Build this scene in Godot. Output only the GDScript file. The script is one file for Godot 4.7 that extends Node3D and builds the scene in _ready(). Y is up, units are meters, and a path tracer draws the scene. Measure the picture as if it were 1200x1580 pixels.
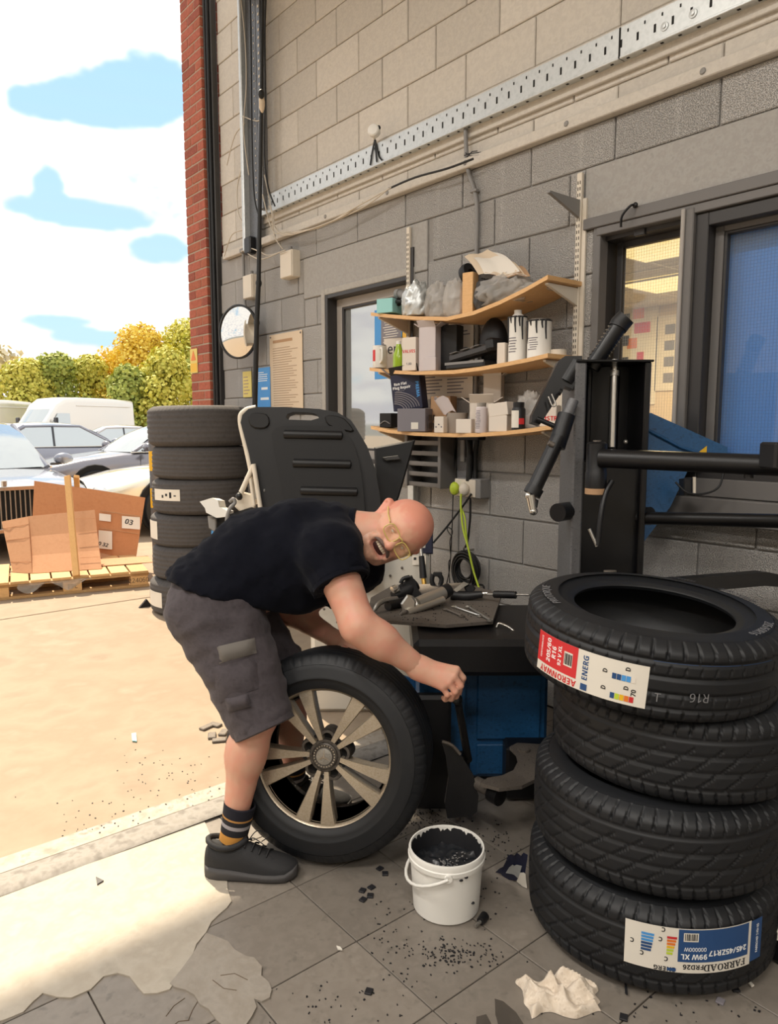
extends Node3D
# ---------------------------------------------------------------- mesh builder
class MB:
	var v := PackedVector3Array()
	var n := PackedVector3Array()
	var t := PackedVector2Array()
	var c := PackedColorArray()
	var ix := PackedInt32Array()
	var tint := Color(1, 1, 1)
	func vert(p: Vector3, nn: Vector3, uv := Vector2.ZERO) -> int:
		v.append(p); n.append(nn); t.append(uv); c.append(tint)
		return v.size() - 1
	func tri(a: Vector3, b: Vector3, d: Vector3) -> void:
		var nn := (b - a).cross(d - a)
		if nn.length_squared() < 1e-20:
			return
		nn = nn.normalized()
		var k := vert(a, nn); vert(b, nn); vert(d, nn)
		ix.append_array([k, k + 2, k + 1])
	func quad(a: Vector3, b: Vector3, d: Vector3, e: Vector3) -> void:
		var nn := (d - a).cross(e - b).normalized()
		var k := vert(a, nn, Vector2(0, 1)); vert(b, nn, Vector2(1, 1)); vert(d, nn, Vector2(1, 0)); vert(e, nn, Vector2(0, 0))
		ix.append_array([k, k + 2, k + 1, k, k + 3, k + 2])
	func qo(a: Vector3, b: Vector3, d: Vector3, e: Vector3, mid: Vector3) -> void:
		if (d - a).cross(e - b).dot((a + b + d + e) * 0.25 - mid) < 0:
			quad(a, e, d, b)
		else:
			quad(a, b, d, e)
	func box(at: Vector3, s: Vector3, bev := 0.0, bas := Basis.IDENTITY) -> MB:
		var h := s * 0.5
		bev = minf(bev, minf(h.x, minf(h.y, h.z)) * 0.9)
		var X := func(a: Vector3, k: int) -> Vector3:
			var q := Vector3(a.x * (h.x - bev), a.y * (h.y - bev), a.z * (h.z - bev))
			q[k] = a[k] * h[k]
			return at + bas * q
		for k in 3:
			var i := (k + 1) % 3
			var j := (k + 2) % 3
			for s0: float in [-1.0, 1.0]:
				var cs: Array[Vector3] = []
				for ab in [[-1, -1], [1, -1], [1, 1], [-1, 1]]:
					var a := Vector3.ZERO
					a[k] = s0; a[i] = ab[0]; a[j] = ab[1]
					cs.append(X.call(a, k))
				qo(cs[0], cs[1], cs[2], cs[3], at)
			if bev > 0:
				for si: float in [-1.0, 1.0]:
					for sj: float in [-1.0, 1.0]:
						var a := Vector3.ZERO
						a[k] = -1; a[i] = si; a[j] = sj
						var b := a
						b[k] = 1
						qo(X.call(a, i), X.call(b, i), X.call(b, j), X.call(a, j), at)
		if bev > 0:
			for sx: float in [-1.0, 1.0]:
				for sy: float in [-1.0, 1.0]:
					for sz: float in [-1.0, 1.0]:
						var a := Vector3(sx, sy, sz)
						var p: Vector3 = X.call(a, 0)
						var q: Vector3 = X.call(a, 1)
						var r: Vector3 = X.call(a, 2)
						if (q - p).cross(r - p).dot(bas * a) < 0:
							tri(p, r, q)
						else:
							tri(p, q, r)
		return self
	# rows of equal length; normal = along-row x along-column, turned by flip
	func grid(rows: Array, wrap := false, flip := false, wrapv := false) -> MB:
		var m := rows.size()
		var w: int = rows[0].size()
		var k0 := v.size()
		for i in m:
			for j in w:
				var a: Vector3 = rows[i][(j + 1) % w if wrap else mini(j + 1, w - 1)]
				var b: Vector3 = rows[i][(j - 1 + w) % w if wrap else maxi(j - 1, 0)]
				var e: Vector3 = rows[(i + 1) % m if wrapv else mini(i + 1, m - 1)][j]
				var f: Vector3 = rows[(i - 1 + m) % m if wrapv else maxi(i - 1, 0)][j]
				var nn := (a - b).cross(e - f)
				if nn.length_squared() < 1e-18:
					var e2: Vector3 = rows[mini(i + 1, m - 1)][(j + 1) % w]
					var f2: Vector3 = rows[maxi(i - 1, 0)][(j + w / 4) % w]
					nn = (e2 - f2).cross(e - f)
				nn = nn.normalized()
				vert(rows[i][j], -nn if flip else nn, Vector2(float(j) / maxi(w - 1, 1), float(i) / maxi(m - 1, 1)))
		for i in (m if wrapv else m - 1):
			for j in (w if wrap else w - 1):
				var p := k0 + i * w + j
				var q := k0 + i * w + (j + 1) % w
				var r := k0 + ((i + 1) % m) * w + j
				var s := k0 + ((i + 1) % m) * w + (j + 1) % w
				if flip:
					ix.append_array([p, q, s, p, s, r])
				else:
					ix.append_array([p, s, q, p, r, s])
		return self
	# profile of (radius, height) about xf's y axis
	func lathe(prof: Array, seg := 24, xf := Transform3D.IDENTITY, a0 := 0.0, a1 := TAU, sharp := 40.0) -> MB:
		var k := prof.size() - 1
		var nor: Array[Vector2] = []
		for i in k:
			var d: Vector2 = prof[i + 1] - prof[i]
			nor.append(Vector2(d.y, -d.x).normalized())
		var cs := cos(deg_to_rad(sharp))
		var closed: bool = prof[0].distance_to(prof[k]) < 1e-6
		for i in k:
			var ends := [nor[i], nor[i]]
			var pi := i - 1 if i > 0 else (k - 1 if closed else -1)
			var ni := i + 1 if i < k - 1 else (0 if closed else -1)
			if pi >= 0 and nor[pi].dot(nor[i]) > cs:
				ends[0] = (nor[pi] + nor[i]).normalized()
			if ni >= 0 and nor[ni].dot(nor[i]) > cs:
				ends[1] = (nor[ni] + nor[i]).normalized()
			var b := v.size()
			for j in seg + 1:
				var a := lerpf(a0, a1, float(j) / seg)
				var ca := cos(a)
				var sa := sin(a)
				for e in 2:
					var p: Vector2 = prof[i + e]
					var q: Vector2 = ends[e]
					vert(xf * Vector3(p.x * ca, p.y, p.x * sa), (xf.basis * Vector3(q.x * ca, q.y, q.x * sa)).normalized(), Vector2(float(j) / seg, float(i + e) / k))
			for j in seg:
				var o := b + j * 2
				ix.append_array([o, o + 2, o + 1, o + 1, o + 2, o + 3])
		return self
	func tube(pts: Array, r, seg := 8, cap := true) -> MB:
		var rows := []
		var m := pts.size()
		var up := Vector3.UP
		for i in m:
			var d: Vector3 = (pts[mini(i + 1, m - 1)] - pts[maxi(i - 1, 0)]).normalized()
			if i == 0 and absf(d.dot(up)) > 0.9:
				up = Vector3.RIGHT
			var s := d.cross(up).normalized()
			up = s.cross(d).normalized()
			var rr: float = r if (r is float or r is int) else r[i]
			var row := PackedVector3Array()
			for j in seg:
				var a := TAU * j / seg
				row.append(pts[i] + (s * cos(a) + up * sin(a)) * rr)
			rows.append(row)
		grid(rows, true, true)
		if cap:
			for e in [0, m - 1]:
				var nn: Vector3 = (pts[0] - pts[1]).normalized() if e == 0 else (pts[m - 1] - pts[m - 2]).normalized()
				var k := vert(pts[e], nn)
				for j in seg:
					vert(rows[e][j], nn)
				for j in seg:
					var p := k + 1 + j
					var q := k + 1 + (j + 1) % seg
					ix.append_array([k, p, q] if e != 0 else [k, q, p])
		return self
	func rod(a: Vector3, b: Vector3, r: float, seg := 12) -> MB:
		return tube([a, b], r, seg)
	# polygon in xy, pushed out along z from z0 to z1
	func prism(poly: PackedVector2Array, z0: float, z1: float, xf := Transform3D.IDENTITY, bev := 0.0) -> MB:
		if Geometry2D.is_polygon_clockwise(poly):
			poly = poly.duplicate()
			poly.reverse()
		var inner := poly
		if bev > 0:
			var off := Geometry2D.offset_polygon(poly, -bev)
			if off.size() == 1 and off[0].size() == poly.size():
				# match the start vertex
				var best := 0
				for i in off[0].size():
					if off[0][i].distance_to(poly[0]) < off[0][best].distance_to(poly[0]):
						best = i
				inner = PackedVector2Array()
				for i in poly.size():
					inner.append(off[0][(best + i) % poly.size()])
				if Geometry2D.is_polygon_clockwise(inner):
					inner = poly; bev = 0.0
			else:
				bev = 0.0
		var tr := Geometry2D.triangulate_polygon(inner)
		for i in range(0, tr.size(), 3):
			var a := inner[tr[i]]
			var b := inner[tr[i + 1]]
			var d := inner[tr[i + 2]]
			if (b - a).cross(d - a) < 0:
				var e := b
				b = d; d = e
			tri(xf * Vector3(a.x, a.y, z1), xf * Vector3(b.x, b.y, z1), xf * Vector3(d.x, d.y, z1))
			tri(xf * Vector3(a.x, a.y, z0), xf * Vector3(d.x, d.y, z0), xf * Vector3(b.x, b.y, z0))
		var m := poly.size()
		for i in m:
			var a := poly[i]
			var b := poly[(i + 1) % m]
			quad(xf * Vector3(a.x, a.y, z0 + bev), xf * Vector3(b.x, b.y, z0 + bev), xf * Vector3(b.x, b.y, z1 - bev), xf * Vector3(a.x, a.y, z1 - bev))
			if bev > 0:
				var e := inner[i]
				var f := inner[(i + 1) % m]
				quad(xf * Vector3(a.x, a.y, z1 - bev), xf * Vector3(b.x, b.y, z1 - bev), xf * Vector3(f.x, f.y, z1), xf * Vector3(e.x, e.y, z1))
				quad(xf * Vector3(b.x, b.y, z0 + bev), xf * Vector3(a.x, a.y, z0 + bev), xf * Vector3(e.x, e.y, z0), xf * Vector3(f.x, f.y, z0))
		return self
	func ball(at: Vector3, r: Vector3, seg := 14, rings := 9, bas := Basis.IDENTITY) -> MB:
		var k0 := v.size()
		for i in rings + 1:
			var p := PI * i / rings
			for j in seg + 1:
				var a := TAU * j / seg
				var q := Vector3(sin(p) * cos(a), cos(p), sin(p) * sin(a))
				vert(at + bas * (q * r), (bas * (q / r)).normalized(), Vector2(float(j) / seg, float(i) / rings))
		for i in rings:
			for j in seg:
				var o := k0 + i * (seg + 1) + j
				ix.append_array([o, o + seg + 1, o + 1, o + 1, o + seg + 1, o + seg + 2])
		return self
	func add(m: MB, xf := Transform3D.IDENTITY) -> MB:
		var k := v.size()
		for i in m.v.size():
			v.append(xf * m.v[i]); n.append((xf.basis * m.n[i]).normalized()); t.append(m.t[i]); c.append(m.c[i])
		for i in m.ix:
			ix.append(i + k)
		return self
	func mesh() -> ArrayMesh:
		var a := []
		a.resize(Mesh.ARRAY_MAX)
		a[Mesh.ARRAY_VERTEX] = v; a[Mesh.ARRAY_NORMAL] = n; a[Mesh.ARRAY_TEX_UV] = t; a[Mesh.ARRAY_COLOR] = c; a[Mesh.ARRAY_INDEX] = ix
		var m := ArrayMesh.new()
		m.add_surface_from_arrays(Mesh.PRIMITIVE_TRIANGLES, a)
		return m

# ---------------------------------------------------------------- naming and tagging
var taken := {}
var M := {}
var rng := RandomNumberGenerator.new()
var cache := {}

func put(parent: Node, o: Node, called: String) -> void:
	var key := str(parent.get_instance_id()) + called
	var k: int = taken.get(key, 0)
	taken[key] = k + 1
	o.name = called if k == 0 else "%s_%03d" % [called, k]
	parent.add_child(o, true)

func tag(o: Node, label: String, category := "", group := "", kind := "") -> Node:
	if label: o.set_meta("label", label)
	if category: o.set_meta("category", category)
	if group: o.set_meta("group", group)
	if kind: o.set_meta("kind", kind)
	return o

func thing(called: String, label: String, category: String, at := Vector3.ZERO, group := "", turn := 0.0) -> Node3D:
	var o := Node3D.new()
	put(self, o, called)
	o.position = at
	o.rotation.y = turn
	tag(o, label, category, group)
	return o

func struct(called: String) -> Node3D:
	var o := Node3D.new()
	put(self, o, called)
	o.set_meta("kind", "structure")
	return o

# m is an MB or a Mesh; world = its points are world points
func part(parent: Node, called: String, m, mat: Material, world := false, label := "") -> MeshInstance3D:
	var o := MeshInstance3D.new()
	o.mesh = m.mesh() if m is MB else m
	o.material_override = mat
	put(parent, o, called)
	if world:
		var p: Node = parent
		var x := Transform3D.IDENTITY
		while p != self:
			x = p.transform * x
			p = p.get_parent()
		o.transform = x.affine_inverse()
	if label: o.set_meta("label", label)
	return o

func solo(called: String, label: String, category: String, m, mat: Material, group := "", at := Vector3.ZERO) -> MeshInstance3D:
	var o := part(self, called, m, mat)
	o.position = at
	tag(o, label, category, group)
	return o

func copy_of(o: Node3D, called: String, label := "") -> Node3D:
	var r: Node3D = o.duplicate()
	put(self, r, called)
	if label: r.set_meta("label", label)
	return r

# ---------------------------------------------------------------- the picture's geometry
const FOCAL := 1127.0
var EYE := Vector3(0, 1.37, 0)
var FWD := Vector3(0.62927667, -0.11893678, -0.76802664)
var RGT := Vector3(0.7735172, 0, 0.63377531)
var UPV := Vector3(0.07537919, 0.99290183, -0.09199964)

func ray(x: float, y: float) -> Vector3:
	return FWD * FOCAL + RGT * (x - 600.0) - UPV * (y - 790.0)
func PD(x: float, y: float, d: float) -> Vector3:
	return EYE + ray(x, y) * (d / FOCAL)
func PX(x: float, y: float, wx := 2.78) -> Vector3:
	var r := ray(x, y)
	return EYE + r * ((wx - EYE.x) / r.x)
func PH(x: float, y: float, h := 0.0) -> Vector3:
	var r := ray(x, y)
	return EYE + r * ((h - EYE.y) / r.y)
func PZ(x: float, y: float, wz: float) -> Vector3:
	var r := ray(x, y)
	return EYE + r * ((wz - EYE.z) / r.z)

func bas_y(y: Vector3, hint := Vector3.RIGHT) -> Basis:
	y = y.normalized()
	var z := hint.cross(y)
	if z.length() < 0.01:
		z = Vector3.FORWARD.cross(y)
	z = z.normalized()
	return Basis(y.cross(z), y, z)

func bas_z(z: Vector3, up := Vector3.UP) -> Basis:
	z = z.normalized()
	var x := up.cross(z).normalized()
	return Basis(x, z.cross(x), z)

func smooth(pts: Array, per := 6) -> Array:
	var out := []
	var m := pts.size()
	for i in m - 1:
		var p0: Vector3 = pts[maxi(i - 1, 0)]
		var p1: Vector3 = pts[i]
		var p2: Vector3 = pts[i + 1]
		var p3: Vector3 = pts[mini(i + 2, m - 1)]
		for k in per:
			out.append(p1.cubic_interpolate(p2, p0, p3, float(k) / per))
	out.append(pts[m - 1])
	return out

# ---------------------------------------------------------------- materials
func ntex(freq: float, cols: Array, seed_ := 1, oct := 4, size := 512, offs := []) -> NoiseTexture2D:
	var f := FastNoiseLite.new()
	f.noise_type = FastNoiseLite.TYPE_SIMPLEX_SMOOTH
	f.frequency = freq
	f.seed = seed_
	f.fractal_octaves = oct
	var g := Gradient.new()
	var o := PackedFloat32Array()
	var cc := PackedColorArray()
	for i in cols.size():
		o.append(offs[i] if offs else float(i) / (cols.size() - 1))
		cc.append(cols[i])
	g.offsets = o
	g.colors = cc
	var t := NoiseTexture2D.new()
	t.width = size; t.height = size
	t.seamless = true
	t.noise = f
	t.color_ramp = g
	return t

func mat(called: String, col: Color, rough := 0.6, metal := 0.0) -> StandardMaterial3D:
	var m := StandardMaterial3D.new()
	m.resource_name = called
	m.albedo_color = col
	m.roughness = rough
	m.metallic = metal
	M[called] = m
	return m

func tri_tex(m: StandardMaterial3D, tex: Texture2D, scale: float, bump: Texture2D = null, bump_cm := 0.0, world := true) -> StandardMaterial3D:
	if tex: m.albedo_texture = tex
	m.uv1_triplanar = true
	m.uv1_world_triplanar = world
	m.uv1_scale = Vector3.ONE * scale
	if bump:
		m.heightmap_enabled = true
		m.heightmap_texture = bump
		m.heightmap_scale = bump_cm
	return m

func rgb(r: int, g: int, b: int, a := 1.0) -> Color:
	return Color(r / 255.0, g / 255.0, b / 255.0, a)

func glass(called: String, col: Color, alpha: float, metal := 0.0) -> StandardMaterial3D:
	var m := mat(called, Color(col.r, col.g, col.b, alpha), 0.03, metal)
	m.transparency = BaseMaterial3D.TRANSPARENCY_ALPHA
	return m

# flat lettering in the xy plane, centred, given height in metres; bent(p) maps (x, y, z) to its place
func letters(s: String, h: float, depth := 0.0006, serif := false, bold := false) -> ArrayMesh:
	var key := "%s|%f|%f|%s|%s" % [s, h, depth, serif, bold]
	if cache.has(key):
		return cache[key]
	var f := SystemFont.new()
	f.font_names = PackedStringArray(["Droid Serif" if serif else "Droid Sans"])
	f.font_weight = 700 if bold else 400
	var tm := TextMesh.new()
	tm.text = s
	tm.font = f
	tm.font_size = 32
	tm.pixel_size = h / 23.0
	tm.depth = depth
	tm.curve_step = 2.0
	var a := tm.get_mesh_arrays()
	var m := ArrayMesh.new()
	m.add_surface_from_arrays(Mesh.PRIMITIVE_TRIANGLES, a)
	cache[key] = m
	return m

func letters_mb(s: String, h: float, place: Callable, serif := false, bold := false) -> ArrayMesh:
	var a := letters(s, h, 0.0004, serif, bold).surface_get_arrays(0)
	var vs: PackedVector3Array = a[Mesh.ARRAY_VERTEX]
	var ns: PackedVector3Array = a[Mesh.ARRAY_NORMAL]
	for i in vs.size():
		var p := vs[i]
		vs[i] = place.call(p)
		ns[i] = (place.call(p + ns[i] * 0.001) - vs[i]).normalized()
	a[Mesh.ARRAY_VERTEX] = vs
	a[Mesh.ARRAY_NORMAL] = ns
	a[Mesh.ARRAY_TANGENT] = null
	var m := ArrayMesh.new()
	m.add_surface_from_arrays(Mesh.PRIMITIVE_TRIANGLES, a)
	return m

# ================================================================ scene
func _ready() -> void:
	rng.seed = 4711
	set_up_view()
	make_materials()
	build_shell()
	build_yard()
	build_machines()
	build_tyres()
	build_person()
	build_wall_things()
	build_shelves()
	build_floor_things()

func set_up_view() -> void:
	var cam := Camera3D.new()
	cam.name = "camera"
	cam.fov = rad_to_deg(2.0 * atan(790.0 / FOCAL))
	cam.near = 0.05
	cam.far = 400.0
	add_child(cam)
	cam.transform = Transform3D(Basis(RGT, UPV, -FWD), EYE)
	cam.current = true
	var env := Environment.new()
	env.background_mode = Environment.BG_SKY
	env.tonemap_mode = Environment.TONE_MAPPER_LINEAR
	env.tonemap_exposure = 1.0
	env.sdfgi_enabled = true
	env.ssao_enabled = true
	env.ssil_enabled = true
	var sky := Sky.new()
	var pm := PanoramaSkyMaterial.new()
	pm.panorama = sky_picture()
	pm.energy_multiplier = 1.35
	sky.sky_material = pm
	env.sky = sky
	env.ambient_light_source = Environment.AMBIENT_SOURCE_SKY
	var we := WorldEnvironment.new()
	we.name = "world_environment"
	we.environment = env
	add_child(we)
	var sun := DirectionalLight3D.new()
	sun.name = "sun"
	sun.light_color = Color(1.0, 0.93, 0.82)
	sun.light_energy = 2.6
	sun.light_angular_distance = 1.2
	sun.shadow_enabled = true
	add_child(sun)
	sun.look_at_from_position(Vector3(0.5, 6, -5), Vector3(0.5, 6, -5) + Vector3(-0.12, -1.4, 1.0))
	# the workshop's strip lights
	for p in [Vector3(-1.2, 4.75, 0.2), Vector3(-1.2, 4.75, -2.9), Vector3(-3.8, 4.75, -1.2), Vector3(-3.8, 4.75, 2.6), Vector3(-0.6, 4.75, 3.4)]:
		var a := AreaLight3D.new()
		put(self, a, "strip_lamp_light")
		a.area_size = Vector2(0.16, 1.5)
		a.light_energy = 10.0
		a.light_color = Color(1.0, 0.98, 0.95)
		a.area_range = 30.0
		a.shadow_enabled = true
		a.transform = Transform3D(Basis(Vector3.RIGHT, -PI / 2), p + Vector3(0, -0.075, 0))
		strips.append(p)

var strips := []

func sky_picture() -> ImageTexture:
	var w := 2048
	var h := 1024
	var im := Image.create(w, h, false, Image.FORMAT_RGB8)
	var f := FastNoiseLite.new()
	f.seed = 21
	f.noise_type = FastNoiseLite.TYPE_SIMPLEX_SMOOTH
	f.frequency = 1.0
	f.fractal_octaves = 5
	f.fractal_gain = 0.52
	var f2 := FastNoiseLite.new()
	f2.seed = 5
	f2.frequency = 1.0
	f2.fractal_octaves = 3
	# openings in the cloud that the photograph shows: azimuth and height in its picture
	var gaps := []
	for g in [[120, 158, 0.06, 0.018], [175, 150, 0.06, 0.028], [235, 132, 0.05, 0.034], [50, 160, 0.03, 0.014], [95, 325, 0.06, 0.014], [150, 335, 0.05, 0.014], [75, 290, 0.016, 0.022], [245, 385, 0.034, 0.015], [90, 497, 0.04, 0.009], [150, 520, 0.05, 0.009]]:
		var d := ray(g[0], g[1]).normalized()
		gaps.append([atan2(d.x, -d.z), asin(d.y), g[2], g[3]])
	var data := PackedByteArray()
	data.resize(w * h * 3)
	for y in h:
		var el := PI * 0.5 - PI * (y + 0.5) / h
		for x in w:
			var k := (y * w + x) * 3
			if el < -0.02:
				data[k] = 178; data[k + 1] = 174; data[k + 2] = 165
				continue
			# the left edge looks along -z
			var az := wrapf(TAU * (x + 0.5) / w, -PI, PI)
			var ce := cos(el)
			var d := Vector3(sin(az) * ce, sin(el), -cos(az) * ce)
			var q := d / maxf(d.y + 0.16, 0.02)
			var cl := f.get_noise_3d(q.x * 0.75, q.z * 0.75, 3.1) * 0.9 + 0.36
			for g in gaps:
				var a: float = (az - g[0]) / g[2]
				if absf(a) < 2.2:
					var b: float = (el - g[1]) / g[3]
					if absf(b) < 2.2:
						cl -= 0.9 * maxf(0.0, 1.0 - (a * a + b * b) * 0.5)
					# finer rim of the cloud
			cl += 0.16 * f2.get_noise_2d(az * 34.0, el * 60.0)
			var m := clampf(cl * 3.2 + 0.5, 0.0, 1.0)
			m = m * m * (3.0 - 2.0 * m)
			var grey := clampf(f2.get_noise_2d(az * 7.0 + 40.0, el * 26.0) * 0.9 + 0.1, 0.0, 0.42) * (1.0 - clampf(el * 1.3, 0.0, 0.75))
			var wr := 255.0 - grey * 74.0
			var wg := 252.0 - grey * 72.0
			var wb := 247.0 - grey * 48.0
			var br := lerpf(190.0, 140.0, clampf(el, 0.0, 1.0))
			var bg := lerpf(220.0, 188.0, clampf(el, 0.0, 1.0))
			data[k] = int(lerpf(br, wr, m)); data[k + 1] = int(lerpf(bg, wg, m)); data[k + 2] = int(lerpf(236.0, wb, m))
	im = Image.create_from_data(w, h, false, Image.FORMAT_RGB8, data)
	return ImageTexture.create_from_image(im)

func make_materials() -> void:
	var grain := ntex(0.09, [Color(0.25, 0.25, 0.25), Color(0.8, 0.8, 0.8)], 3, 4, 512)
	var pits := ntex(0.16, [Color(0, 0, 0), Color(0.15, 0.15, 0.15), Color(0.72, 0.72, 0.72), Color(0.8, 0.8, 0.8)], 8, 3, 512, [0.0, 0.3, 0.4, 1.0])
	M.grain = grain
	# painted blockwork: three tones of each paint
	var speck_g := ntex(0.05, [rgb(176, 174, 172), rgb(196, 194, 191), rgb(186, 183, 180), rgb(206, 203, 200)], 11, 5, 512)
	var speck_b := ntex(0.03, [rgb(196, 189, 178), rgb(212, 205, 194), rgb(203, 196, 186), rgb(218, 211, 201)], 12, 5, 512)
	for i in 3:
		var k: float = [1.0, 0.97, 1.03][i]
		tri_tex(mat("block_grey%d" % i, Color(0.9 * k, 0.895 * k, 0.89 * k), 0.6), speck_g, 2.2, pits, 0.8)
		tri_tex(mat("block_beige%d" % i, Color(0.95 * k, 0.95 * k, 0.95 * k).clamp(), 0.72), speck_b, 1.1, grain, 0.3)
	tri_tex(mat("mortar_grey", Color(0.74, 0.735, 0.73), 0.8), speck_g, 1.0, grain, 0.3)
	tri_tex(mat("mortar_beige", Color(0.88, 0.87, 0.86), 0.8), speck_b, 1.0, grain, 0.3)
	tri_tex(mat("lintel", Color(0.82, 0.815, 0.805), 0.7), speck_g, 0.8, grain, 0.2)
	tri_tex(mat("lintel_plain", Color(0.86, 0.85, 0.83), 0.7), speck_g, 0.8, grain, 0.15)
	var brick_t := ntex(0.03, [rgb(142, 72, 56), rgb(178, 98, 76), rgb(160, 84, 66), rgb(190, 112, 88)], 31, 4, 256)
	for i in 4:
		var k: float = [1.0, 0.88, 1.1, 0.96][i]
		tri_tex(mat("brick%d" % i, Color(k, k * [1, 0.97, 0.95, 1.03][i], k * 0.97).clamp(), 0.85), brick_t, 2.0, grain, 0.3)
	tri_tex(mat("brick_mortar", rgb(168, 150, 132), 0.9), null, 2.0, grain, 0.2)
	# floors
	var tile_t := ntex(0.012, [rgb(160, 154, 146), rgb(178, 171, 162), rgb(168, 161, 152), rgb(190, 183, 174)], 41, 6, 1024)
	var dirt := ntex(0.02, [Color(0.3, 0.28, 0.26, 0.6), Color(0.36, 0.34, 0.31, 0.25), Color(0.4, 0.38, 0.35, 0.0), Color(0.4, 0.38, 0.35, 0.0)], 42, 6, 1024, [0.0, 0.2, 0.3, 1.0])
	for i in 4:
		var k: float = [1.0, 0.94, 1.05, 0.98][i]
		var m := tri_tex(mat("tile%d" % i, Color(0.74 * k, 0.725 * k, 0.71 * k), [0.42, 0.5, 0.38, 0.46][i]), tile_t, 0.9, grain, 0.05)
		m.detail_enabled = true
		m.detail_albedo = dirt
		m.uv1_offset = Vector3(0.13, 0.0, 0.31) * i
	tri_tex(mat("grout", rgb(74, 68, 62), 0.9), null, 2.0, grain, 0.2)
	var screed_t := ntex(0.01, [rgb(178, 170, 156), rgb(196, 188, 174), rgb(186, 177, 162), rgb(204, 196, 182)], 44, 6, 1024)
	tri_tex(mat("screed", Color(0.9, 0.89, 0.88), 0.7), screed_t, 0.8, grain, 0.15)
	tri_tex(mat("screed_grey", Color(0.78, 0.77, 0.77), 0.7), screed_t, 0.9, grain, 0.2)
	var conc := ntex(0.006, [rgb(158, 142, 123), rgb(174, 158, 138), rgb(166, 149, 129), rgb(182, 167, 148)], 45, 6, 1024)
	tri_tex(mat("yard", Color(0.9, 0.89, 0.88), 0.9), conc, 0.35, grain, 0.25)
	tri_tex(mat("strip_paint", rgb(166, 158, 147), 0.6), ntex(0.02, [rgb(170, 160, 148), rgb(255, 255, 255), rgb(240, 236, 230), rgb(200, 190, 178)], 46, 6, 512), 1.2, grain, 0.2)
	tri_tex(mat("strip_metal", rgb(142, 138, 132), 0.7, 0.15), ntex(0.02, [rgb(170, 165, 160), rgb(255, 255, 255), rgb(220, 216, 210)], 47, 6, 512), 1.5, grain, 0.1)
	mat("joint_dark", rgb(98, 82, 66), 0.95)
	mat("smear", rgb(72, 66, 60, 0.3), 0.5).transparency = BaseMaterial3D.TRANSPARENCY_ALPHA
	mat("roof_panel", rgb(176, 172, 164), 0.7)
	mat("plaster", rgb(206, 200, 190), 0.85)
	# metals and plastics
	var scratch := ntex(0.05, [rgb(120, 120, 120), rgb(255, 255, 255), rgb(230, 230, 230), rgb(255, 255, 255)], 51, 5, 512)
	tri_tex(mat("galv", rgb(205, 208, 208), 0.42, 0.55), ntex(0.04, [rgb(232, 234, 234), rgb(255, 255, 255), rgb(242, 244, 244)], 52, 3, 256), 2.0)
	tri_tex(mat("galv_dark", rgb(120, 122, 126), 0.45, 0.6), scratch, 2.0)
	mat("hole", rgb(22, 21, 20), 0.9)
	tri_tex(mat("black_steel", rgb(19, 19, 22), 0.42, 0.15), scratch, 2.5, M.grain, 0.04)
	tri_tex(mat("grey_steel", rgb(112, 112, 114), 0.5, 0.3), scratch, 2.5, M.grain, 0.05)
	tri_tex(mat("black_satin", rgb(13, 13, 16), 0.35), scratch, 2.0)
	mat("black_plastic", rgb(15, 15, 18), 0.5)
	mat("dark_plastic", rgb(11, 11, 14), 0.6)
	mat("chrome", rgb(215, 213, 208), 0.22, 0.95)
	tri_tex(mat("bare_steel", rgb(176, 172, 165), 0.4, 0.8), scratch, 3.0)
	tri_tex(mat("old_steel", rgb(120, 112, 104), 0.6, 0.45), scratch, 3.0, M.grain, 0.05)
	tri_tex(mat("blue_paint", rgb(36, 90, 138), 0.4), scratch, 1.5)
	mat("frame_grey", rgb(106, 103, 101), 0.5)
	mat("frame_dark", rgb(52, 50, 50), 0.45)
	mat("frame_light", rgb(160, 154, 148), 0.5)
	tri_tex(mat("pale_panel", rgb(206, 202, 192), 0.5), null, 1.2, M.grain, 0.05)
	mat("steel_bright", rgb(196, 190, 180), 0.3, 0.85)
	mat("cream_plastic", rgb(214, 204, 188), 0.5)
	mat("white_plastic", rgb(228, 226, 220), 0.45)
	mat("grey_plastic", rgb(128, 126, 124), 0.5)
	mat("yellow", rgb(232, 182, 30), 0.5)
	mat("lime", rgb(188, 208, 60), 0.5)
	mat("cable_black", rgb(20, 20, 20), 0.55)
	mat("cable_pale", rgb(196, 186, 170), 0.6)
	mat("brass", rgb(200, 160, 80), 0.35, 0.8)
	mat("red", rgb(200, 44, 48), 0.5)
	mat("ink", rgb(26, 26, 30), 0.6)
	mat("ink_white", rgb(240, 240, 238), 0.6)
	mat("ink_red", rgb(205, 42, 44), 0.6)
	mat("orange", rgb(226, 120, 40), 0.5)
	# rubber
	tri_tex(mat("rubber", rgb(19, 21, 25), 0.55), ntex(0.06, [rgb(215, 215, 215), rgb(255, 255, 255), rgb(236, 236, 236)], 61, 4, 256), 2.0, M.grain, 0.03)
	tri_tex(mat("rubber_used", rgb(78, 76, 77), 0.8), ntex(0.04, [rgb(200, 198, 195), rgb(255, 252, 248), rgb(225, 222, 218)], 62, 4, 256), 2.0, M.grain, 0.05)
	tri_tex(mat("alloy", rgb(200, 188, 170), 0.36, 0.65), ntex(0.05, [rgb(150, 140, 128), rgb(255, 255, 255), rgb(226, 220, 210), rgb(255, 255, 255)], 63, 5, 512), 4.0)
	tri_tex(mat("alloy_dark", rgb(96, 91, 86), 0.45, 0.6), ntex(0.05, [rgb(140, 130, 120), rgb(255, 255, 255), rgb(215, 205, 195)], 64, 5, 256), 4.0)
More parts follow.
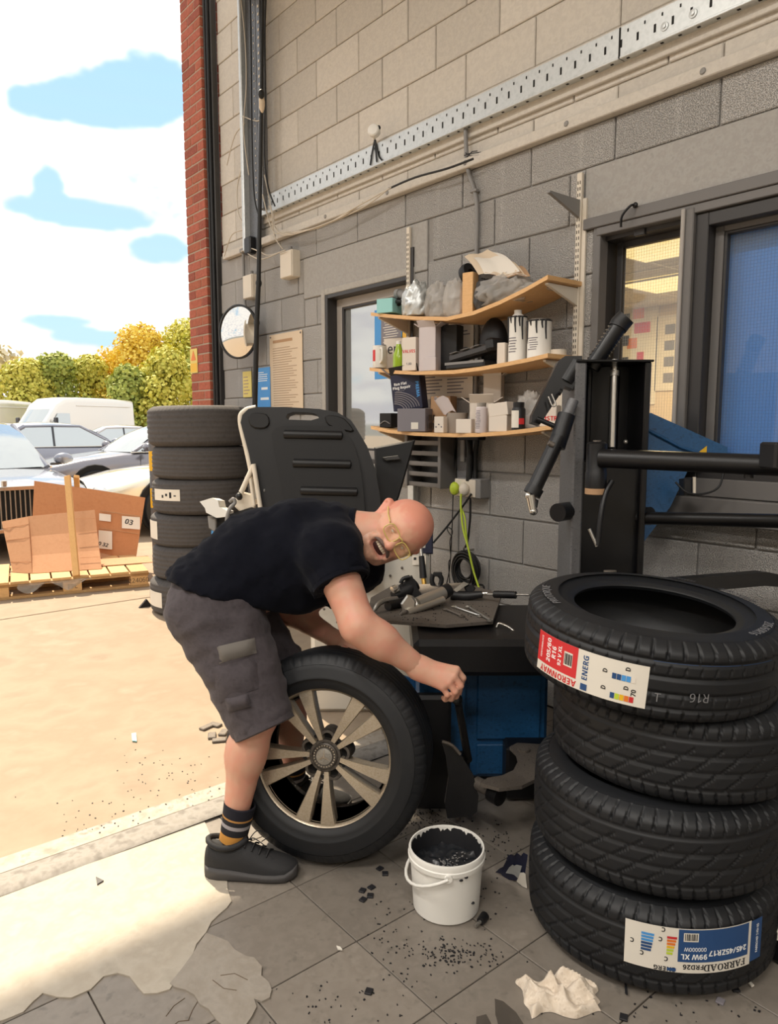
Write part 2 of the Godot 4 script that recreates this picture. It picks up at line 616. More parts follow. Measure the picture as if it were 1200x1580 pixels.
	# wood, card, paper
	var woodt := ntex(0.02, [rgb(205, 158, 104), rgb(226, 182, 128), rgb(214, 168, 114), rgb(232, 192, 142)], 71, 4, 512)
	tri_tex(mat("shelf_wood", Color(1, 1, 1), 0.5), woodt, 1.6)
	M.shelf_wood.uv1_scale = Vector3(9, 9, 1.2)
	var palt := ntex(0.02, [rgb(196, 152, 102), rgb(226, 186, 136), rgb(210, 168, 118), rgb(236, 204, 160)], 72, 5, 512)
	for i in 3:
		var k: float = [1.0, 0.9, 1.05][i]
		tri_tex(mat("pallet_wood%d" % i, Color(0.95 * k, 0.94 * k, 0.9 * k).clamp(), 0.8), palt, 2.0)
		M["pallet_wood%d" % i].uv1_scale = [Vector3(1.2, 6, 8), Vector3(1.5, 7, 7), Vector3(1.0, 8, 6)][i]
	tri_tex(mat("timber", rgb(250, 240, 214), 0.75), palt, 2.0)
	M.timber.uv1_scale = Vector3(9, 1.2, 9)
	var cardt := ntex(0.02, [rgb(196, 146, 106), rgb(212, 164, 124), rgb(204, 154, 114)], 73, 5, 512)
	tri_tex(mat("card", Color(0.88, 0.85, 0.83), 0.85), cardt, 1.5)
	tri_tex(mat("card_orange", Color(0.9, 0.82, 0.75), 0.85), cardt, 1.5)
	tri_tex(mat("card_brown", rgb(176, 140, 106), 0.85), null, 1.5)
	mat("card_grey", rgb(126, 122, 128), 0.75)
	mat("carton_white", rgb(222, 212, 200), 0.75)
	mat("carton_pale", rgb(206, 196, 196), 0.75)
	mat("carton_inside", rgb(150, 140, 130), 0.85)
	mat("paper", rgb(228, 220, 208), 0.8)
	mat("paper_cream", rgb(216, 196, 170), 0.8)
	mat("navy_card", rgb(26, 30, 56), 0.5)
	mat("sticker", rgb(226, 220, 208), 0.55)
	mat("sticker_blue", rgb(36, 74, 124), 0.5)
	mat("sticker_red", rgb(208, 42, 48), 0.5)
	mat("poster_blue", rgb(74, 150, 216), 0.6)
	mat("yellow_paper", rgb(232, 212, 120), 0.7)
	# greenery
	mat("bark", rgb(96, 82, 66), 0.9)
	var leaf := mat("leaf", Color(1, 1, 1), 0.7)
	leaf.vertex_color_use_as_albedo = true
	leaf.backlight_enabled = true
	leaf.backlight = Color(0.5, 0.5, 0.3)
	# people
	var skin := mat("skin", Color(1, 1, 1), 0.5)
	skin.vertex_color_use_as_albedo = true
	skin.subsurf_scatter_enabled = true
	skin.subsurf_scatter_strength = 0.12
	tri_tex(mat("navy_cloth", rgb(14, 16, 25), 0.95), ntex(0.05, [rgb(205, 205, 210), rgb(255, 255, 255), rgb(225, 225, 228)], 81, 5, 256), 3.0, M.grain, 0.05)
	M.navy_cloth.rim_enabled = true
	M.navy_cloth.rim = 0.25
	M.navy_cloth.metallic_specular = 0.25
	tri_tex(mat("short_cloth", rgb(74, 68, 72), 0.92), ntex(0.04, [rgb(190, 188, 188), rgb(255, 255, 255), rgb(220, 218, 218)], 82, 5, 256), 3.0, M.grain, 0.06)
	M.short_cloth.rim_enabled = true
	M.short_cloth.rim = 0.3
	tri_tex(mat("patch_cloth", rgb(104, 99, 94), 0.9), null, 3.0, M.grain, 0.08)
	tri_tex(mat("shoe_black", rgb(30, 30, 32), 0.75), null, 4.0, M.grain, 0.08)
	mat("sole", rgb(66, 64, 64), 0.7)
	var sock := mat("sock", Color(1, 1, 1), 0.95)
	sock.vertex_color_use_as_albedo = true
	mat("teeth", rgb(226, 206, 180), 0.3)
	mat("mouth", rgb(60, 22, 20), 0.6)
	mat("moustache", rgb(112, 92, 84), 0.9)
	mat("eye_white", rgb(220, 212, 204), 0.25)
	mat("iris", rgb(62, 66, 70), 0.2)
	mat("specs_frame", rgb(214, 190, 110), 0.3)
	glass("specs_lens", rgb(240, 220, 130), 0.1)
	# glass
	glass("pane", rgb(225, 230, 228), 0.06)
	glass("pane_coated", rgb(205, 208, 208), 0.25, 0.72)
	glass("clear_film", rgb(226, 222, 216), 0.35)
	var film := mat("film", rgb(214, 210, 204, 0.38), 0.28)
	film.transparency = BaseMaterial3D.TRANSPARENCY_ALPHA
	mat("mirror", rgb(225, 222, 216), 0.03, 1.0)
	mat("blue_board", rgb(48, 132, 218), 0.5)
	mat("car_glass", rgb(196, 204, 208), 0.05, 0.7)
	for k in [["car_silver", rgb(196, 198, 206)], ["car_dark", rgb(140, 143, 156)], ["car_dark_grey", rgb(128, 126, 134)], ["car_white", rgb(232, 230, 224)], ["car_cream", rgb(226, 220, 200)], ["car_black", rgb(32, 32, 38)]]:
		var m := mat(k[0], k[1], 0.25, 0.5)
		m.clearcoat_enabled = true
		m.clearcoat = 1.0
		m.clearcoat_roughness = 0.04
	var lit := mat("panel_glow", rgb(250, 236, 190), 0.6)
	lit.emission_enabled = true
	lit.emission = Color(1.0, 0.9, 0.62)
	lit.emission_energy_multiplier = 0.95
	var tl := mat("tube_glow", rgb(250, 250, 245), 0.5)
	tl.emission_enabled = true
	tl.emission = Color(1.0, 0.97, 0.9)
	tl.emission_energy_multiplier = 3.0

# ---------------------------------------------------------------- the building
# rectangles are [z0, y0, z1, y1]
func cut(r: Array, holes: Array) -> Array:
	var todo := [r]
	for h in holes:
		var next := []
		for q in todo:
			if q[2] <= h[0] or q[0] >= h[2] or q[3] <= h[1] or q[1] >= h[3]:
				next.append(q)
				continue
			if q[0] < h[0]: next.append([q[0], q[1], h[0], q[3]])
			if q[2] > h[2]: next.append([h[2], q[1], q[2], q[3]])
			var a := maxf(q[0], h[0])
			var b := minf(q[2], h[2])
			if q[1] < h[1]: next.append([a, q[1], b, h[1]])
			if q[3] > h[3]: next.append([a, h[3], b, q[3]])
		todo = next
	return todo

func slab(s: Vector3, bev: float) -> ArrayMesh:
	var key := "slab%.3f,%.3f,%.3f" % [s.x, s.y, s.z]
	if not cache.has(key):
		cache[key] = MB.new().box(Vector3.ZERO, s, bev).mesh()
	return cache[key]

const WX := 2.78
const WIN1 := [-4.05, 1.12, -3.2, 2.21]
const WIN2 := [-1.985, 1.09, -0.55, 2.215]

func build_shell() -> void:
	# right-hand wall: painted blocks over a mortar core
	var w := struct("wall_right")
	var holes := [WIN1, WIN2]
	var core := MB.new()
	for q in cut([-5.52, 0.0, 6.0, 2.7], holes):
		core.box(Vector3(2.886, (q[1] + q[3]) / 2, (q[0] + q[2]) / 2), Vector3(0.19, q[3] - q[1], q[2] - q[0]))
	part(w, "mortar_core", core, M.mortar_grey)
	part(w, "mortar_core", MB.new().box(Vector3(2.896, 3.85, 0.24), Vector3(0.17, 2.3, 11.52)), M.mortar_beige)
	var lint := [[-4.3, 2.21, -3.06, 2.477], [-2.04, 2.215, -0.3, 2.477]]
	var solid := holes + lint
	for k in range(0, 12):
		var y0 := 0.0022 + 0.225 * k
		var off := -2.348 if k % 2 == 1 else -2.123
		var z := off - 0.45 * 8
		while z < 1.2:
			for q in cut([maxf(z, -5.52), y0, z + 0.45, minf(y0 + 0.225, 2.652)], solid):
				var s := Vector3(0.02, q[3] - q[1] - 0.007, q[2] - q[0] - 0.007)
				if s.y < 0.03 or s.z < 0.03:
					continue
				var o := part(w, "block", slab(s, 0.004), M["block_grey%d" % rng.randi_range(0, 2)])
				o.position = Vector3(WX + 0.01 + rng.randf_range(-0.0012, 0.0012), (q[1] + q[3]) / 2, (q[0] + q[2]) / 2)
			z += 0.45
	for k in range(0, 11):
		var y0 := 2.702 if k == 0 else 2.785 + 0.225 * (k - 1)
		var y1 := 2.785 + 0.225 * k
		var off := -4.155 if k % 2 == 0 else -4.38
		var z := off - 0.45 * 4
		while z < 1.2:
			var a := maxf(z, -5.52)
			if z + 0.45 - a > 0.04:
				var s := Vector3(0.02, y1 - y0 - 0.006, z + 0.45 - a - 0.006)
				var o := part(w, "block", slab(s, 0.004), M["block_beige%d" % rng.randi_range(0, 2)])
				o.position = Vector3(2.81 + rng.randf_range(-0.001, 0.001), (y0 + y1) / 2, (a + z + 0.45) / 2)
			z += 0.45
	for q in lint:
		part(w, "lintel", MB.new().box(Vector3(WX + 0.012, (q[1] + q[3]) / 2, (q[0] + q[2]) / 2), Vector3(0.03, q[3] - q[1] - 0.004, q[2] - q[0] - 0.004), 0.004), M.lintel)
	# ledge where the two paints meet
	var led := struct("trim_1")
	part(led, "ledge", MB.new().box(Vector3(2.765, 2.677, -2.1), Vector3(0.05, 0.05, 6.6), 0.004), M.block_beige0)
	var z3 := -4.6
	while z3 < 0.5:
		part(led, "bolt_head", MB.new().lathe([Vector2(0, 0.004), Vector2(0.01, 0.004), Vector2(0.013, 0.0)], 10, Transform3D(Basis(Vector3.FORWARD, -PI / 2), Vector3(2.739, 2.677, z3))), M.mortar_grey)
		z3 += 0.62
	# the rest of the workshop
	var c := struct("ceiling")
	part(c, "roof_deck", MB.new().box(Vector3(-2.0, 5.1, 0.59), Vector3(10.1, 0.2, 11.12)), M.roof_panel)
	var wl := struct("wall_left")
	part(wl, "plaster_face", MB.new().box(Vector3(-7.1, 2.5, 0.2), Vector3(0.2, 5.0, 12.0)), M.plaster)
	var wb := struct("wall_back")
	part(wb, "plaster_face", MB.new().box(Vector3(-2.0, 2.5, 6.1), Vector3(10.0, 5.0, 0.2)), M.plaster)
	var wf := struct("wall_front")
	part(wf, "return_wall", MB.new().box(Vector3(-5.75, 2.5, -5.7), Vector3(2.5, 5.0, 0.3)), M.plaster)
	part(wf, "door_header", MB.new().box(Vector3(-0.93, 4.68, -4.93), Vector3(7.2, 0.64, 0.06)), M.roof_panel)
	# brick pier beside the opening
	var p := struct("wall_pier")
	part(p, "mortar_core", MB.new().box(Vector3(2.84, 2.5, -5.775), Vector3(0.272, 5.0, 0.342)), M.brick_mortar)
	for k in 66:
		var y := 0.0 + 0.075 * k + 0.0375
		var zs := [[-5.6, -5.815], [-5.825, -5.95]] if k % 2 == 0 else [[-5.6, -5.703], [-5.713, -5.95]]
		for q in zs:
			var o := part(p, "brick", slab(Vector3(0.105, 0.064, q[0] - q[1]), 0.004), M["brick%d" % rng.randi_range(0, 3)])
			o.position = Vector3(2.752 + rng.randf_range(-0.001, 0.001), y, (q[0] + q[1]) / 2)
		var o2 := part(p, "brick", slab(Vector3(0.15, 0.064, 0.103), 0.004), M["brick%d" % rng.randi_range(0, 3)])
		o2.position = Vector3(2.885, y, -5.652 + rng.randf_range(0, 0.001))
	# black steel guide at the end of the wall
	var g := struct("trim_2")
	var gm := MB.new()
	gm.box(Vector3(2.775, 2.5, -5.555), Vector3(0.05, 5.0, 0.07), 0.006)
	gm.box(Vector3(2.735, 2.5, -5.58), Vector3(0.03, 5.0, 0.02), 0.004)
	part(g, "guide_channel", gm, M.frame_dark)
	part(g, "guide_tube", MB.new().rod(Vector3(2.74, 0.0, -5.55), Vector3(2.74, 5.0, -5.55), 0.014, 10), M.black_steel)
	build_windows()
	build_office()
	build_floor()

func bars(m: MB, z0: float, y0: float, z1: float, y1: float, t: float, x: float, d: float, bev := 0.003) -> MB:
	m.box(Vector3(x, (y0 + y1) / 2, z0 + t / 2), Vector3(d, y1 - y0, t), bev)
	m.box(Vector3(x, (y0 + y1) / 2, z1 - t / 2), Vector3(d, y1 - y0, t), bev)
	m.box(Vector3(x, y0 + t / 2, (z0 + z1) / 2), Vector3(d, t, z1 - z0 - 2 * t), bev)
	m.box(Vector3(x, y1 - t / 2, (z0 + z1) / 2), Vector3(d, t, z1 - z0 - 2 * t), bev)
	return m

func wires(z0: float, y0: float, z1: float, y1: float, x: float) -> MB:
	var m := MB.new()
	var z := z0 + 0.0125
	while z < z1:
		m.box(Vector3(x, (y0 + y1) / 2, z), Vector3(0.0006, y1 - y0, 0.0006))
		z += 0.0125
	var y := y0 + 0.0125
	while y < y1:
		m.box(Vector3(x, y, (z0 + z1) / 2), Vector3(0.0006, 0.0006, z1 - z0))
		y += 0.0125
	return m

func build_windows() -> void:
	# far window
	var w := struct("window_1")
	part(w, "trim_frame", bars(MB.new(), -4.085, 1.09, -3.165, 2.245, 0.04, 2.778, 0.016), M.lintel_plain)
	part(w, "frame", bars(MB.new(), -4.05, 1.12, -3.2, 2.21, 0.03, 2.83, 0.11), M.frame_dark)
	part(w, "sash", bars(MB.new(), -4.02, 1.15, -3.23, 2.18, 0.055, 2.865, 0.03), M.frame_light)
	part(w, "glazing_bead", bars(MB.new(), -3.965, 1.205, -3.285, 2.125, 0.014, 2.868, 0.03), M.frame_dark)
	part(w, "pane", MB.new().box(Vector3(2.875, 1.665, -3.625), Vector3(0.006, 0.90, 0.66)), M.pane_coated)
	part(w, "sill", MB.new().box(Vector3(2.76, 1.085, -3.625), Vector3(0.12, 0.03, 0.95), 0.004), M.lintel_plain)
	# blind and notices behind and on the glass
	var bl := thing("roller_blind", "cream blind drawn behind the window with the shelves", "blind", Vector3(2.93, 1.15, -3.4))
	part(bl, "fabric", MB.new().box(Vector3(0, 0.5, -0.02), Vector3(0.004, 1.0, 0.44)), M.paper_cream)
	part(bl, "bottom_bar", MB.new().box(Vector3(0, 0.01, -0.02), Vector3(0.014, 0.02, 0.45), 0.003), M.cream_plastic)
	var n1 := thing("notice", "blue edged notice sheet with close grey print stuck to window glass", "notice", Vector3(2.868, 1.5, -3.4))
	part(n1, "sheet", MB.new().box(Vector3(0, 0.36, -0.11), Vector3(0.002, 0.42, 0.26)), M.poster_blue)
	part(n1, "printed_panel", MB.new().box(Vector3(-0.0012, 0.36, -0.08), Vector3(0.001, 0.36, 0.19)), M.card_grey)
	var ln := MB.new()
	for k in 24:
		ln.box(Vector3(-0.002, 0.195 + k * 0.0145, -0.08 + 0.01 * sin(k * 3.0)), Vector3(0.0006, 0.004, 0.15 - 0.03 * absf(sin(k * 7.0))))
	tag(part(n1, "print_lines", ln, M.sticker), "", "", "", "stuff")
	solo("yellow_notice", "plain yellow sheet on window glass beside shelf upright", "notice", MB.new().box(Vector3.ZERO, Vector3(0.002, 0.19, 0.12)), M.yellow_paper, "", Vector3(2.866, 1.94, -3.31))
	M.yellow_paper.albedo_color = rgb(236, 184, 70)
	# near window: a narrow light and a wide light in one grey frame
	var v := struct("window_2")
	part(v, "head_strip", MB.new().box(Vector3(2.772, 2.235, -1.3), Vector3(0.03, 0.045, 1.46), 0.003), M.frame_grey)
	part(v, "jamb", MB.new().box(Vector3(2.80, 1.65, -1.965), Vector3(0.06, 1.13, 0.036), 0.003), M.frame_grey)
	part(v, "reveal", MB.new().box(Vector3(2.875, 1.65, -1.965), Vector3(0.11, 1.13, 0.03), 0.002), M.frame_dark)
	part(v, "head_bar", MB.new().box(Vector3(2.79, 2.195, -1.27), Vector3(0.05, 0.034, 1.39), 0.003), M.frame_grey)
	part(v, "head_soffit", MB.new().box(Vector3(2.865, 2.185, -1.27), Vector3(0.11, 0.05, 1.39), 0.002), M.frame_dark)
	part(v, "bead", bars(MB.new(), -1.94, 1.2, -1.575, 2.165, 0.03, 2.90, 0.03), M.frame_dark)
	part(v, "mullion", MB.new().box(Vector3(2.80, 1.65, -1.545), Vector3(0.08, 1.1, 0.05), 0.004), M.frame_grey)
	part(v, "mullion_bead", MB.new().box(Vector3(2.755, 1.65, -1.56), Vector3(0.012, 1.1, 0.016), 0.003), M.frame_light)
	part(v, "pane", MB.new().box(Vector3(2.905, 1.68, -1.755), Vector3(0.006, 0.94, 0.36)), M.pane)
	tag(part(v, "wire_mesh", wires(-1.93, 1.22, -1.58, 2.15, 2.905), M.frame_light), "", "", "", "stuff")
	part(v, "sill_panel", MB.new().box(Vector3(2.80, 1.125, -1.27), Vector3(0.07, 0.07, 1.39), 0.003), M.frame_grey)
	var v3 := struct("window_3")
	part(v3, "frame", bars(MB.new(), -1.52, 1.155, -0.57, 2.175, 0.05, 2.82, 0.08), M.frame_dark)
	part(v3, "sash", bars(MB.new(), -1.47, 1.165, -0.62, 2.14, 0.035, 2.85, 0.03), M.frame_grey)
	part(v3, "bead", bars(MB.new(), -1.435, 1.2, -0.655, 2.105, 0.012, 2.855, 0.03), M.frame_dark)
	part(v3, "pane", MB.new().box(Vector3(2.868, 1.65, -1.045), Vector3(0.006, 0.89, 0.78)), M.pane)
	tag(part(v3, "wire_mesh", wires(-1.43, 1.21, -0.66, 2.1, 2.868), M.blue_paint), "", "", "", "stuff")
	solo("blue_board", "flat blue board filling the wide wired window from inside", "board", MB.new().box(Vector3.ZERO, Vector3(0.012, 0.95, 0.86)), M.blue_board, "", Vector3(2.93, 1.65, -1.045))
	# cill band below
	var cill := struct("trim_3")
	var cm := MB.new()
	cm.box(Vector3(2.755, 1.05, -1.27), Vector3(0.06, 0.075, 1.5), 0.004)
	cm.box(Vector3(2.74, 1.005, -1.27), Vector3(0.09, 0.02, 1.5), 0.003)
	part(cill, "cill", cm, M.frame_grey)
	# hook above the narrow light
	var hk := thing("wall_hook", "small bent black hook over the narrow wired window", "hook", Vector3(2.75, 2.24, -1.8))
	part(hk, "stem", MB.new().tube(smooth([Vector3(0, 0.02, 0.03), Vector3(-0.02, 0.015, 0.02), Vector3(-0.03, -0.02, -0.01), Vector3(-0.02, -0.06, -0.02)], 5), 0.005, 8), M.black_steel)
	part(hk, "fixing", MB.new().ball(Vector3(0, 0.02, 0.03), Vector3(0.008, 0.012, 0.012), 10, 6), M.black_steel)
	part(hk, "catch", MB.new().box(Vector3(0.06, -0.075, 0.02), Vector3(0.02, 0.03, 0.05), 0.003), M.frame_dark)

func build_office() -> void:
	var r := struct("wall_office")
	var m := MB.new()
	m.box(Vector3(6.55, 1.4, -2.9), Vector3(0.1, 2.8, 5.4))
	m.box(Vector3(4.75, 1.4, -5.55), Vector3(3.6, 2.8, 0.1))
	m.box(Vector3(4.75, 1.4, -0.15), Vector3(3.6, 2.8, 0.1))
	part(r, "plaster_face", m, M.paper_cream)
	part(struct("floor_office"), "vinyl", MB.new().box(Vector3(4.75, -0.05, -2.85), Vector3(3.6, 0.1, 5.5)), M.card_grey)
	var c := struct("ceiling_office")
	part(c, "ceiling_deck", MB.new().box(Vector3(4.75, 2.52, -2.85), Vector3(3.6, 0.06, 5.5)), M.plaster)
	for k in 6:
		part(c, "grid_bar", MB.new().box(Vector3(3.15 + k * 0.6, 2.488, -2.85), Vector3(0.024, 0.008, 5.4)), M.white_plastic)
	for k in 9:
		part(c, "grid_bar", MB.new().box(Vector3(4.75, 2.488, -5.3 + k * 0.6), Vector3(3.5, 0.007, 0.024)), M.white_plastic)
	var lamps := [[Vector3(4.35, 2.48, -2.6), "square glowing ceiling panel seen nearest through the narrow window"], [Vector3(5.5, 2.48, -3.2), "square glowing ceiling panel farther back in the office"]]
	for q in lamps:
		var t := thing("ceiling_panel_lamp", q[1], "lamp", q[0], "office ceiling lamps")
		part(t, "diffuser", MB.new().box(Vector3(0, -0.004, 0), Vector3(0.57, 0.008, 0.57)), M.panel_glow)
		part(t, "rim", bars_flat(0.6, 0.015), M.white_plastic)
		var a := AreaLight3D.new()
		put(self, a, "panel_lamp_light")
		a.area_size = Vector2(0.55, 0.55)
		a.light_energy = 4.0
		a.light_color = Color(1.0, 0.9, 0.68)
		a.area_range = 20.0
		a.shadow_enabled = true
		a.transform = Transform3D(Basis(Vector3.RIGHT, -PI / 2), q[0] + Vector3(0, -0.012, 0))
	# what shows on and against the far office wall
	var X := 6.49
	var spots := [
		["display_poster", "tall pale poster with red and pink shapes on the office wall", PX(983, 545, X), Vector2(0.42, 1.0), "paper"],
		["wall_chart", "cream chart sheet on the office wall behind the wired glass", PX(1028, 545, X), Vector2(0.22, 0.7), "carton_white"],
	]
	for s in spots:
		var t := thing(s[0], s[1], "poster", s[2])
		part(t, "sheet", MB.new().box(Vector3.ZERO, Vector3(0.006, s[3].y, s[3].x), 0.001), M[s[4]])
		if s[0] == "display_poster":
			for k in 6:
				part(t, "red_shape", MB.new().box(Vector3(-0.005, 0.38 - 0.14 * k, 0.06 * sin(k * 2.3)), Vector3(0.004, 0.1, 0.12 + 0.05 * sin(k * 1.7)), 0.001), M.ink_red if k % 2 else M.orange)
			for k in 4:
				part(t, "picture_tile", MB.new().box(Vector3(-0.005, 0.34 - 0.21 * k, -0.14), Vector3(0.004, 0.1, 0.09), 0.001), M.ink)
			var l := part(t, "printed_letters", letters("19F", 0.12, 0.002, false, true), M.ink_red)
			l.transform = Transform3D(Basis(Vector3.UP, -PI / 2), Vector3(-0.006, -0.42, -0.05))
		else:
			for k in 4:
				part(t, "dark_block", MB.new().box(Vector3(-0.005, 0.22 - 0.15 * k, 0.03), Vector3(0.004, 0.09, 0.1), 0.001), M.card_grey)
	var cab := thing("filing_cabinet", "grey cabinet with stacked papers low behind the wired glass", "cabinet", Vector3(6.1, 0, -3.95))
	part(cab, "body", MB.new().box(Vector3(0, 0.65, 0), Vector3(0.6, 1.3, 0.9), 0.01), M.cream_plastic)
	for k in 3:
		part(cab, "drawer_front", MB.new().box(Vector3(-0.31, 0.25 + 0.41 * k, 0), Vector3(0.02, 0.38, 0.84), 0.004), M.carton_white)
	solo("paper_pile", "pile of cream papers on top of the office cabinet", "papers", MB.new().box(Vector3(0, 0.08, 0), Vector3(0.3, 0.16, 0.42), 0.004), M.paper, "", Vector3(6.1, 1.3, -3.95))

func bars_flat(s: float, t: float) -> MB:
	var m := MB.new()
	for k: float in [-1.0, 1.0]:
		m.box(Vector3(k * (s - t) / 2, -0.006, 0), Vector3(t, 0.012, s))
		m.box(Vector3(0, -0.006, k * (s - t) / 2), Vector3(s, 0.012, t))
	return m

func build_floor() -> void:
	var f := struct("floor")
	part(f, "bed", MB.new().box(Vector3(-2.1, -0.16, 1.87), Vector3(9.9, 0.3, 8.26)), M.grout)
	var x0 := 1.0745 - 0.305 * 9
	var i := 0
	while x0 < WX - 0.02:
		var z0 := -1.748 - 0.6
		while z0 < 1.3:
			var a := maxf(z0, -2.262)
			var b := z0 + 0.3
			var xe := minf(x0 + 0.305, WX)
			if b - a > 0.03 and xe - x0 > 0.03:
				var o := part(f, "tile", slab(Vector3(xe - x0 - 0.0035, 0.012, b - a - 0.0035), 0.0012), M["tile%d" % rng.randi_range(0, 3)])
				o.position = Vector3((x0 + xe) / 2, -0.006 + rng.randf_range(-0.0006, 0.0002), (a + b) / 2)
				i += 1
			z0 += 0.3
		x0 += 0.305
	part(f, "rear_screed", MB.new().box(Vector3(-2.1, -0.01, 3.67), Vector3(9.7, 0.018, 4.6)), M.screed_grey)
	part(f, "side_screed", MB.new().box(Vector3(-4.35, -0.01, -0.45), Vector3(5.3, 0.018, 3.6)), M.screed)
	# screed smeared over the tiles in two lobed patches
	var outer := PackedVector2Array()
	for q in [[342, 1330], [350, 1352], [351, 1372], [357, 1392], [350, 1402], [338, 1412], [326, 1424], [318, 1440], [303, 1458], [296, 1478], [285, 1500], [272, 1512], [262, 1528], [243, 1534], [222, 1535], [212, 1524], [200, 1508], [182, 1503], [160, 1508], [140, 1528], [110, 1541], [88, 1540], [66, 1534], [50, 1548], [36, 1563], [10, 1574], [-40, 1590], [-140, 1600]]:
		var g := PH(q[0], q[1])
		outer.append(Vector2(g.x, g.z))
	outer.append_array(PackedVector2Array([Vector2(-1.65, -1.9), Vector2(-1.65, -2.258), Vector2(1.02, -2.258)]))
	part(f, "screed_patch", flat_patch(outer, 0.0035), M.screed)
	var lobe := PackedVector2Array()
	for q in [[318, 1442], [332, 1447], [352, 1455], [362, 1468], [380, 1478], [392, 1480], [404, 1494], [403, 1508], [415, 1518], [419, 1530], [416, 1542], [404, 1548], [392, 1544], [396, 1556], [388, 1572], [375, 1590], [352, 1592], [335, 1578], [322, 1560], [308, 1552], [300, 1538], [286, 1530], [270, 1526], [262, 1520], [280, 1498], [296, 1476]]:
		var g := PH(q[0], q[1])
		lobe.append(Vector2(g.x, g.z))
	part(f, "screed_patch", flat_patch(lobe, 0.0055), M.screed_grey)
	# hairline cracks
	var crack := MB.new()
	for line in [[[256, 1568], [268, 1552], [285, 1540]], [[290, 1575], [297, 1558], [305, 1545]], [[258, 1590], [275, 1576], [292, 1574]], [[328, 1512], [345, 1525], [365, 1528]], [[340, 1505], [362, 1502], [382, 1512]]]:
		var pts := []
		for q in line:
			pts.append(PH(q[0], q[1], 0.0058 if line[0][0] > 320 else 0.0004))
		crack.tube(pts, 0.0011, 4)
	tag(part(f, "crack", crack, M.joint_dark), "", "", "", "stuff")
	# dragged oil marks
	for q in [[[763, 1541], [776, 1545], [796, 1562], [810, 1584], [770, 1587], [764, 1565]], [[735, 1569], [750, 1565], [758, 1580], [734, 1584]]]:
		var sp := PackedVector2Array()
		for e in q:
			var g := PH(e[0], e[1])
			sp.append(Vector2(g.x, g.z))
		part(f, "oil_smear", flat_patch(sp, 0.0006), M.smear)
	# threshold strip
	var t := struct("trim_4")
	part(t, "painted_band", MB.new().box(Vector3(-0.7, 0.0, -2.41), Vector3(6.7, 0.016, 0.095), 0.004), M.strip_paint)
	var tm := MB.new()
	var rows := []
	for q in [Vector2(-2.362, 0.008), Vector2(-2.35, 0.015), Vector2(-2.29, 0.016), Vector2(-2.262, 0.010), Vector2(-2.25, 0.004)]:
		var row := PackedVector3Array()
		for k in 31:
			var x := -4.0 + k * 0.22
			row.append(Vector3(x, q.y + 0.0012 * sin(k * 1.7) + (0.0035 * maxf(0, sin(k * 0.9)) if q.x > -2.27 else 0.0), q.x + 0.0015 * sin(k * 2.3)))
		rows.append(row)
	tm.grid(rows, false, true)
	part(t, "metal_band", tm, M.strip_metal)

func flat_patch(poly: PackedVector2Array, h: float) -> MB:
	var m := MB.new()
	# xy of the polygon lie on the ground, extruded upwards
	m.prism(poly, 0.0, h, Transform3D(Basis(Vector3(1, 0, 0), Vector3(0, 0, 1), Vector3(0, 1, 0)), Vector3.ZERO), 0.0)
	# the mirrored axes turn the faces round: put them right
	for i in m.n.size():
		m.n[i] = -m.n[i]
	for i in range(0, m.ix.size(), 3):
		var a := m.ix[i + 1]
		m.ix[i + 1] = m.ix[i + 2]
		m.ix[i + 2] = a
	return m

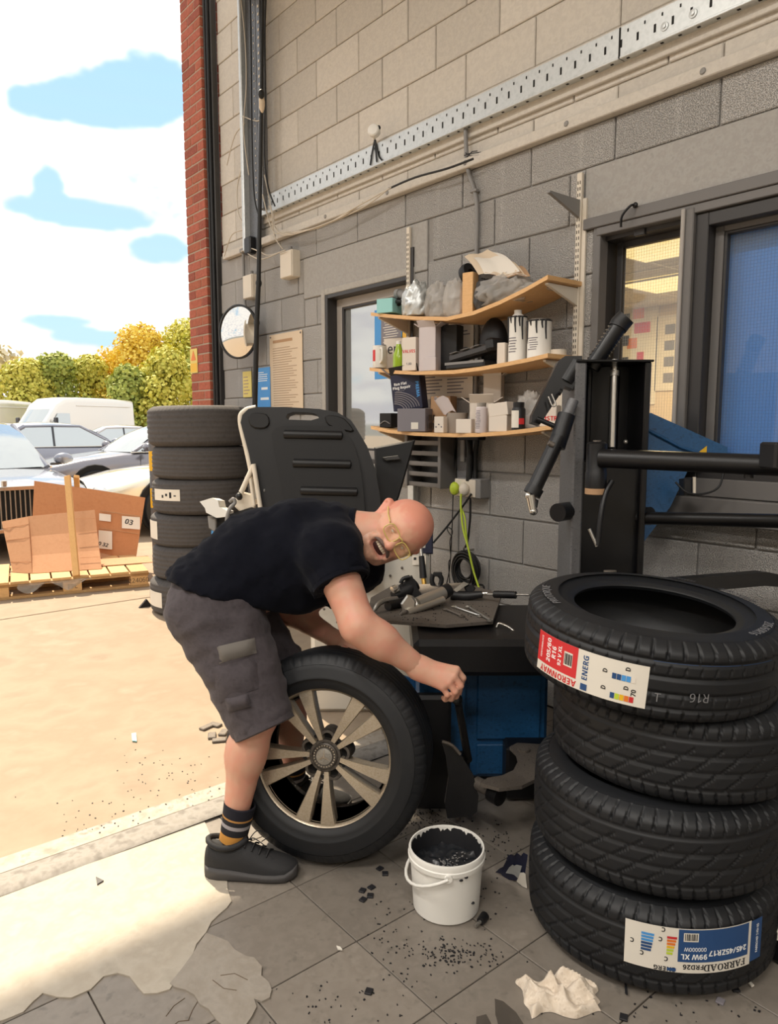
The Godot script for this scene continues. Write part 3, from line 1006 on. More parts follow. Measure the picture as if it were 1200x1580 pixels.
# ---------------------------------------------------------------- the yard
func build_yard() -> void:
	var f := struct("floor_yard")
	part(f, "joint_bed", MB.new().box(Vector3(10, -0.2, -47), Vector3(120, 0.36, 89)), M.joint_dark)
	part(f, "joint_bed", MB.new().box(Vector3(-2.1, -0.2, -3.9), Vector3(9.76, 0.36, 3.2)), M.joint_dark)
	part(f, "concrete_slab", MB.new().box(Vector3(-2.1, -0.03, -4.04), Vector3(9.76, 0.06, 3.17), 0.003), M.yard)
	var zs := [-5.637, -10.5, -16.0, -24.0, -40.0, -90.0]
	for i in zs.size() - 1:
		part(f, "concrete_slab", MB.new().box(Vector3(10, -0.03, (zs[i] + zs[i + 1]) / 2), Vector3(119, 0.06, zs[i] - zs[i + 1] - 0.012), 0.003), M.yard)
	pallet()
	cardboard()
	# striped post behind the worn tyres
	var b := thing("bollard", "grey steel post with yellow bands behind stacked worn tyres", "bollard", Vector3(2.885, 0, -7.32))
	part(b, "post", MB.new().lathe([Vector2(0.047, 0), Vector2(0.047, 1.36), Vector2(0.04, 1.39), Vector2(0, 1.4)], 18), M.grey_steel)
	for y: float in [0.28, 0.62, 1.0]:
		part(b, "yellow_band", MB.new().lathe([Vector2(0.0478, y - 0.1), Vector2(0.0482, y), Vector2(0.0478, y + 0.1)], 18), M.yellow)
	car("sedan", "dark luxury saloon facing the workshop with tall upright slatted grille", Vector3(1.62, 0, -10.62), PI / 2 * 3, 5.25, 0.98, 1.44, 0.84, "car_dark", {"grille": true, "nose": 0.74})
	car("estate_car", "cream car with rounded wing just beside stacked worn tyres", Vector3(4.92, 0, -9.6), PI, 4.35, 0.88, 1.42, 0.82, "car_cream", {})
	car("coupe", "dark grey car behind cream wing, bonnet towards the left", Vector3(5.25, 0, -12.9), PI, 4.7, 0.92, 1.38, 0.9, "car_dark_grey", {})
	car("estate_car", "dark blue grey estate with rounded roof in front of white van", Vector3(4.25, 0, -15.7), 0.15, 4.7, 0.93, 1.42, 0.93, "car_dark", {})
	car("hatchback", "pale silver car far off in front of the large van", Vector3(7.1, 0, -21.4), PI * 0.92, 4.3, 0.88, 1.36, 0.86, "car_silver", {})
	van("white high roofed panel van beneath the trees", PD(100, 690, 33.0), 33.0)
	van("white van cut by the left edge of the picture", PD(-62, 690, 34.5), 34.5)
	trees()
	for q in [[222, 588, 666, 38.0, 0.05, "leaning"], [243, 594, 640, 44.0, 0.035, "upright"]]:
		var a := PD(q[0] + 4, q[2], q[3])
		a.y = 0.0
		var t := thing("lamp_post", "thin pale %s pole in front of the yellowing trees" % q[5], "post", a, "poles before the trees")
		var top := PD(q[0] - 4, q[1], q[3]) - a
		part(t, "pole", MB.new().tube([Vector3.ZERO, top], [q[4], q[4] * 0.7], 8), M.cream_plastic)
		part(t, "base_sleeve", MB.new().lathe([Vector2(q[4] * 1.8, 0), Vector2(q[4] * 1.7, 0.5), Vector2(q[4], 0.55)], 10), M.cream_plastic)
		part(t, "cap", MB.new().ball(top, Vector3.ONE * q[4], 8, 6), M.cream_plastic)

func pallet() -> void:
	var p := thing("pallet", "wooden pallet lying on sunny concrete under flattened cartons", "pallet", Vector3(1.12, 0, -6.275), "", -0.219)
	var W := ["pallet_wood0", "pallet_wood1", "pallet_wood2"]
	var x := 0.0
	for k in 8:
		var w: float = [0.14, 0.13, 0.145, 0.14, 0.12, 0.145, 0.14, 0.14][k]
		part(p, "deck_board", MB.new().box(Vector3(x + w / 2, 0.134, -0.42 + rng.randf_range(-0.012, 0.02)), Vector3(w, 0.021, 0.86), 0.002), M[W[k % 3]])
		x += w + 0.013
	for z: float in [-0.05, -0.42, -0.8]:
		part(p, "stringer_board", MB.new().box(Vector3(0.6, 0.112, z), Vector3(1.2, 0.022, 0.1), 0.002), M.pallet_wood1)
		part(p, "bottom_board", MB.new().box(Vector3(0.6, 0.011, z), Vector3(1.2, 0.022, 0.1), 0.002), M.pallet_wood1)
		for bx: float in [0.07, 0.6, 1.12]:
			part(p, "block", MB.new().box(Vector3(bx, 0.061, z), Vector3(0.14, 0.078, 0.1), 0.003), M.pallet_wood2)
	var l := part(p, "stamp", letters("224060", 0.036), M.joint_dark)
	l.position = Vector3(1.115, 0.062, 0.001)
	l = part(p, "stamp", letters("EPL", 0.034), M.joint_dark)
	l.position = Vector3(0.6, 0.062, 0.001)
	# film torn over the front
	var rows := []
	for i in 5:
		var row := PackedVector3Array()
		for j in 22:
			row.append(Vector3(0.2 + j * 0.026 + 0.004 * sin(i * 2.0 + j), 0.122 - i * 0.012 * (1.0 + 0.8 * sin(j * 0.55)), 0.006 + 0.006 * sin(j * 1.3 + i * 2.1)))
		rows.append(row)
	solo("plastic_film", "torn clear wrap hanging over the pallet's front edge", "film", MB.new().grid(rows), M.film, "", Vector3.ZERO).transform = p.transform

# a sheet of corrugated card through a strip of points (bottom and top lines)
func sheet(bot: Array, top: Array, th: float, mid := 0.0) -> MB:
	var m := MB.new()
	var n: Vector3 = ((bot[1] - bot[0]).cross(top[0] - bot[0])).normalized()
	for s in [0.0, 1.0]:
		var off: Vector3 = n * th * (s - 0.5)
		for i in bot.size() - 1:
			for k in 3:
				var a: float = k / 3.0
				var b: float = (k + 1) / 3.0
				var bow := func(u: float) -> Vector3: return n * mid * 4.0 * u * (1.0 - u)
				var p: Array[Vector3] = [bot[i].lerp(top[i], a) + bow.call(a) + off, bot[i + 1].lerp(top[i + 1], a) + bow.call(a) + off, bot[i + 1].lerp(top[i + 1], b) + bow.call(b) + off, bot[i].lerp(top[i], b) + bow.call(b) + off]
				if s > 0:
					m.quad(p[0], p[1], p[2], p[3])
				else:
					m.quad(p[3], p[2], p[1], p[0])
	var loop: Array = bot.duplicate()
	var rt := top.duplicate()
	rt.reverse()
	loop.append_array(rt)
	for i in loop.size():
		var a: Vector3 = loop[i]
		var b: Vector3 = loop[(i + 1) % loop.size()]
		m.quad(a - n * th / 2, b - n * th / 2, b + n * th / 2, a + n * th / 2)
	return m

func cardboard() -> void:
	var h := 0.146
	var g := Vector3(0, h, 0)
	# front carton
	var b0 := PH(20, 883, h)
	var b1 := PH(50, 885, h)
	var b2 := PH(157, 878, h)
	var t0 := PD(3, 805, 6.32)
	var t1 := PD(44, 797, 6.42)
	var t2 := PD(146, 787, 6.62)
	var a := thing("carton", "flattened brown carton with plain side leaning in front on the pallet", "carton", b1)
	part(a, "left_flap", sheet([b0, b1], [t0, t1], 0.008), M.card, true)
	part(a, "main_panel", sheet([b1, b2], [t1, t2], 0.008, -0.03), M.card, true)
	for k in 3:
		var u: float = [0.2, 0.62, 0.86][k]
		part(a, "crease", MB.new().tube([b0.lerp(t0, u) - FWD * 0.006, b1.lerp(t1, u) - FWD * 0.006], 0.0016, 5), M.card, true)
		part(a, "crease", MB.new().tube([b2.lerp(t2, u) - FWD * 0.012 - (b2 - b1) * 0.3, b2.lerp(t2, u) - FWD * 0.012], 0.0016, 5), M.card, true)
	# rear carton
	var c0 := PD(50, 810, 6.75)
	var c1 := PD(150, 852, 6.86)
	var c2 := PD(209, 866, 6.9)
	var d0 := PD(53, 742, 6.9)
	var d1 := PD(156, 757, 7.02)
	var d2 := PD(224, 768, 7.06)
	c0 = PD(47, 868, 6.72)
	var b := thing("carton", "orange brown carton with white labels standing behind the plain one", "carton", Vector3(c1.x, h, c1.z))
	part(b, "left_panel", sheet([c0, c1], [d0, d1], 0.008), M.card_orange, true)
	part(b, "right_panel", sheet([c1, c2], [d1, d2], 0.008), M.card_orange, true)
	part(b, "bottom_flap", sheet([PD(150, 860, 6.75), PD(209, 874, 6.78)], [c1, c2], 0.008), M.card, true)
	part(b, "crease", MB.new().tube([PD(155, 788, 6.93), PD(218, 797, 6.97)], 0.004, 5), M.card_brown, true)
	part(b, "crease", MB.new().tube([PD(153, 815, 6.9), PD(214, 824, 6.94)], 0.003, 5), M.card_brown, true)
	var n := (c2 - c1).cross(d1 - c1).normalized()
	for q in [[188, 796, 216, 815], [153, 792, 171, 803], [152, 818, 173, 846]]:
		var u0 := (PD(q[0], q[1], 6.965) - n * 0.0)
		var qd := func(px: float, py: float) -> Vector3:
			var r := ray(px, py)
			return EYE + r * ((c1 + n * 0.02 - EYE).dot(n) / r.dot(n))
		var s := MB.new()
		s.quad(qd.call(q[0], q[3]), qd.call(q[2], q[3] + 2), qd.call(q[2], q[1] + 2), qd.call(q[0], q[1]))
		var st := part(b, "label_sticker", s, M.sticker, true)
		var c: Vector3 = qd.call((q[0] + q[2]) / 2.0 - 3, (q[1] + q[3]) / 2.0 + (8 if q[2] == 173 else 0))
		if q[2] != 171:
			var l := part(st, "print", letters("03" if q[2] == 216 else "0 32", 0.05 if q[2] == 216 else 0.035, 0.001, false, true), M.ink, true)
			l.transform = st.transform.affine_inverse() * b.transform.affine_inverse() * Transform3D(Basis((c2 - c1).normalized(), n.cross(c2 - c1).normalized(), n), c + n * 0.001)
	# two timbers
	var q0 := PH(118, 889, h)
	var q1 := PD(104, 735, 6.35)
	solo("timber_batten", "long pale timber batten leaning in front of the cartons", "timber", MB.new().box(Vector3(0, (q1 - q0).length() / 2, 0), Vector3(0.05, (q1 - q0).length(), 0.032), 0.003), M.timber, "leaning timbers").transform = Transform3D(bas_y(q1 - q0, RGT), q0)
	q0 = PH(123, 838, 0.0)
	q1 = PD(118, 735, 7.3)
	solo("timber_batten", "shorter timber batten showing behind the orange carton", "timber", MB.new().box(Vector3(0, (q1 - q0).length() / 2, 0), Vector3(0.05, (q1 - q0).length(), 0.032), 0.003), M.timber, "leaning timbers").transform = Transform3D(bas_y(q1 - q0, RGT), q0)
	# loose sheet of card on the deck
	solo("card_sheet", "loose pale sheet of card flat on the pallet deck", "card", MB.new().box(Vector3.ZERO, Vector3(0.5, 0.006, 0.35)), M.card, "", PH(190, 868, h) + Vector3(0.0, 0.005, -0.05)).rotation.y = -0.25

func wheel_at(parent: Node3D, p: Vector3, r: float, out: float) -> void:
	var b := Basis(Vector3.RIGHT, PI / 2 * out)
	var w := part(parent, "wheel", MB.new().lathe([Vector2(r * 0.62, -0.1), Vector2(r * 0.93, -0.105), Vector2(r, -0.07), Vector2(r, 0.07), Vector2(r * 0.93, 0.105), Vector2(r * 0.62, 0.1)], 22), M.rubber)
	w.transform = Transform3D(b, p)
	part(w, "rim", MB.new().lathe([Vector2(0, 0.06), Vector2(r * 0.2, 0.07), Vector2(r * 0.5, 0.05), Vector2(r * 0.62, 0.095), Vector2(r * 0.64, 0.1)], 22), M.galv)

# heading: turn about y of a car that points along +x
func car(called: String, label: String, at: Vector3, turn: float, L: float, hw: float, H: float, belt: float, paint: String, opt: Dictionary) -> Node3D:
	var t := thing(called, label, "car", at, "cars parked in the yard", turn)
	var nose: float = opt.get("nose", belt - 0.16)
	var h := L / 2
	# side outline: (x, top of body, half width factor)
	var st := [[-h, 0.62, 0.70], [-h + 0.05, belt - 0.06, 0.86], [-h + 0.35, belt + 0.02, 0.95], [-h * 0.55, belt + 0.03, 1.0], [0.0, belt + 0.01, 1.0], [h * 0.32, belt, 1.0], [h * 0.42, belt - 0.01, 1.0], [h * 0.7, lerpf(belt, nose, 0.5), 0.98], [h - 0.3, nose, 0.94], [h - 0.08, nose - 0.05, 0.84], [h, 0.55, 0.72]]
	var rows := []
	for s in st:
		var row := PackedVector3Array()
		var w: float = hw * s[2]
		var top: float = s[1]
		var lo := 0.22 if absf(s[0]) < h - 0.2 else 0.3
		for q in [[0.0, lo], [0.8, lo], [0.97, lo + 0.08], [1.0, lerpf(lo, top, 0.5)], [0.985, lerpf(lo, top, 0.78)], [0.93, top - 0.035], [0.84, top], [0.45, top + 0.018], [0.0, top + 0.024]]:
			row.append(Vector3(s[0], q[1], w * q[0]))
		for k in range(7, 0, -1):
			row.append(Vector3(row[k].x, row[k].y, -row[k].z))
		rows.append(row)
	var bm := MB.new().grid(rows, true, true)
	for e in [0, st.size() - 1]:
		var c := Vector3.ZERO
		for p: Vector3 in rows[e]: c += p
		c /= rows[e].size()
		for j in rows[e].size():
			var p: Vector3 = rows[e][j]
			var q: Vector3 = rows[e][(j + 1) % rows[e].size()]
			if e == 0: bm.tri(c, q, p)
			else: bm.tri(c, p, q)
	part(t, "body", bm, M[paint])
	# cabin
	var xa := h * 0.42
	var xb := h * 0.42 - 0.78
	var xc := -h * 0.42
	var xd := -h * 0.78
	var wb := hw * 0.86
	var wt := hw * 0.64
	var roof := []
	for i in 7:
		var u := i / 6.0
		var row := PackedVector3Array()
		for j in 9:
			var v := j / 4.0 - 1.0
			row.append(Vector3(lerpf(xb, xc, u) + 0.06 * v * v * (1 - 2 * u) * -1.0, H - 0.05 * v * v - 0.035 * (2 * u - 1) * (2 * u - 1), wt * v))
		roof.append(row)
	part(t, "roof", MB.new().grid(roof, false, false), M[paint])
	var ws := []
	var rw := []
	for i in 6:
		var u := i / 5.0
		var a := PackedVector3Array()
		var b := PackedVector3Array()
		for j in 9:
			var v := j / 4.0 - 1.0
			a.append(Vector3(lerpf(xa - 0.16 * v * v, xb - 0.06 * v * v, u), lerpf(belt + 0.015, H - 0.05 * v * v - 0.035, u) + 0.05 * sin(PI * u), lerpf(wb, wt, u) * v))
			b.append(Vector3(lerpf(xd + 0.1 * v * v, xc + 0.06 * v * v, u), lerpf(belt + 0.03, H - 0.05 * v * v - 0.035, u) + 0.04 * sin(PI * u), lerpf(wb, wt, u) * v))
		ws.append(a); rw.append(b)
	part(t, "windscreen", MB.new().grid(ws), M.car_glass)
	part(t, "rear_window", MB.new().grid(rw), M.car_glass)
	for s: float in [-1.0, 1.0]:
		var A := Vector3(xa - 0.16, belt + 0.01, wb * s)
		var B := Vector3(xb - 0.06, H - 0.088, wt * s)
		var C := Vector3(xc + 0.06, H - 0.088, wt * s)
		var D := Vector3(xd + 0.1, belt + 0.025, wb * s)
		var mb := (A + D) / 2
		var mt := (B + C) / 2
		var o := Vector3(0, 0, 0.012 * s)
		for q in [[A, mb, mt, B], [mb, D, C, mt]]:
			var g := MB.new()
			g.qo(q[0] + o, q[1] + o, q[2] + o, q[3] + o, Vector3.ZERO)
			part(t, "side_window", g, M.car_glass)
		part(t, "pillar", MB.new().tube([A, B], 0.032, 8), M[paint])
		part(t, "roof_rail", MB.new().tube([B, (B + C) / 2 + Vector3(0, 0.012, 0), C], 0.03, 8), M[paint])
		part(t, "pillar", MB.new().tube([mb + o, mt + o], 0.022, 8), M.car_black)
		part(t, "pillar", MB.new().tube([C, D], 0.05, 8), M[paint])
		part(t, "window_trim", MB.new().tube([A + Vector3(0.05, 0, 0.03 * s), D + Vector3(0, 0, 0.03 * s)], 0.012, 6), M.chrome)
		var mi := part(t, "wing_mirror", MB.new().ball(Vector3(xa - 0.32, belt + 0.1, (hw + 0.1) * s), Vector3(0.07, 0.075, 0.12), 12, 8), M[paint])
		part(mi, "mirror_stalk", MB.new().box(Vector3(xa - 0.3, belt + 0.04, (hw + 0.0) * s), Vector3(0.05, 0.03, 0.14), 0.01), M.car_black)
		part(t, "headlamp_lens", MB.new().ball(Vector3(h - 0.13, nose - 0.1, hw * 0.66 * s), Vector3(0.1, 0.075, 0.17), 12, 8), M.chrome)
		part(t, "door_seam", MB.new().tube([Vector3(xa - 0.25, 0.35, hw * 1.003 * s), Vector3(xa - 0.22, lerpf(0.22, belt, 0.5), hw * 1.004 * s), Vector3(xa - 0.25, belt - 0.06, hw * 0.97 * s)], 0.006, 5), M.car_black)
		for wx: float in [h - 0.86, -h + 0.86]:
			part(t, "wheel_arch", MB.new().lathe([Vector2(0.0, 0.0), Vector2(0.37, 0.0), Vector2(0.38, -0.02)], 20, Transform3D(Basis(Vector3.RIGHT, PI / 2 * s), Vector3(wx, 0.36, (hw + 0.004) * s))), M.hole)
			wheel_at(t, Vector3(wx, 0.325, (hw - 0.06) * s), 0.325, s)
	part(t, "bumper_strip", MB.new().box(Vector3(h - 0.03, 0.34, 0), Vector3(0.1, 0.14, hw * 1.2), 0.03), M.car_black)
	if opt.has("grille"):
		var gr := part(t, "grille", bars(MB.new(), -0.46, 0.3, 0.46, 0.76, 0.04, h + 0.03, 0.05), M.chrome)
		part(gr, "grille_back", MB.new().box(Vector3(h + 0.0, 0.53, 0), Vector3(0.06, 0.42, 0.86)), M.hole)
		for k in 19:
			part(gr, "slat", MB.new().box(Vector3(h + 0.035, 0.53, -0.405 + 0.045 * k), Vector3(0.02, 0.4, 0.012), 0.002), M.bare_steel)
		part(t, "emblem", MB.new().box(Vector3(h + 0.02, 0.79, 0), Vector3(0.05, 0.07, 0.05), 0.01), M.chrome)
	return t

func van(label: String, at: Vector3, depth: float) -> void:
	at.y = 0.0
	# nose towards the camera's left
	var fw := (-RGT * 0.42 - Vector3(FWD.x, 0, FWD.z) * 0.9).normalized()
	var t := thing("panel_van", label, "van", at - fw * 0.6, "white vans parked under the trees", atan2(-fw.z, fw.x))
	var hw := 1.0
	var st := [[-2.8, 2.35, 0.9, 0.86], [-2.74, 2.5, 0.97, 0.9], [-1.5, 2.56, 1.0, 0.92], [0.6, 2.56, 1.0, 0.92], [1.25, 2.5, 1.0, 0.9], [1.65, 2.26, 1.0, 0.86], [1.95, 1.86, 1.0, 0.85], [2.3, 1.42, 0.99, 0.86], [2.42, 1.22, 0.98, 0.88], [2.75, 1.06, 0.94, 0.86], [2.95, 0.85, 0.86, 0.8], [3.0, 0.6, 0.8, 0.75]]
	var rows := []
	for s in st:
		var row := PackedVector3Array()
		var w: float = hw * s[2]
		var top: float = s[1]
		for q in [[0.0, 0.35], [0.9, 0.35], [1.0, 0.5], [1.0, minf(1.1, lerpf(0.4, top, 0.6))], [lerpf(1.0, s[3], 0.7), lerpf(0.4, top, 0.9)], [s[3], top - 0.05], [s[3] - 0.1, top], [0.0, top + 0.04]]:
			row.append(Vector3(s[0], q[1], w * q[0]))
		for k in range(6, 0, -1):
			row.append(Vector3(row[k].x, row[k].y, -row[k].z))
		rows.append(row)
	var bm := MB.new().grid(rows, true, true)
	for e in [0, st.size() - 1]:
		for j in rows[e].size() - 2:
			var p: Vector3 = rows[e][0]
			var q: Vector3 = rows[e][j + 1]
			var r: Vector3 = rows[e][j + 2]
			if e == 0: bm.tri(p, r, q)
			else: bm.tri(p, q, r)
	part(t, "body", bm, M.car_white)
	var ws := []
	for i in 5:
		var u := i / 4.0
		var a := PackedVector3Array()
		for j in 7:
			var v := j / 3.0 - 1.0
			a.append(Vector3(lerpf(2.36 - 0.1 * v * v, 1.86 - 0.1 * v * v, u) + 0.03, lerpf(1.36, 2.0, u) + 0.03, 0.82 * v))
		ws.append(a)
	part(t, "windscreen", MB.new().grid(ws), M.car_glass)
	for s: float in [-1.0, 1.0]:
		var g := MB.new()
		g.qo(Vector3(2.12, 1.28, 1.0 * s), Vector3(1.1, 1.25, 1.012 * s), Vector3(1.1, 1.85, 0.99 * s), Vector3(1.72, 1.85, 0.975 * s), Vector3.ZERO)
		part(t, "side_window", g, M.car_glass)
		part(t, "wing_mirror", MB.new().box(Vector3(2.0, 1.5, 1.18 * s), Vector3(0.1, 0.35, 0.22), 0.03), M.car_black)
		part(t, "side_rail", MB.new().box(Vector3(-0.9, 2.2, 0.975 * s), Vector3(3.2, 0.04, 0.03), 0.01), M.car_white)
		part(t, "headlamp_lens", MB.new().ball(Vector3(2.8, 0.95, 0.72 * s), Vector3(0.12, 0.14, 0.16), 10, 7), M.chrome)
		for wx: float in [1.95, -1.75]:
			part(t, "wheel_arch", MB.new().lathe([Vector2(0.0, 0.0), Vector2(0.4, 0.0), Vector2(0.41, -0.02)], 18, Transform3D(Basis(Vector3.RIGHT, PI / 2 * s), Vector3(wx, 0.38, 1.006 * s))), M.hole)
			wheel_at(t, Vector3(wx, 0.34, 0.93 * s), 0.34, s)
	part(t, "bumper", MB.new().box(Vector3(2.95, 0.5, 0), Vector3(0.16, 0.3, 1.7), 0.05), M.grey_plastic)

func trees() -> void:
	var r2 := RandomNumberGenerator.new()
	r2.seed = 99
	var names := {"g": "green leafed tree", "y": "golden yellow tree", "l": "yellow green tree", "p": "pale thin leafed tree"}
	var base := {"g": [Color(0.27, 0.34, 0.07), Color(0.5, 0.52, 0.12)], "y": [Color(0.75, 0.52, 0.06), Color(0.9, 0.7, 0.14)], "l": [Color(0.5, 0.5, 0.08), Color(0.74, 0.66, 0.14)], "p": [Color(0.55, 0.5, 0.38), Color(0.72, 0.64, 0.45)]}
	# column, row of the crown's top, depth, kind, how to tell it
	var list := [[-420, 560, 40, "g", "out to the far left"], [-330, 550, 42, "l", "left of the frame"], [-240, 556, 41, "g", "left of the small van"], [-160, 545, 43, "l", "behind the small van"], [-80, 552, 40, "g", "just left of the picture"],
		[5, 538, 46, "p", "at the left edge of the picture"], [42, 556, 40, "l", "behind the van's cab"], [92, 549, 41, "g", "rising over the middle of the van"], [140, 552, 43, "l", "behind the van's tall roof"], [182, 540, 46, "y", "low between two taller crowns"],
		[226, 506, 44, "y", "tallest of the yellowing crowns"], [205, 566, 38, "g", "in front, beside the thin poles"], [262, 540, 39, "l", "lower, left of the worn tyres"], [285, 498, 46, "l", "beside the brick pier"], [340, 500, 44, "g", "hidden mostly by the brick pier"], [430, 510, 44, "l", "far behind the building"]]
	for q in list:
		var at := PD(q[0], 690, q[2])
		at.y = 0
		var top := PD(q[0], q[1], q[2]).y
		var t := thing("tree", "%s %s" % [names[q[3]], q[4]], "tree", at, "trees beyond the yard")
		part(t, "trunk", MB.new().tube([Vector3.ZERO, Vector3(0.1, top * 0.4, 0), Vector3(0, top * 0.8, 0.1)], [0.2, 0.15, 0.05], 8), M.bark)
		var lm := MB.new()
		var blobs := []
		for k in 13:
			var hh := r2.randf_range(0.1, 1.0)
			var rad := top * lerpf(0.27, 0.15, hh)
			blobs.append([Vector3(r2.randf_range(-1, 1) * top * 0.34 * (1.15 - hh), minf(top * hh, top - rad * 0.9), r2.randf_range(-1, 1) * top * 0.3 * (1.15 - hh)), rad])
		var c0: Color = base[q[3]][0]
		var c1: Color = base[q[3]][1]
		var cnt := 7000 if q[3] != "p" else 900
		if q[0] < -50 or q[0] > 320: cnt = 1600
		for k in cnt:
			var b: Array = blobs[k % blobs.size()]
			var d := Vector3(r2.randfn(), r2.randfn() * 0.8 + 0.15, r2.randfn()).normalized()
			var p: Vector3 = b[0] + d * b[1] * r2.randf_range(0.7, 1.08)
			if p.y < 0.25: continue
			var s := r2.randf_range(0.05, 0.115) * (1.0 if cnt > 2000 else 1.9)
			var u := Vector3(r2.randfn(), r2.randfn(), r2.randfn()).normalized()
			var w := u.cross(d).normalized()
			var nn := (d + u * 0.7).normalized()
			var e := nn.cross(w).normalized()
			lm.tint = c0.lerp(c1, r2.randf())
			lm.quad(p - w * s - e * s * 0.6, p + w * s * 0.4 - e * s, p + w * s + e * s * 0.6, p - w * s * 0.4 + e * s)
		tag(part(t, "foliage", lm, M.leaf), "", "", "", "stuff")

# ---------------------------------------------------------------- tyre changer, balancer
# outline given by picture points on the plane at depth d; lies between d + z0 and d + z1 (z towards the eye)
func outline(pts: Array, d: float, z0: float, z1: float, bev := 0.0, round_ := 0) -> MB:
	var p := PackedVector2Array()
	for q in pts:
		p.append(Vector2((q[0] - 600.0) * d / FOCAL, -(q[1] - 790.0) * d / FOCAL))
	for k in round_:
		var o := PackedVector2Array()
		for i in p.size():
			var a := p[i]
			var b := p[(i + 1) % p.size()]
			o.append(a.lerp(b, 0.25)); o.append(a.lerp(b, 0.75))
		p = o
	return MB.new().prism(p, z0, z1, Transform3D(Basis(RGT, UPV, -FWD), EYE + FWD * d), bev)

func ground_of(p: Vector3) -> Vector3:
	return Vector3(p.x, 0, p.z)

func build_machines() -> void:
	tyre_changer()
	balancer()
	plate_tools()

func tyre_changer() -> void:
	var FH := Vector3(FWD.x, 0, FWD.z).normalized()
	var LV := Basis(RGT, Vector3.UP, -FH)   # upright axes that face the eye
	var base := ground_of(PD(760, 1200, 2.8))
	var t := thing("tyre_changer", "blue and black tyre changer with tall black post and jointed arms", "machine", base)
	# cabinet
	var c := ground_of(PD(752, 1200, 2.62))
	var ci := c + FH * 0.17      # the cabinet stands back under its housing
	var cab := MB.new().box(ci + FH * 0.26 + Vector3(0, 0.27, 0), Vector3(0.5, 0.5, 0.5), 0.012, LV)
	part(t, "cabinet", cab, M.blue_paint, true)
	part(t, "plinth", MB.new().box(ci + FH * 0.27 + Vector3(0, 0.015, 0), Vector3(0.46, 0.03, 0.46), 0.004, LV), M.black_steel, true)
	part(t, "cabinet_panel", MB.new().box(ci + FH * 0.004 + RGT * 0.1 + Vector3(0, 0.33, 0), Vector3(0.24, 0.3, 0.014), 0.004, LV), M.blue_paint, true)
	part(t, "cabinet_panel", MB.new().box(ci + FH * 0.004 + RGT * 0.1 + Vector3(0, 0.1, 0), Vector3(0.24, 0.12, 0.014), 0.004, LV), M.blue_paint, true)
	part(t, "side_panel", MB.new().box(ci + FH * -0.012 - RGT * 0.1 + Vector3(0, 0.28, 0), Vector3(0.07, 0.44, 0.03), 0.006, LV), M.blue_paint, true)
	part(t, "black_cover", MB.new().box(c + FH * -0.015 - RGT * 0.2 + Vector3(0, 0.22, 0), Vector3(0.13, 0.42, 0.05), 0.012, LV), M.black_steel, true)
	part(t, "upper_housing", MB.new().box(c + FH * 0.2 + RGT * 0.0 + Vector3(0, 0.57, 0), Vector3(0.54, 0.13, 0.52), 0.02, LV), M.black_steel, true)
	part(t, "side_wing", outline([[612, 1040], [645, 1052], [648, 1150], [612, 1140]], 2.86, -0.03, 0.0, 0.004), M.blue_paint, true)
	# flat top
	var pl := PackedVector2Array()
	for q in [[566, 950], [572, 922], [606, 903], [716, 899], [774, 917], [760, 958], [688, 964], [590, 957]]:
		var g := PH(q[0], q[1], 0.66)
		pl.append(Vector2(g.x, g.z))
	var top := flat_patch(pl, 0.012)
	var tp := part(t, "top_plate", top, M.old_steel, true)
	tp.position.y += 0.648
	# post: open channel
	var pc := ground_of(PD(944, 700, 2.6))
	var ph := 1.588
	part(t, "post_back", MB.new().box(pc + FH * 0.19 + Vector3(0, ph / 2, 0), Vector3(0.26, ph, 0.02), 0.003, LV), M.black_satin, true)
	part(t, "post_flange", MB.new().box(pc - RGT * 0.118 + FH * 0.1 + Vector3(0, ph / 2, 0), Vector3(0.04, ph, 0.2), 0.006, LV), M.grey_steel, true)
	part(t, "post_flange", MB.new().box(pc + RGT * 0.118 + FH * 0.1 + Vector3(0, ph / 2, 0), Vector3(0.022, ph, 0.2), 0.004, LV), M.black_satin, true)
	part(t, "post_web", MB.new().box(pc + FH * 0.06 + RGT * 0.02 + Vector3(0, 0.62, 0), Vector3(0.23, 1.24, 0.06), 0.004, LV), M.black_satin, true)
	part(t, "post_lip", MB.new().box(pc + FH * 0.1 + Vector3(0, ph + 0.004, 0), Vector3(0.27, 0.008, 0.21), 0.002, LV), M.black_steel, true)
	part(t, "guide_rib", MB.new().box(pc + FH * 0.17 - RGT * 0.045 + Vector3(0, 1.4, 0), Vector3(0.02, 0.36, 0.03), 0.005, LV), M.black_steel, true)
	part(t, "guide_rib", MB.new().box(pc + FH * 0.17 + RGT * 0.055 + Vector3(0, 1.4, 0), Vector3(0.03, 0.36, 0.03), 0.01, LV), M.black_steel, true)
	part(t, "piston_rod", MB.new().rod(PD(948, 555, 2.62), PD(944, 690, 2.62), 0.0125, 14), M.chrome, true)
	part(t, "piston_collar", MB.new().rod(PD(948, 572, 2.62), PD(947.5, 580, 2.62), 0.017, 14), M.bare_steel, true)
	part(t, "bolt", MB.new().ball(PD(965, 682, 2.66), Vector3.ONE * 0.009, 10, 6), M.bare_steel, true)
	part(t, "base_bolt", MB.new().rod(PD(941, 892, 2.52), PD(941, 880, 2.52), 0.024, 6), M.old_steel, true)
	# upper helper arm
	var k0 := PD(921, 682, 2.47)
	var kn := part(t, "arm_knuckle", MB.new().lathe([Vector2(0, 0.002), Vector2(0.026, 0.0), Vector2(0.034, -0.006), Vector2(0.034, -0.10), Vector2(0.036, -0.104), Vector2(0.036, -0.155), Vector2(0.03, -0.16)], 20, Transform3D(Basis.IDENTITY, k0)), M.black_steel, true)
	part(kn, "knuckle_cap", MB.new().rod(k0, k0 + Vector3(0, 0.006, 0), 0.014, 8), M.old_steel, true)
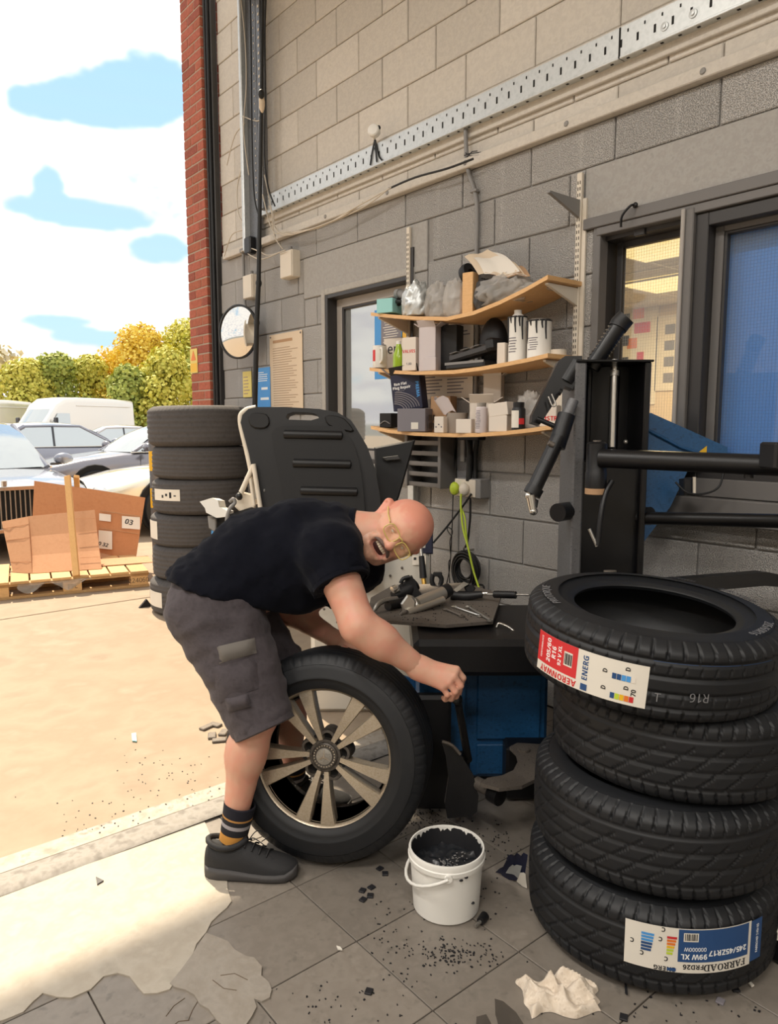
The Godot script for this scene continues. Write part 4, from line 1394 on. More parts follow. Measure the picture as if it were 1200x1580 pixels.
	part(kn, "worn_rim", MB.new().lathe([Vector2(0.03, -0.178), Vector2(0.0355, -0.176), Vector2(0.0358, -0.156)], 18, Transform3D(Basis.IDENTITY, k0)), M.card_brown, true)
	part(t, "helper_arm", MB.new().tube([PD(927, 707, 2.45), PD(1290, 722, 2.02)], 0.031, 20), M.black_steel, true)
	part(t, "arm_end_block", MB.new().box(PD(1215, 703, 2.06), Vector3(0.12, 0.075, 0.09), 0.006, LV), M.black_plastic, true)
	part(t, "arm_screw", MB.new().rod(PD(1155, 738, 2.17), PD(1155, 728, 2.17), 0.014, 8), M.black_steel, true)
	# curved handle under the knuckle
	part(t, "curved_handle", MB.new().tube(smooth([PD(944, 742, 2.47), PD(934, 762, 2.46), PD(927, 795, 2.45), PD(922, 842, 2.45)], 6), 0.009, 10), M.black_steel, true)
	part(t, "link_rod", MB.new().tube([PD(909, 816, 2.46), PD(921, 843, 2.45)], 0.006, 8), M.bare_steel, true)
	part(t, "lower_arm", MB.new().tube([PD(980, 799, 2.68), PD(1290, 806, 2.2)], 0.023, 18), M.black_steel, true)
	part(t, "arm_flange", MB.new().tube([PD(982, 796, 2.7), PD(1003, 796, 2.65)], 0.033, 16), M.black_steel, true)
	part(t, "foot_arm", outline([[1000, 897], [1185, 883], [1230, 892], [1230, 908], [1180, 904], [1090, 912]], 2.42, -0.08, 0.0, 0.006), M.black_satin, true)
	# swing arm at the left of the post
	part(t, "spring_housing", MB.new().tube([PD(912, 568, 2.66), PD(955, 503, 2.62)], 0.03, 18), M.black_satin, true)
	for k in 10:
		var a := PD(918, 559, 2.66).lerp(PD(950, 510, 2.63), k / 9.0)
		var ax := (PD(950, 510, 2.63) - PD(918, 559, 2.66)).normalized()
		part(t, "spring_coil", MB.new().lathe([Vector2(0.031, -0.003), Vector2(0.0345, 0.0), Vector2(0.031, 0.003)], 18, Transform3D(bas_y(ax), a)), M.bare_steel if k > 2 else M.black_steel, true)
	part(t, "spring_cap", MB.new().tube([PD(952, 507, 2.62), PD(956, 500, 2.62), PD(966, 489, 2.61)], [0.034, 0.036, 0.034], 18), M.black_plastic, true)
	part(t, "arm_bracket", outline([[862, 556], [872, 549], [898, 549], [898, 568], [884, 600], [872, 596], [833, 655], [820, 651], [821, 640]], 2.58, -0.05, 0.0, 0.006), M.black_satin, true)
	part(t, "cylinder_boss", MB.new().tube([PD(872, 590, 2.6), PD(890, 560, 2.6)], 0.03, 16), M.black_steel, true)
	part(t, "wing_screw", MB.new().tube([PD(862, 604, 2.55), PD(866, 606, 2.55)], 0.012, 8), M.black_steel, true)
	part(t, "wire_clip", MB.new().tube(smooth([PD(851, 608, 2.55), PD(857, 624, 2.54), PD(852, 626, 2.54), PD(846, 612, 2.55)], 4), 0.003, 6), M.bare_steel, true)
	part(t, "link_bar", MB.new().tube([PD(828, 646, 2.56), PD(866, 662, 2.55)], 0.009, 10), M.black_steel, true)
	part(t, "tool_shaft", MB.new().tube([PD(884, 618, 2.56), PD(862, 672, 2.54)], 0.02, 12), M.grey_steel, true)
	part(t, "shaft_sleeve", MB.new().tube([PD(874, 640, 2.55), PD(858, 690, 2.54)], 0.031, 12), M.black_steel, true)
	part(t, "hex_bar", MB.new().tube([PD(862, 674, 2.53), PD(823, 756, 2.5)], 0.026, 6), M.black_steel, true)
	part(t, "hex_collar", MB.new().tube([PD(826, 752, 2.5), PD(820, 763, 2.5)], 0.031, 14), M.black_steel, true)
	part(t, "clamp_screw", MB.new().tube([PD(846, 683, 2.5), PD(854, 687, 2.5)], 0.009, 8), M.old_steel, true)
	var hd := MB.new()
	hd.ball(PD(815, 765, 2.48), Vector3(0.012, 0.014, 0.012), 10, 7)
	hd.tube([PD(818, 764, 2.48), PD(822, 788, 2.48)], [0.016, 0.013], 10)
	hd.ball(PD(823, 789, 2.48), Vector3(0.016, 0.014, 0.014), 10, 7)
	part(t, "mount_head", hd, M.chrome, true)
	part(t, "mount_pad", outline([[820, 766], [831, 772], [829, 783], [823, 787]], 2.49, -0.03, 0.0, 0.003), M.black_satin, true)
	part(t, "roller_stop", MB.new().tube([PD(860, 791, 2.6), PD(878, 788, 2.66)], 0.033, 18), M.black_steel, true)
	# tilting blue arm behind the post
	var bl := part(t, "blue_arm", outline([[998, 664], [1004, 637], [1122, 690], [1122, 712], [1060, 728], [1034, 782], [984, 848], [972, 840], [972, 700], [990, 690]], 2.86, -0.22, 0.0, 0.008), M.blue_paint, true)
	part(bl, "folded_edge", MB.new().tube([PD(999, 663, 2.852), PD(1050, 690, 2.852), PD(1116, 712, 2.852)], 0.006, 8), M.blue_paint, true)
	part(bl, "warning_triangle", outline([[1073, 701], [1090, 688], [1089, 703]], 2.856, 0.0, 0.003), M.yellow, true)
	part(bl, "motor_box", outline([[1055, 738], [1069, 738], [1069, 764], [1055, 764]], 2.72, -0.05, 0.0, 0.003), M.black_plastic, true)
	part(bl, "motor_pin", MB.new().rod(PD(1071, 736, 2.71), PD(1071, 764, 2.71), 0.006, 8), M.cream_plastic, true)
	part(bl, "motor_cable", MB.new().tube(smooth([PD(1042, 744, 2.72), PD(1060, 760, 2.7), PD(1085, 762, 2.7), PD(1108, 752, 2.7), PD(1116, 730, 2.7)], 6), 0.004, 7), M.cable_black, true)
	# bead breaker
	part(t, "breaker_rod", MB.new().tube([PD(707, 1086, 2.22), PD(722, 1172, 2.44)], [0.012, 0.014], 10), M.black_steel, true)
	part(t, "breaker_knob", MB.new().ball(PD(705, 1079, 2.2), Vector3.ONE * 0.0165, 14, 9), M.black_satin, true)
	var sh := part(t, "breaker_shovel", outline([[681, 1144], [690, 1146], [712, 1166], [730, 1196], [738, 1228], [736, 1252], [726, 1260], [690, 1263], [686, 1240], [692, 1200], [688, 1168]], 2.4, -0.02, 0.0, 0.006), M.black_steel, true)
	part(sh, "shovel_lip", MB.new().tube(smooth([PD(682, 1144, 2.395), PD(697, 1150, 2.39), PD(710, 1164, 2.39)], 5), 0.006, 8), M.old_steel, true)
	part(t, "shovel_bracket", MB.new().box(PD(712, 1206, 2.47), Vector3(0.05, 0.2, 0.06), 0.01, LV), M.black_steel, true)
	part(t, "roller_shaft", MB.new().tube([PD(735, 1208, 2.42), PD(762, 1222, 2.36)], 0.022, 14), M.old_steel, true)
	part(t, "roller_end", MB.new().tube([PD(758, 1222, 2.37), PD(772, 1230, 2.34)], 0.03, 16), M.black_steel, true)
	var jw := PackedVector2Array()
	for q in [[741, 1208], [752, 1200], [775, 1196], [792, 1188], [799, 1174], [796, 1162], [786, 1152], [798, 1146], [860, 1150], [870, 1190], [830, 1200], [805, 1212], [770, 1216]]:
		var g := PH(q[0], q[1], 0.235)
		jw.append(Vector2(g.x, g.z))
	var jp := part(t, "jaw_plate", flat_patch(jw, 0.012), M.old_steel, true)
	jp.position.y += 0.223
	part(t, "jaw_stud", MB.new().rod(PH(808, 1160, 0.23), PH(808, 1160, 0.23) + Vector3(0, 0.014, 0), 0.022, 16), M.old_steel, true)
	part(t, "jaw_support", MB.new().box(PH(815, 1185, 0.11), Vector3(0.18, 0.2, 0.1), 0.01, LV), M.black_steel, true)
	# tray of small parts at the right end of the housing
	part(t, "parts_tray", outline([[768, 985], [812, 975], [860, 985], [860, 1012], [768, 1012]], 2.62, -0.16, 0.0, 0.006), M.black_steel, true)
	part(t, "tray_knob", MB.new().ball(PD(790, 1003, 2.6), Vector3.ONE * 0.013, 12, 8), M.brass, true)
	# clutter in the tray
	solo("ring_spanner", "chrome bar handle lying on the machine's parts tray", "tool", MB.new().tube(smooth([PD(766, 968, 2.66), PD(770, 962, 2.66), PD(785, 968, 2.64), PD(797, 978, 2.62)], 4), 0.005, 8), M.chrome)
	for k in 9:
		var o := solo("wheel_nut", "small dark wheel nut in the machine's parts tray", "nut", MB.new().lathe([Vector2(0.004, 0), Vector2(0.009, 0), Vector2(0.009, 0.012), Vector2(0.004, 0.012)], 6), M.old_steel if k % 3 else M.bare_steel, "nuts in the parts tray", Vector3.ZERO)
		o.position = PD(766 + k * 4.2 + 2.0 * sin(k * 3.0), 979 - 3.0 * sin(k * 1.9), 2.66 + 0.01 * (k % 3))
		o.rotation = Vector3(0.4 * k, k, 0.9 * k)

func balancer() -> void:
	var FH := Vector3(FWD.x, 0, FWD.z).normalized()
	var LV := Basis(RGT, Vector3.UP, -FH)
	var base := ground_of(PD(560, 900, 3.55))
	var t := thing("wheel_balancer", "wheel balancer with black hood raised behind the bending man", "machine", base)
	var c := ground_of(PD(570, 900, 3.42))
	part(t, "cabinet", MB.new().box(c + FH * 0.2 + Vector3(0, 0.43, 0), Vector3(0.56, 0.86, 0.4), 0.02, LV), M.pale_panel, true)
	part(t, "cabinet_top", MB.new().box(c + FH * 0.2 + RGT * 0.24 + Vector3(0, 0.84, 0), Vector3(0.09, 0.16, 0.3), 0.02, LV), M.black_plastic, true)
	for q in [[588, 874], [602, 888], [620, 876], [636, 920], [500, 940], [520, 960], [498, 966], [545, 950]]:
		part(t, "rivet", MB.new().ball(PD(q[0], q[1], 3.405), Vector3.ONE * 0.006, 8, 5), M.old_steel, true)
	var lb := part(t, "rating_plate", outline([[636, 858], [657, 857], [657, 871], [636, 872]], 3.405, 0.0, 0.002), M.paper, true)
	part(lb, "plate_mark", outline([[638, 860], [642, 860], [642, 864], [638, 864]], 3.402, 0.0, 0.001), M.ink, true)
	# hood, split along the middle of its hand hole
	var D := 3.34
	var up := [[371, 652], [374, 640], [383, 631], [395, 628], [440, 628], [492, 631], [520, 636], [541, 648], [548, 658], [492, 645], [488, 639], [478, 636.5], [452, 635.5], [443, 639], [441, 644]]
	var lo := [[371, 652], [441, 644], [445, 647.5], [480, 648.5], [492, 645], [548, 658], [566, 688], [579, 724], [586, 765], [588, 810], [588, 900], [420, 900], [408, 830], [398, 775], [384, 700]]
	var m := outline(up, D, -0.09, 0.0)
	m.add(outline(lo, D, -0.09, 0.0))
	part(t, "hood", m, M.black_plastic, true)
	part(t, "hood_edge", MB.new().tube(smooth([PD(395, 629, D + 0.03), PD(378, 634, D + 0.03), PD(371, 650, D + 0.03), PD(383, 705, D + 0.03), PD(398, 778, D + 0.03)], 8), 0.013, 10), M.cream_plastic, true)
	part(t, "hood_rib", outline([[418, 672], [424, 662], [436, 657], [520, 657], [534, 664], [552, 700], [562, 760], [565, 850], [455, 850], [438, 770]], D, 0.0, 0.014, 0.006, 1), M.dark_plastic, true)
	for q in [[429, 664, 537, 676], [443, 709, 550, 720], [455, 752, 560, 762]]:
		var mm := MB.new()
		var a := PD(q[0] + 8, (q[1] + q[3]) / 2.0, D - 0.012)
		var b := PD(q[2] - 8, (q[1] + q[3]) / 2.0 + 2, D - 0.012)
		mm.tube([a, a.lerp(b, 0.02), a.lerp(b, 0.98), b], [0.008, 0.02, 0.02, 0.008], 12)
		part(t, "hood_press", mm, M.black_plastic, true)
	part(t, "corner_boss", outline([[382, 645], [388, 638], [402, 637], [414, 640], [417, 655], [408, 662], [388, 660]], D, 0.0, 0.012, 0.004, 1), M.dark_plastic, true)
	part(t, "corner_boss", outline([[500, 640], [528, 643], [540, 655], [548, 668], [520, 662], [504, 655]], D, 0.0, 0.012, 0.004, 1), M.dark_plastic, true)
	for q in [[408, 757], [464, 748], [460, 735]]:
		part(t, "hood_scratch", MB.new().ball(PD(q[0], q[1], D - 0.002), Vector3(0.006, 0.008, 0.003), 8, 5), M.grey_plastic, true)
	# second tray and black panel at the right
	part(t, "weight_tray", outline([[577, 690], [641, 678], [616, 766], [588, 830], [580, 780]], 3.62, -0.16, 0.0, 0.008), M.dark_plastic, true)
	part(t, "tray_clip", outline([[590, 706], [614, 703], [618, 709], [596, 711]], 3.61, 0.0, 0.02, 0.002), M.frame_dark, true)
	part(t, "control_box", outline([[637, 826], [642, 812], [662, 810], [668, 818], [668, 855], [637, 855]], 3.4, -0.1, 0.0, 0.006), M.navy_card, true)
	# gauge arm, struts and covers at the left
	part(t, "strut", MB.new().tube([PD(391, 716, 3.32), PD(402, 786, 3.32)], 0.011, 8), M.cream_plastic, true)
	part(t, "strut", MB.new().tube([PD(391, 718, 3.34), PD(372, 760, 3.34)], 0.012, 8), M.cream_plastic, true)
	part(t, "strut", MB.new().tube([PD(386, 738, 3.34), PD(392, 780, 3.34)], 0.008, 8), M.cream_plastic, true)
	part(t, "strut", MB.new().tube([PD(392, 732, 3.34), PD(395, 770, 3.34)], 0.006, 8), M.bare_steel, true)
	part(t, "gauge_body", outline([[363, 768], [372, 758], [386, 762], [396, 770], [394, 784], [370, 790], [362, 782]], 3.36, -0.06, 0.0, 0.006), M.cream_plastic, true)
	part(t, "gauge_knob", MB.new().ball(PD(369, 766, 3.33), Vector3(0.016, 0.018, 0.016), 10, 7), M.black_plastic, true)
	part(t, "side_tray", outline([[332, 800], [350, 795], [388, 782], [400, 788], [345, 822], [332, 824]], 3.36, -0.12, 0.0, 0.004), M.black_plastic, true)
	part(t, "tray_end", outline([[320, 796], [333, 801], [333, 822], [322, 815]], 3.33, -0.14, 0.0, 0.004), M.grey_plastic, true)
	part(t, "white_cover", outline([[308, 774], [327, 768], [336, 772], [338, 782], [350, 788], [350, 797], [334, 799], [318, 791], [316, 784]], 3.3, -0.14, 0.0, 0.006), M.white_plastic, true)
	part(t, "blue_edge", outline([[326, 816], [336, 822], [332, 832], [326, 830]], 3.34, -0.05, 0.0), M.poster_blue, true)
	part(t, "gauge_cable", MB.new().tube(smooth([PD(355, 774, 3.3), PD(360, 770, 3.29), PD(362, 776, 3.29), PD(354, 786, 3.28), PD(350, 805, 3.28), PD(358, 818, 3.28)], 6), 0.009, 8), M.grey_plastic, true)
	# inflator hose hung on the balancer
	var h := thing("inflator_hose", "tyre inflator hose with black sleeve and yellow clip on balancer", "hose", PD(655, 905, 3.3))
	part(h, "fitting", MB.new().tube([PD(648, 838, 3.36), PD(650, 858, 3.35)], 0.009, 10), M.chrome, true)
	part(h, "sleeve", MB.new().tube([PD(650, 858, 3.35), PD(653, 892, 3.34)], [0.013, 0.017], 12), M.black_plastic, true)
	part(h, "yellow_clip", MB.new().tube([PD(653, 892, 3.34), PD(655, 905, 3.33)], 0.011, 8), M.brass, true)
	part(h, "supply_hose", MB.new().tube(smooth([PD(648, 838, 3.36), PD(645, 828, 3.37), PD(640, 820, 3.4)], 4), 0.006, 8), M.cable_black, true)
	# clamp clip on the panel's side
	var k := thing("spring_clamp", "black plastic clamp ring hung at the balancer's side", "clamp", PD(673, 905, 3.25))
	part(k, "ring", MB.new().tube(smooth([PD(668, 886, 3.25), PD(666, 896, 3.25), PD(670, 905, 3.25), PD(678, 904, 3.25), PD(681, 893, 3.25), PD(676, 886, 3.25)], 5), 0.011, 8), M.black_plastic, true)
	part(k, "jaw", MB.new().box(PD(675, 886, 3.25), Vector3(0.04, 0.02, 0.02), 0.004, Basis(RGT, UPV, -FWD)), M.black_plastic, true)
	# plain chrome hanger and white upright behind
	var u := thing("steel_upright", "pale steel upright strip standing behind the balancer", "upright", ground_of(PX(640, 800, 2.74)))
	part(u, "strip", MB.new().box(PX(636, 760, 2.74), Vector3(0.03, 0.3, 0.05), 0.003), M.galv, true)
	part(u, "strip_foot", MB.new().box(PX(636, 790, 2.74) + Vector3(0, -0.4, 0), Vector3(0.03, 0.55, 0.05), 0.003), M.galv, true)

func plate_tools() -> void:
	var y := 0.66
	# steel inflator gun
	var g := thing("grease_gun", "silver cylinder tool lying across the tyre changer's top plate", "tool", PH(655, 945, y))
	part(g, "barrel", MB.new().tube([PD(643, 932, 2.82), PD(684, 914, 2.9)], 0.026, 18), M.steel_bright, true)
	part(g, "end_ring", MB.new().tube([PD(683, 914.5, 2.9), PD(692, 910, 2.92)], [0.029, 0.027], 18), M.black_plastic, true)
	part(g, "second_tube", MB.new().tube([PD(628, 946, 2.76), PD(684, 925, 2.86)], 0.014, 12), M.steel_bright, true)
	part(g, "head", outline([[618, 932], [628, 918], [636, 920], [642, 928], [640, 944], [630, 948], [622, 946]], 2.78, -0.03, 0.0, 0.006), M.steel_bright, true)
	part(g, "nozzle", MB.new().tube([PD(625, 944, 2.76), PD(615, 950, 2.74)], [0.011, 0.005], 10), M.old_steel, true)
	part(g, "band", MB.new().tube([PD(641, 934, 2.82), PD(645, 932, 2.82)], 0.028, 16), M.chrome, true)
	# impact gun
	var w := thing("impact_gun", "black air impact gun standing at the back of plate", "tool", PH(625, 932, y))
	part(w, "motor_housing", MB.new().tube([PD(607, 920, 2.95), PD(625, 912, 2.98), PD(640, 900, 3.0)], [0.022, 0.036, 0.03], 14), M.black_plastic, true)
	part(w, "grip", outline([[624, 894], [636, 889], [646, 912], [658, 926], [650, 932], [638, 920], [628, 908]], 2.96, -0.05, 0.0, 0.008), M.dark_plastic, true)
	part(w, "trigger_guard", MB.new().tube(smooth([PD(618, 900, 2.95), PD(622, 893, 2.95), PD(632, 890, 2.95)], 4), 0.008, 8), M.black_plastic, true)
	part(w, "anvil", MB.new().tube([PD(605, 910, 2.92), PD(611, 907, 2.93)], 0.014, 12), M.chrome, true)
	part(w, "nose_cone", outline([[606, 905], [615, 903], [618, 912], [608, 916]], 2.92, -0.04, 0.0, 0.005), M.bare_steel, true)
	# tyre iron
	var c := thing("tyre_iron", "curved chrome tyre iron tip on the plate's left", "tool", PH(590, 944, y))
	part(c, "blade", MB.new().tube(smooth([PD(577, 943, 2.76), PD(584, 932, 2.78), PD(596, 926, 2.81), PD(612, 924, 2.85)], 5), [0.004, 0.006, 0.008, 0.009, 0.01, 0.01, 0.01, 0.01, 0.01, 0.01, 0.01, 0.011, 0.011, 0.011, 0.011, 0.011], 8), M.bare_steel, true)
	part(c, "handle", MB.new().tube([PD(598, 935, 2.8), PD(630, 926, 2.9)], 0.018, 10), M.black_plastic, true)
	# blow gun with rod
	var b := thing("air_blow_gun", "black air gun with chrome lever and long thin rod", "tool", PH(725, 928, y))
	part(b, "body", MB.new().tube([PD(695, 918, 2.98), PD(715, 920, 2.98), PD(744, 917, 2.96)], [0.018, 0.022, 0.014], 12), M.black_plastic, true)
	part(b, "lever", outline([[700, 910], [716, 898], [723, 901], [712, 908], [704, 914]], 2.97, -0.02, 0.0, 0.003), M.chrome, true)
	part(b, "hook", outline([[716, 906], [728, 900], [734, 908], [730, 914], [720, 915]], 2.98, -0.03, 0.0, 0.004), M.black_plastic, true)
	part(b, "coupling", MB.new().tube([PD(744, 916, 2.96), PD(752, 916, 2.95)], 0.008, 10), M.chrome, true)
	part(b, "rod", MB.new().tube([PD(750, 917, 2.95), PD(816, 918, 2.85)], 0.0045, 8), M.bare_steel, true)
	var gp := MB.new()
	var rr := []
	var pp := []
	for i in 25:
		pp.append(PD(762, 917, 2.93).lerp(PD(796, 918, 2.88), i / 24.0))
		rr.append(0.0135 + (0.0022 if i % 2 else 0.0))
	gp.tube(pp, rr, 12)
	part(b, "grip", gp, M.black_plastic, true)
	# flat spanners
	for q in [[[700, 936], [740, 950], "chrome spanner with open jaw lying on the plate near its right edge", "chrome"], [[688, 940], [712, 950], "short bare steel bar among crumbs on the plate", "old_steel"], [[722, 936], [756, 957], "flat steel strip at the plate's front right edge", "bare_steel"]]:
		var a := PH(q[0][0], q[0][1], y + 0.006)
		var e := PH(q[1][0], q[1][1], y + 0.006)
		var o := thing("spanner", q[2], "tool", a, "hand tools on the plate")
		part(o, "shank", MB.new().tube([a, e], 0.005, 6), M[q[3]], true)
		part(o, "jaw", MB.new().box(a, Vector3(0.022, 0.008, 0.018), 0.002, Basis(Vector3.UP, 0.5)), M[q[3]], true)
		part(o, "ring_end", MB.new().lathe([Vector2(0.006, -0.003), Vector2(0.011, -0.003), Vector2(0.011, 0.003), Vector2(0.006, 0.003)], 10, Transform3D(Basis.IDENTITY, e)), M[q[3]], true)
	var cr := MB.new()
	for k in 90:
		var a := PH(rng.randf_range(600, 755), rng.randf_range(930, 957), y + 0.001)
		cr.box(a, Vector3.ONE * rng.randf_range(0.001, 0.004), 0.0, Basis(Vector3.UP, k))
	tag(solo("rubber_crumbs", "rubber crumbs and grit scattered over the top plate", "crumbs", cr, M.ink), "", "", "", "stuff")

# ---------------------------------------------------------------- tyres
func groove(kind: int, a: float, s: float) -> float:
	var e := absf(s)
	var d := 0.0
	if kind == 0:      # ribs with straight shoulder slits
		for g: float in [0.2, 0.58]:
			d = maxf(d, 1.0 - pow(absf(e - g) / 0.045, 4.0))
		var ph := fposmod(a * 58.0 / TAU + (0.0 if s > 0 else 0.4) + 0.1 * e, 1.0)
		if e > 0.66 and (ph < 0.16): d = 1.0
		if e < 0.54 and e > 0.25 and fposmod(ph + s * 0.5, 1.0) < 0.12 and e < 0.46: d = maxf(d, 0.55)
	elif kind == 1:    # long slanting cuts, curved shoulder slits
		for g: float in [-0.56, -0.16, 0.2, 0.56]:
			d = maxf(d, (1.0 if absf(g) > 0.3 else 0.8) * (1.0 - pow(absf(s - g) / 0.032, 4.0)))
		var ph := fposmod(a * 62.0 / TAU + 0.5 * s * s, 1.0)
		if e > 0.6 and ph < 0.17: d = 1.0
		var p2 := fposmod(a * 31.0 / TAU + s * 2.1, 1.0)
		if s > -0.56 and s < 0.4 and p2 < 0.085: d = maxf(d, 0.75)
	else:              # worn: shallow bands and fine slits
		for g: float in [0.12, 0.42, 0.68]:
			d = maxf(d, 1.0 - pow(absf(e - g) / 0.05, 4.0))
		var ph := fposmod(a * 66.0 / TAU + 0.3 * s, 1.0)
		if e > 0.74 and ph < 0.2: d = maxf(d, 0.6)
	return maxf(d, 0.0)

func tread_mesh(R: float, w: float, kind: int, na: int, nw: int) -> ArrayMesh:
	var key := "tread%.3f,%.3f,%d" % [R, w, kind]
	if cache.has(key):
		return cache[key]
	var depth: float = [0.0065, 0.006, 0.005][kind]
	var rows := []
	for i in nw + 1:
		var s := -1.0 + 2.0 * i / nw
		var row := PackedVector3Array()
		row.resize(na)
		var e := absf(s)
		var r := R - 0.006 * s * s - (0.03 * pow(maxf(e - 0.72, 0.0) / 0.28, 2.0))
		var y := s * w * 0.475
		for j in na:
			var a := TAU * j / na
			var d := groove(kind, a, s) * depth
			if i == 0 or i == nw: d *= 0.3
			row[j] = Vector3((r - d) * cos(a), y, (r - d) * sin(a))
		rows.append(row)
	cache[key] = MB.new().grid(rows, true, true).mesh()
	return cache[key]

func side_mesh(R: float, w: float, rb: float) -> ArrayMesh:
	var key := "side%.3f,%.3f" % [R, w]
	if cache.has(key):
		return cache[key]
	var h := w / 2
	var p := [Vector2(R - 0.037, h * 0.95), Vector2(R - 0.05, h * 0.99), Vector2(R - 0.072, h), Vector2(R - 0.076, h + 0.0015), Vector2(R - 0.079, h + 0.0012), Vector2(lerpf(rb, R, 0.4), h * 0.97), Vector2(rb + 0.022, h * 0.88), Vector2(rb + 0.018, h * 0.885), Vector2(rb + 0.014, h * 0.86), Vector2(rb + 0.002, h * 0.84), Vector2(rb - 0.002, h * 0.79), Vector2(rb + 0.002, h * 0.7), Vector2(rb + 0.03, h * 0.8), Vector2(lerpf(rb, R, 0.55), h * 0.9), Vector2(R - 0.05, h * 0.85), Vector2(R - 0.022, h * 0.6), Vector2(R - 0.018, 0.0)]
	p.reverse()
	var up := MB.new()
	up.lathe(p, 96, Transform3D.IDENTITY, 0, TAU, 50)
	# profile runs inside out: turn normals outwards from the rubber
	for i in up.n.size(): up.n[i] = -up.n[i]
	for i in range(0, up.ix.size(), 3):
		var a := up.ix[i + 1]
		up.ix[i + 1] = up.ix[i + 2]
		up.ix[i + 2] = a
	var m := MB.new()
	m.add(up)
	m.add(up, Transform3D(Basis(Vector3.RIGHT, PI), Vector3.ZERO))
	cache[key] = m.mesh()
	return cache[key]

func tyre(label: String, at: Vector3, axis: Vector3, R: float, w: float, rb: float, kind: int, spin: float, group: String, rub := "rubber") -> Node3D:
	var t := thing("tyre", label, "tyre", Vector3.ZERO, group)
	t.transform = Transform3D(bas_y(axis, RGT) * Basis(Vector3.UP, spin), at)
	part(t, "tread", tread_mesh(R, w, kind, 660 if kind < 2 else 396, 44 if kind < 2 else 30), M[rub])
	part(t, "sidewall", side_mesh(R, w, rb), M[rub])
	return t

# a patch on the tread seen from the eye: degrees right of the middle, heights
func tread_patch(t: Node3D, R: float, d0: float, d1: float, y0: float, y1: float, called: String, m: Material, lift := 0.0012, parent: Node = null) -> MeshInstance3D:
	var th := facing(t)
	var rows := []
	for i in 5:
		var row := PackedVector3Array()
		var y := lerpf(y0, y1, i / 4.0)
		for j in 25:
			var a := th - deg_to_rad(lerpf(d0, d1, j / 24.0))
			row.append(Vector3((R + lift) * cos(a), y, (R + lift) * sin(a)))
		rows.append(row)
	return part(parent if parent else t, called, MB.new().grid(rows), m)

func facing(t: Node3D) -> float:
	var v := t.transform.affine_inverse() * EYE
	return atan2(v.z, v.x)

func tread_text(t: Node3D, parent: Node, R: float, s: String, h: float, deg: float, y: float, turn: float, m: Material, bold := false, serif := false, called := "print") -> void:
	var th := facing(t) - deg_to_rad(deg)
	var c := cos(turn)
	var sn := sin(turn)
	part(parent, called, letters_mb(s, h, func(p: Vector3) -> Vector3:
		var x := p.x * c - p.y * sn
		var yy := p.x * sn + p.y * c
		var a := th - x / R
		return Vector3((R + 0.0018 + p.z) * cos(a), y + yy, (R + 0.0018 + p.z) * sin(a)), serif, bold), m)

func side_text(t: Node3D, r: float, yy: float, s: String, h: float, deg: float, m: Material, called := "moulded_letters") -> void:
	# round the upper sidewall, read from the outside of the ring; deg is the compass angle from the eye
	var th := facing(t) - deg_to_rad(deg)
	part(t, called, letters_mb(s, h, func(p: Vector3) -> Vector3:
		var a := th + p.x / r
		var rr := r + p.y * -1.0
		return Vector3((r * 2 - rr) * cos(a), yy + p.z + 0.0008, (r * 2 - rr) * sin(a))), m)

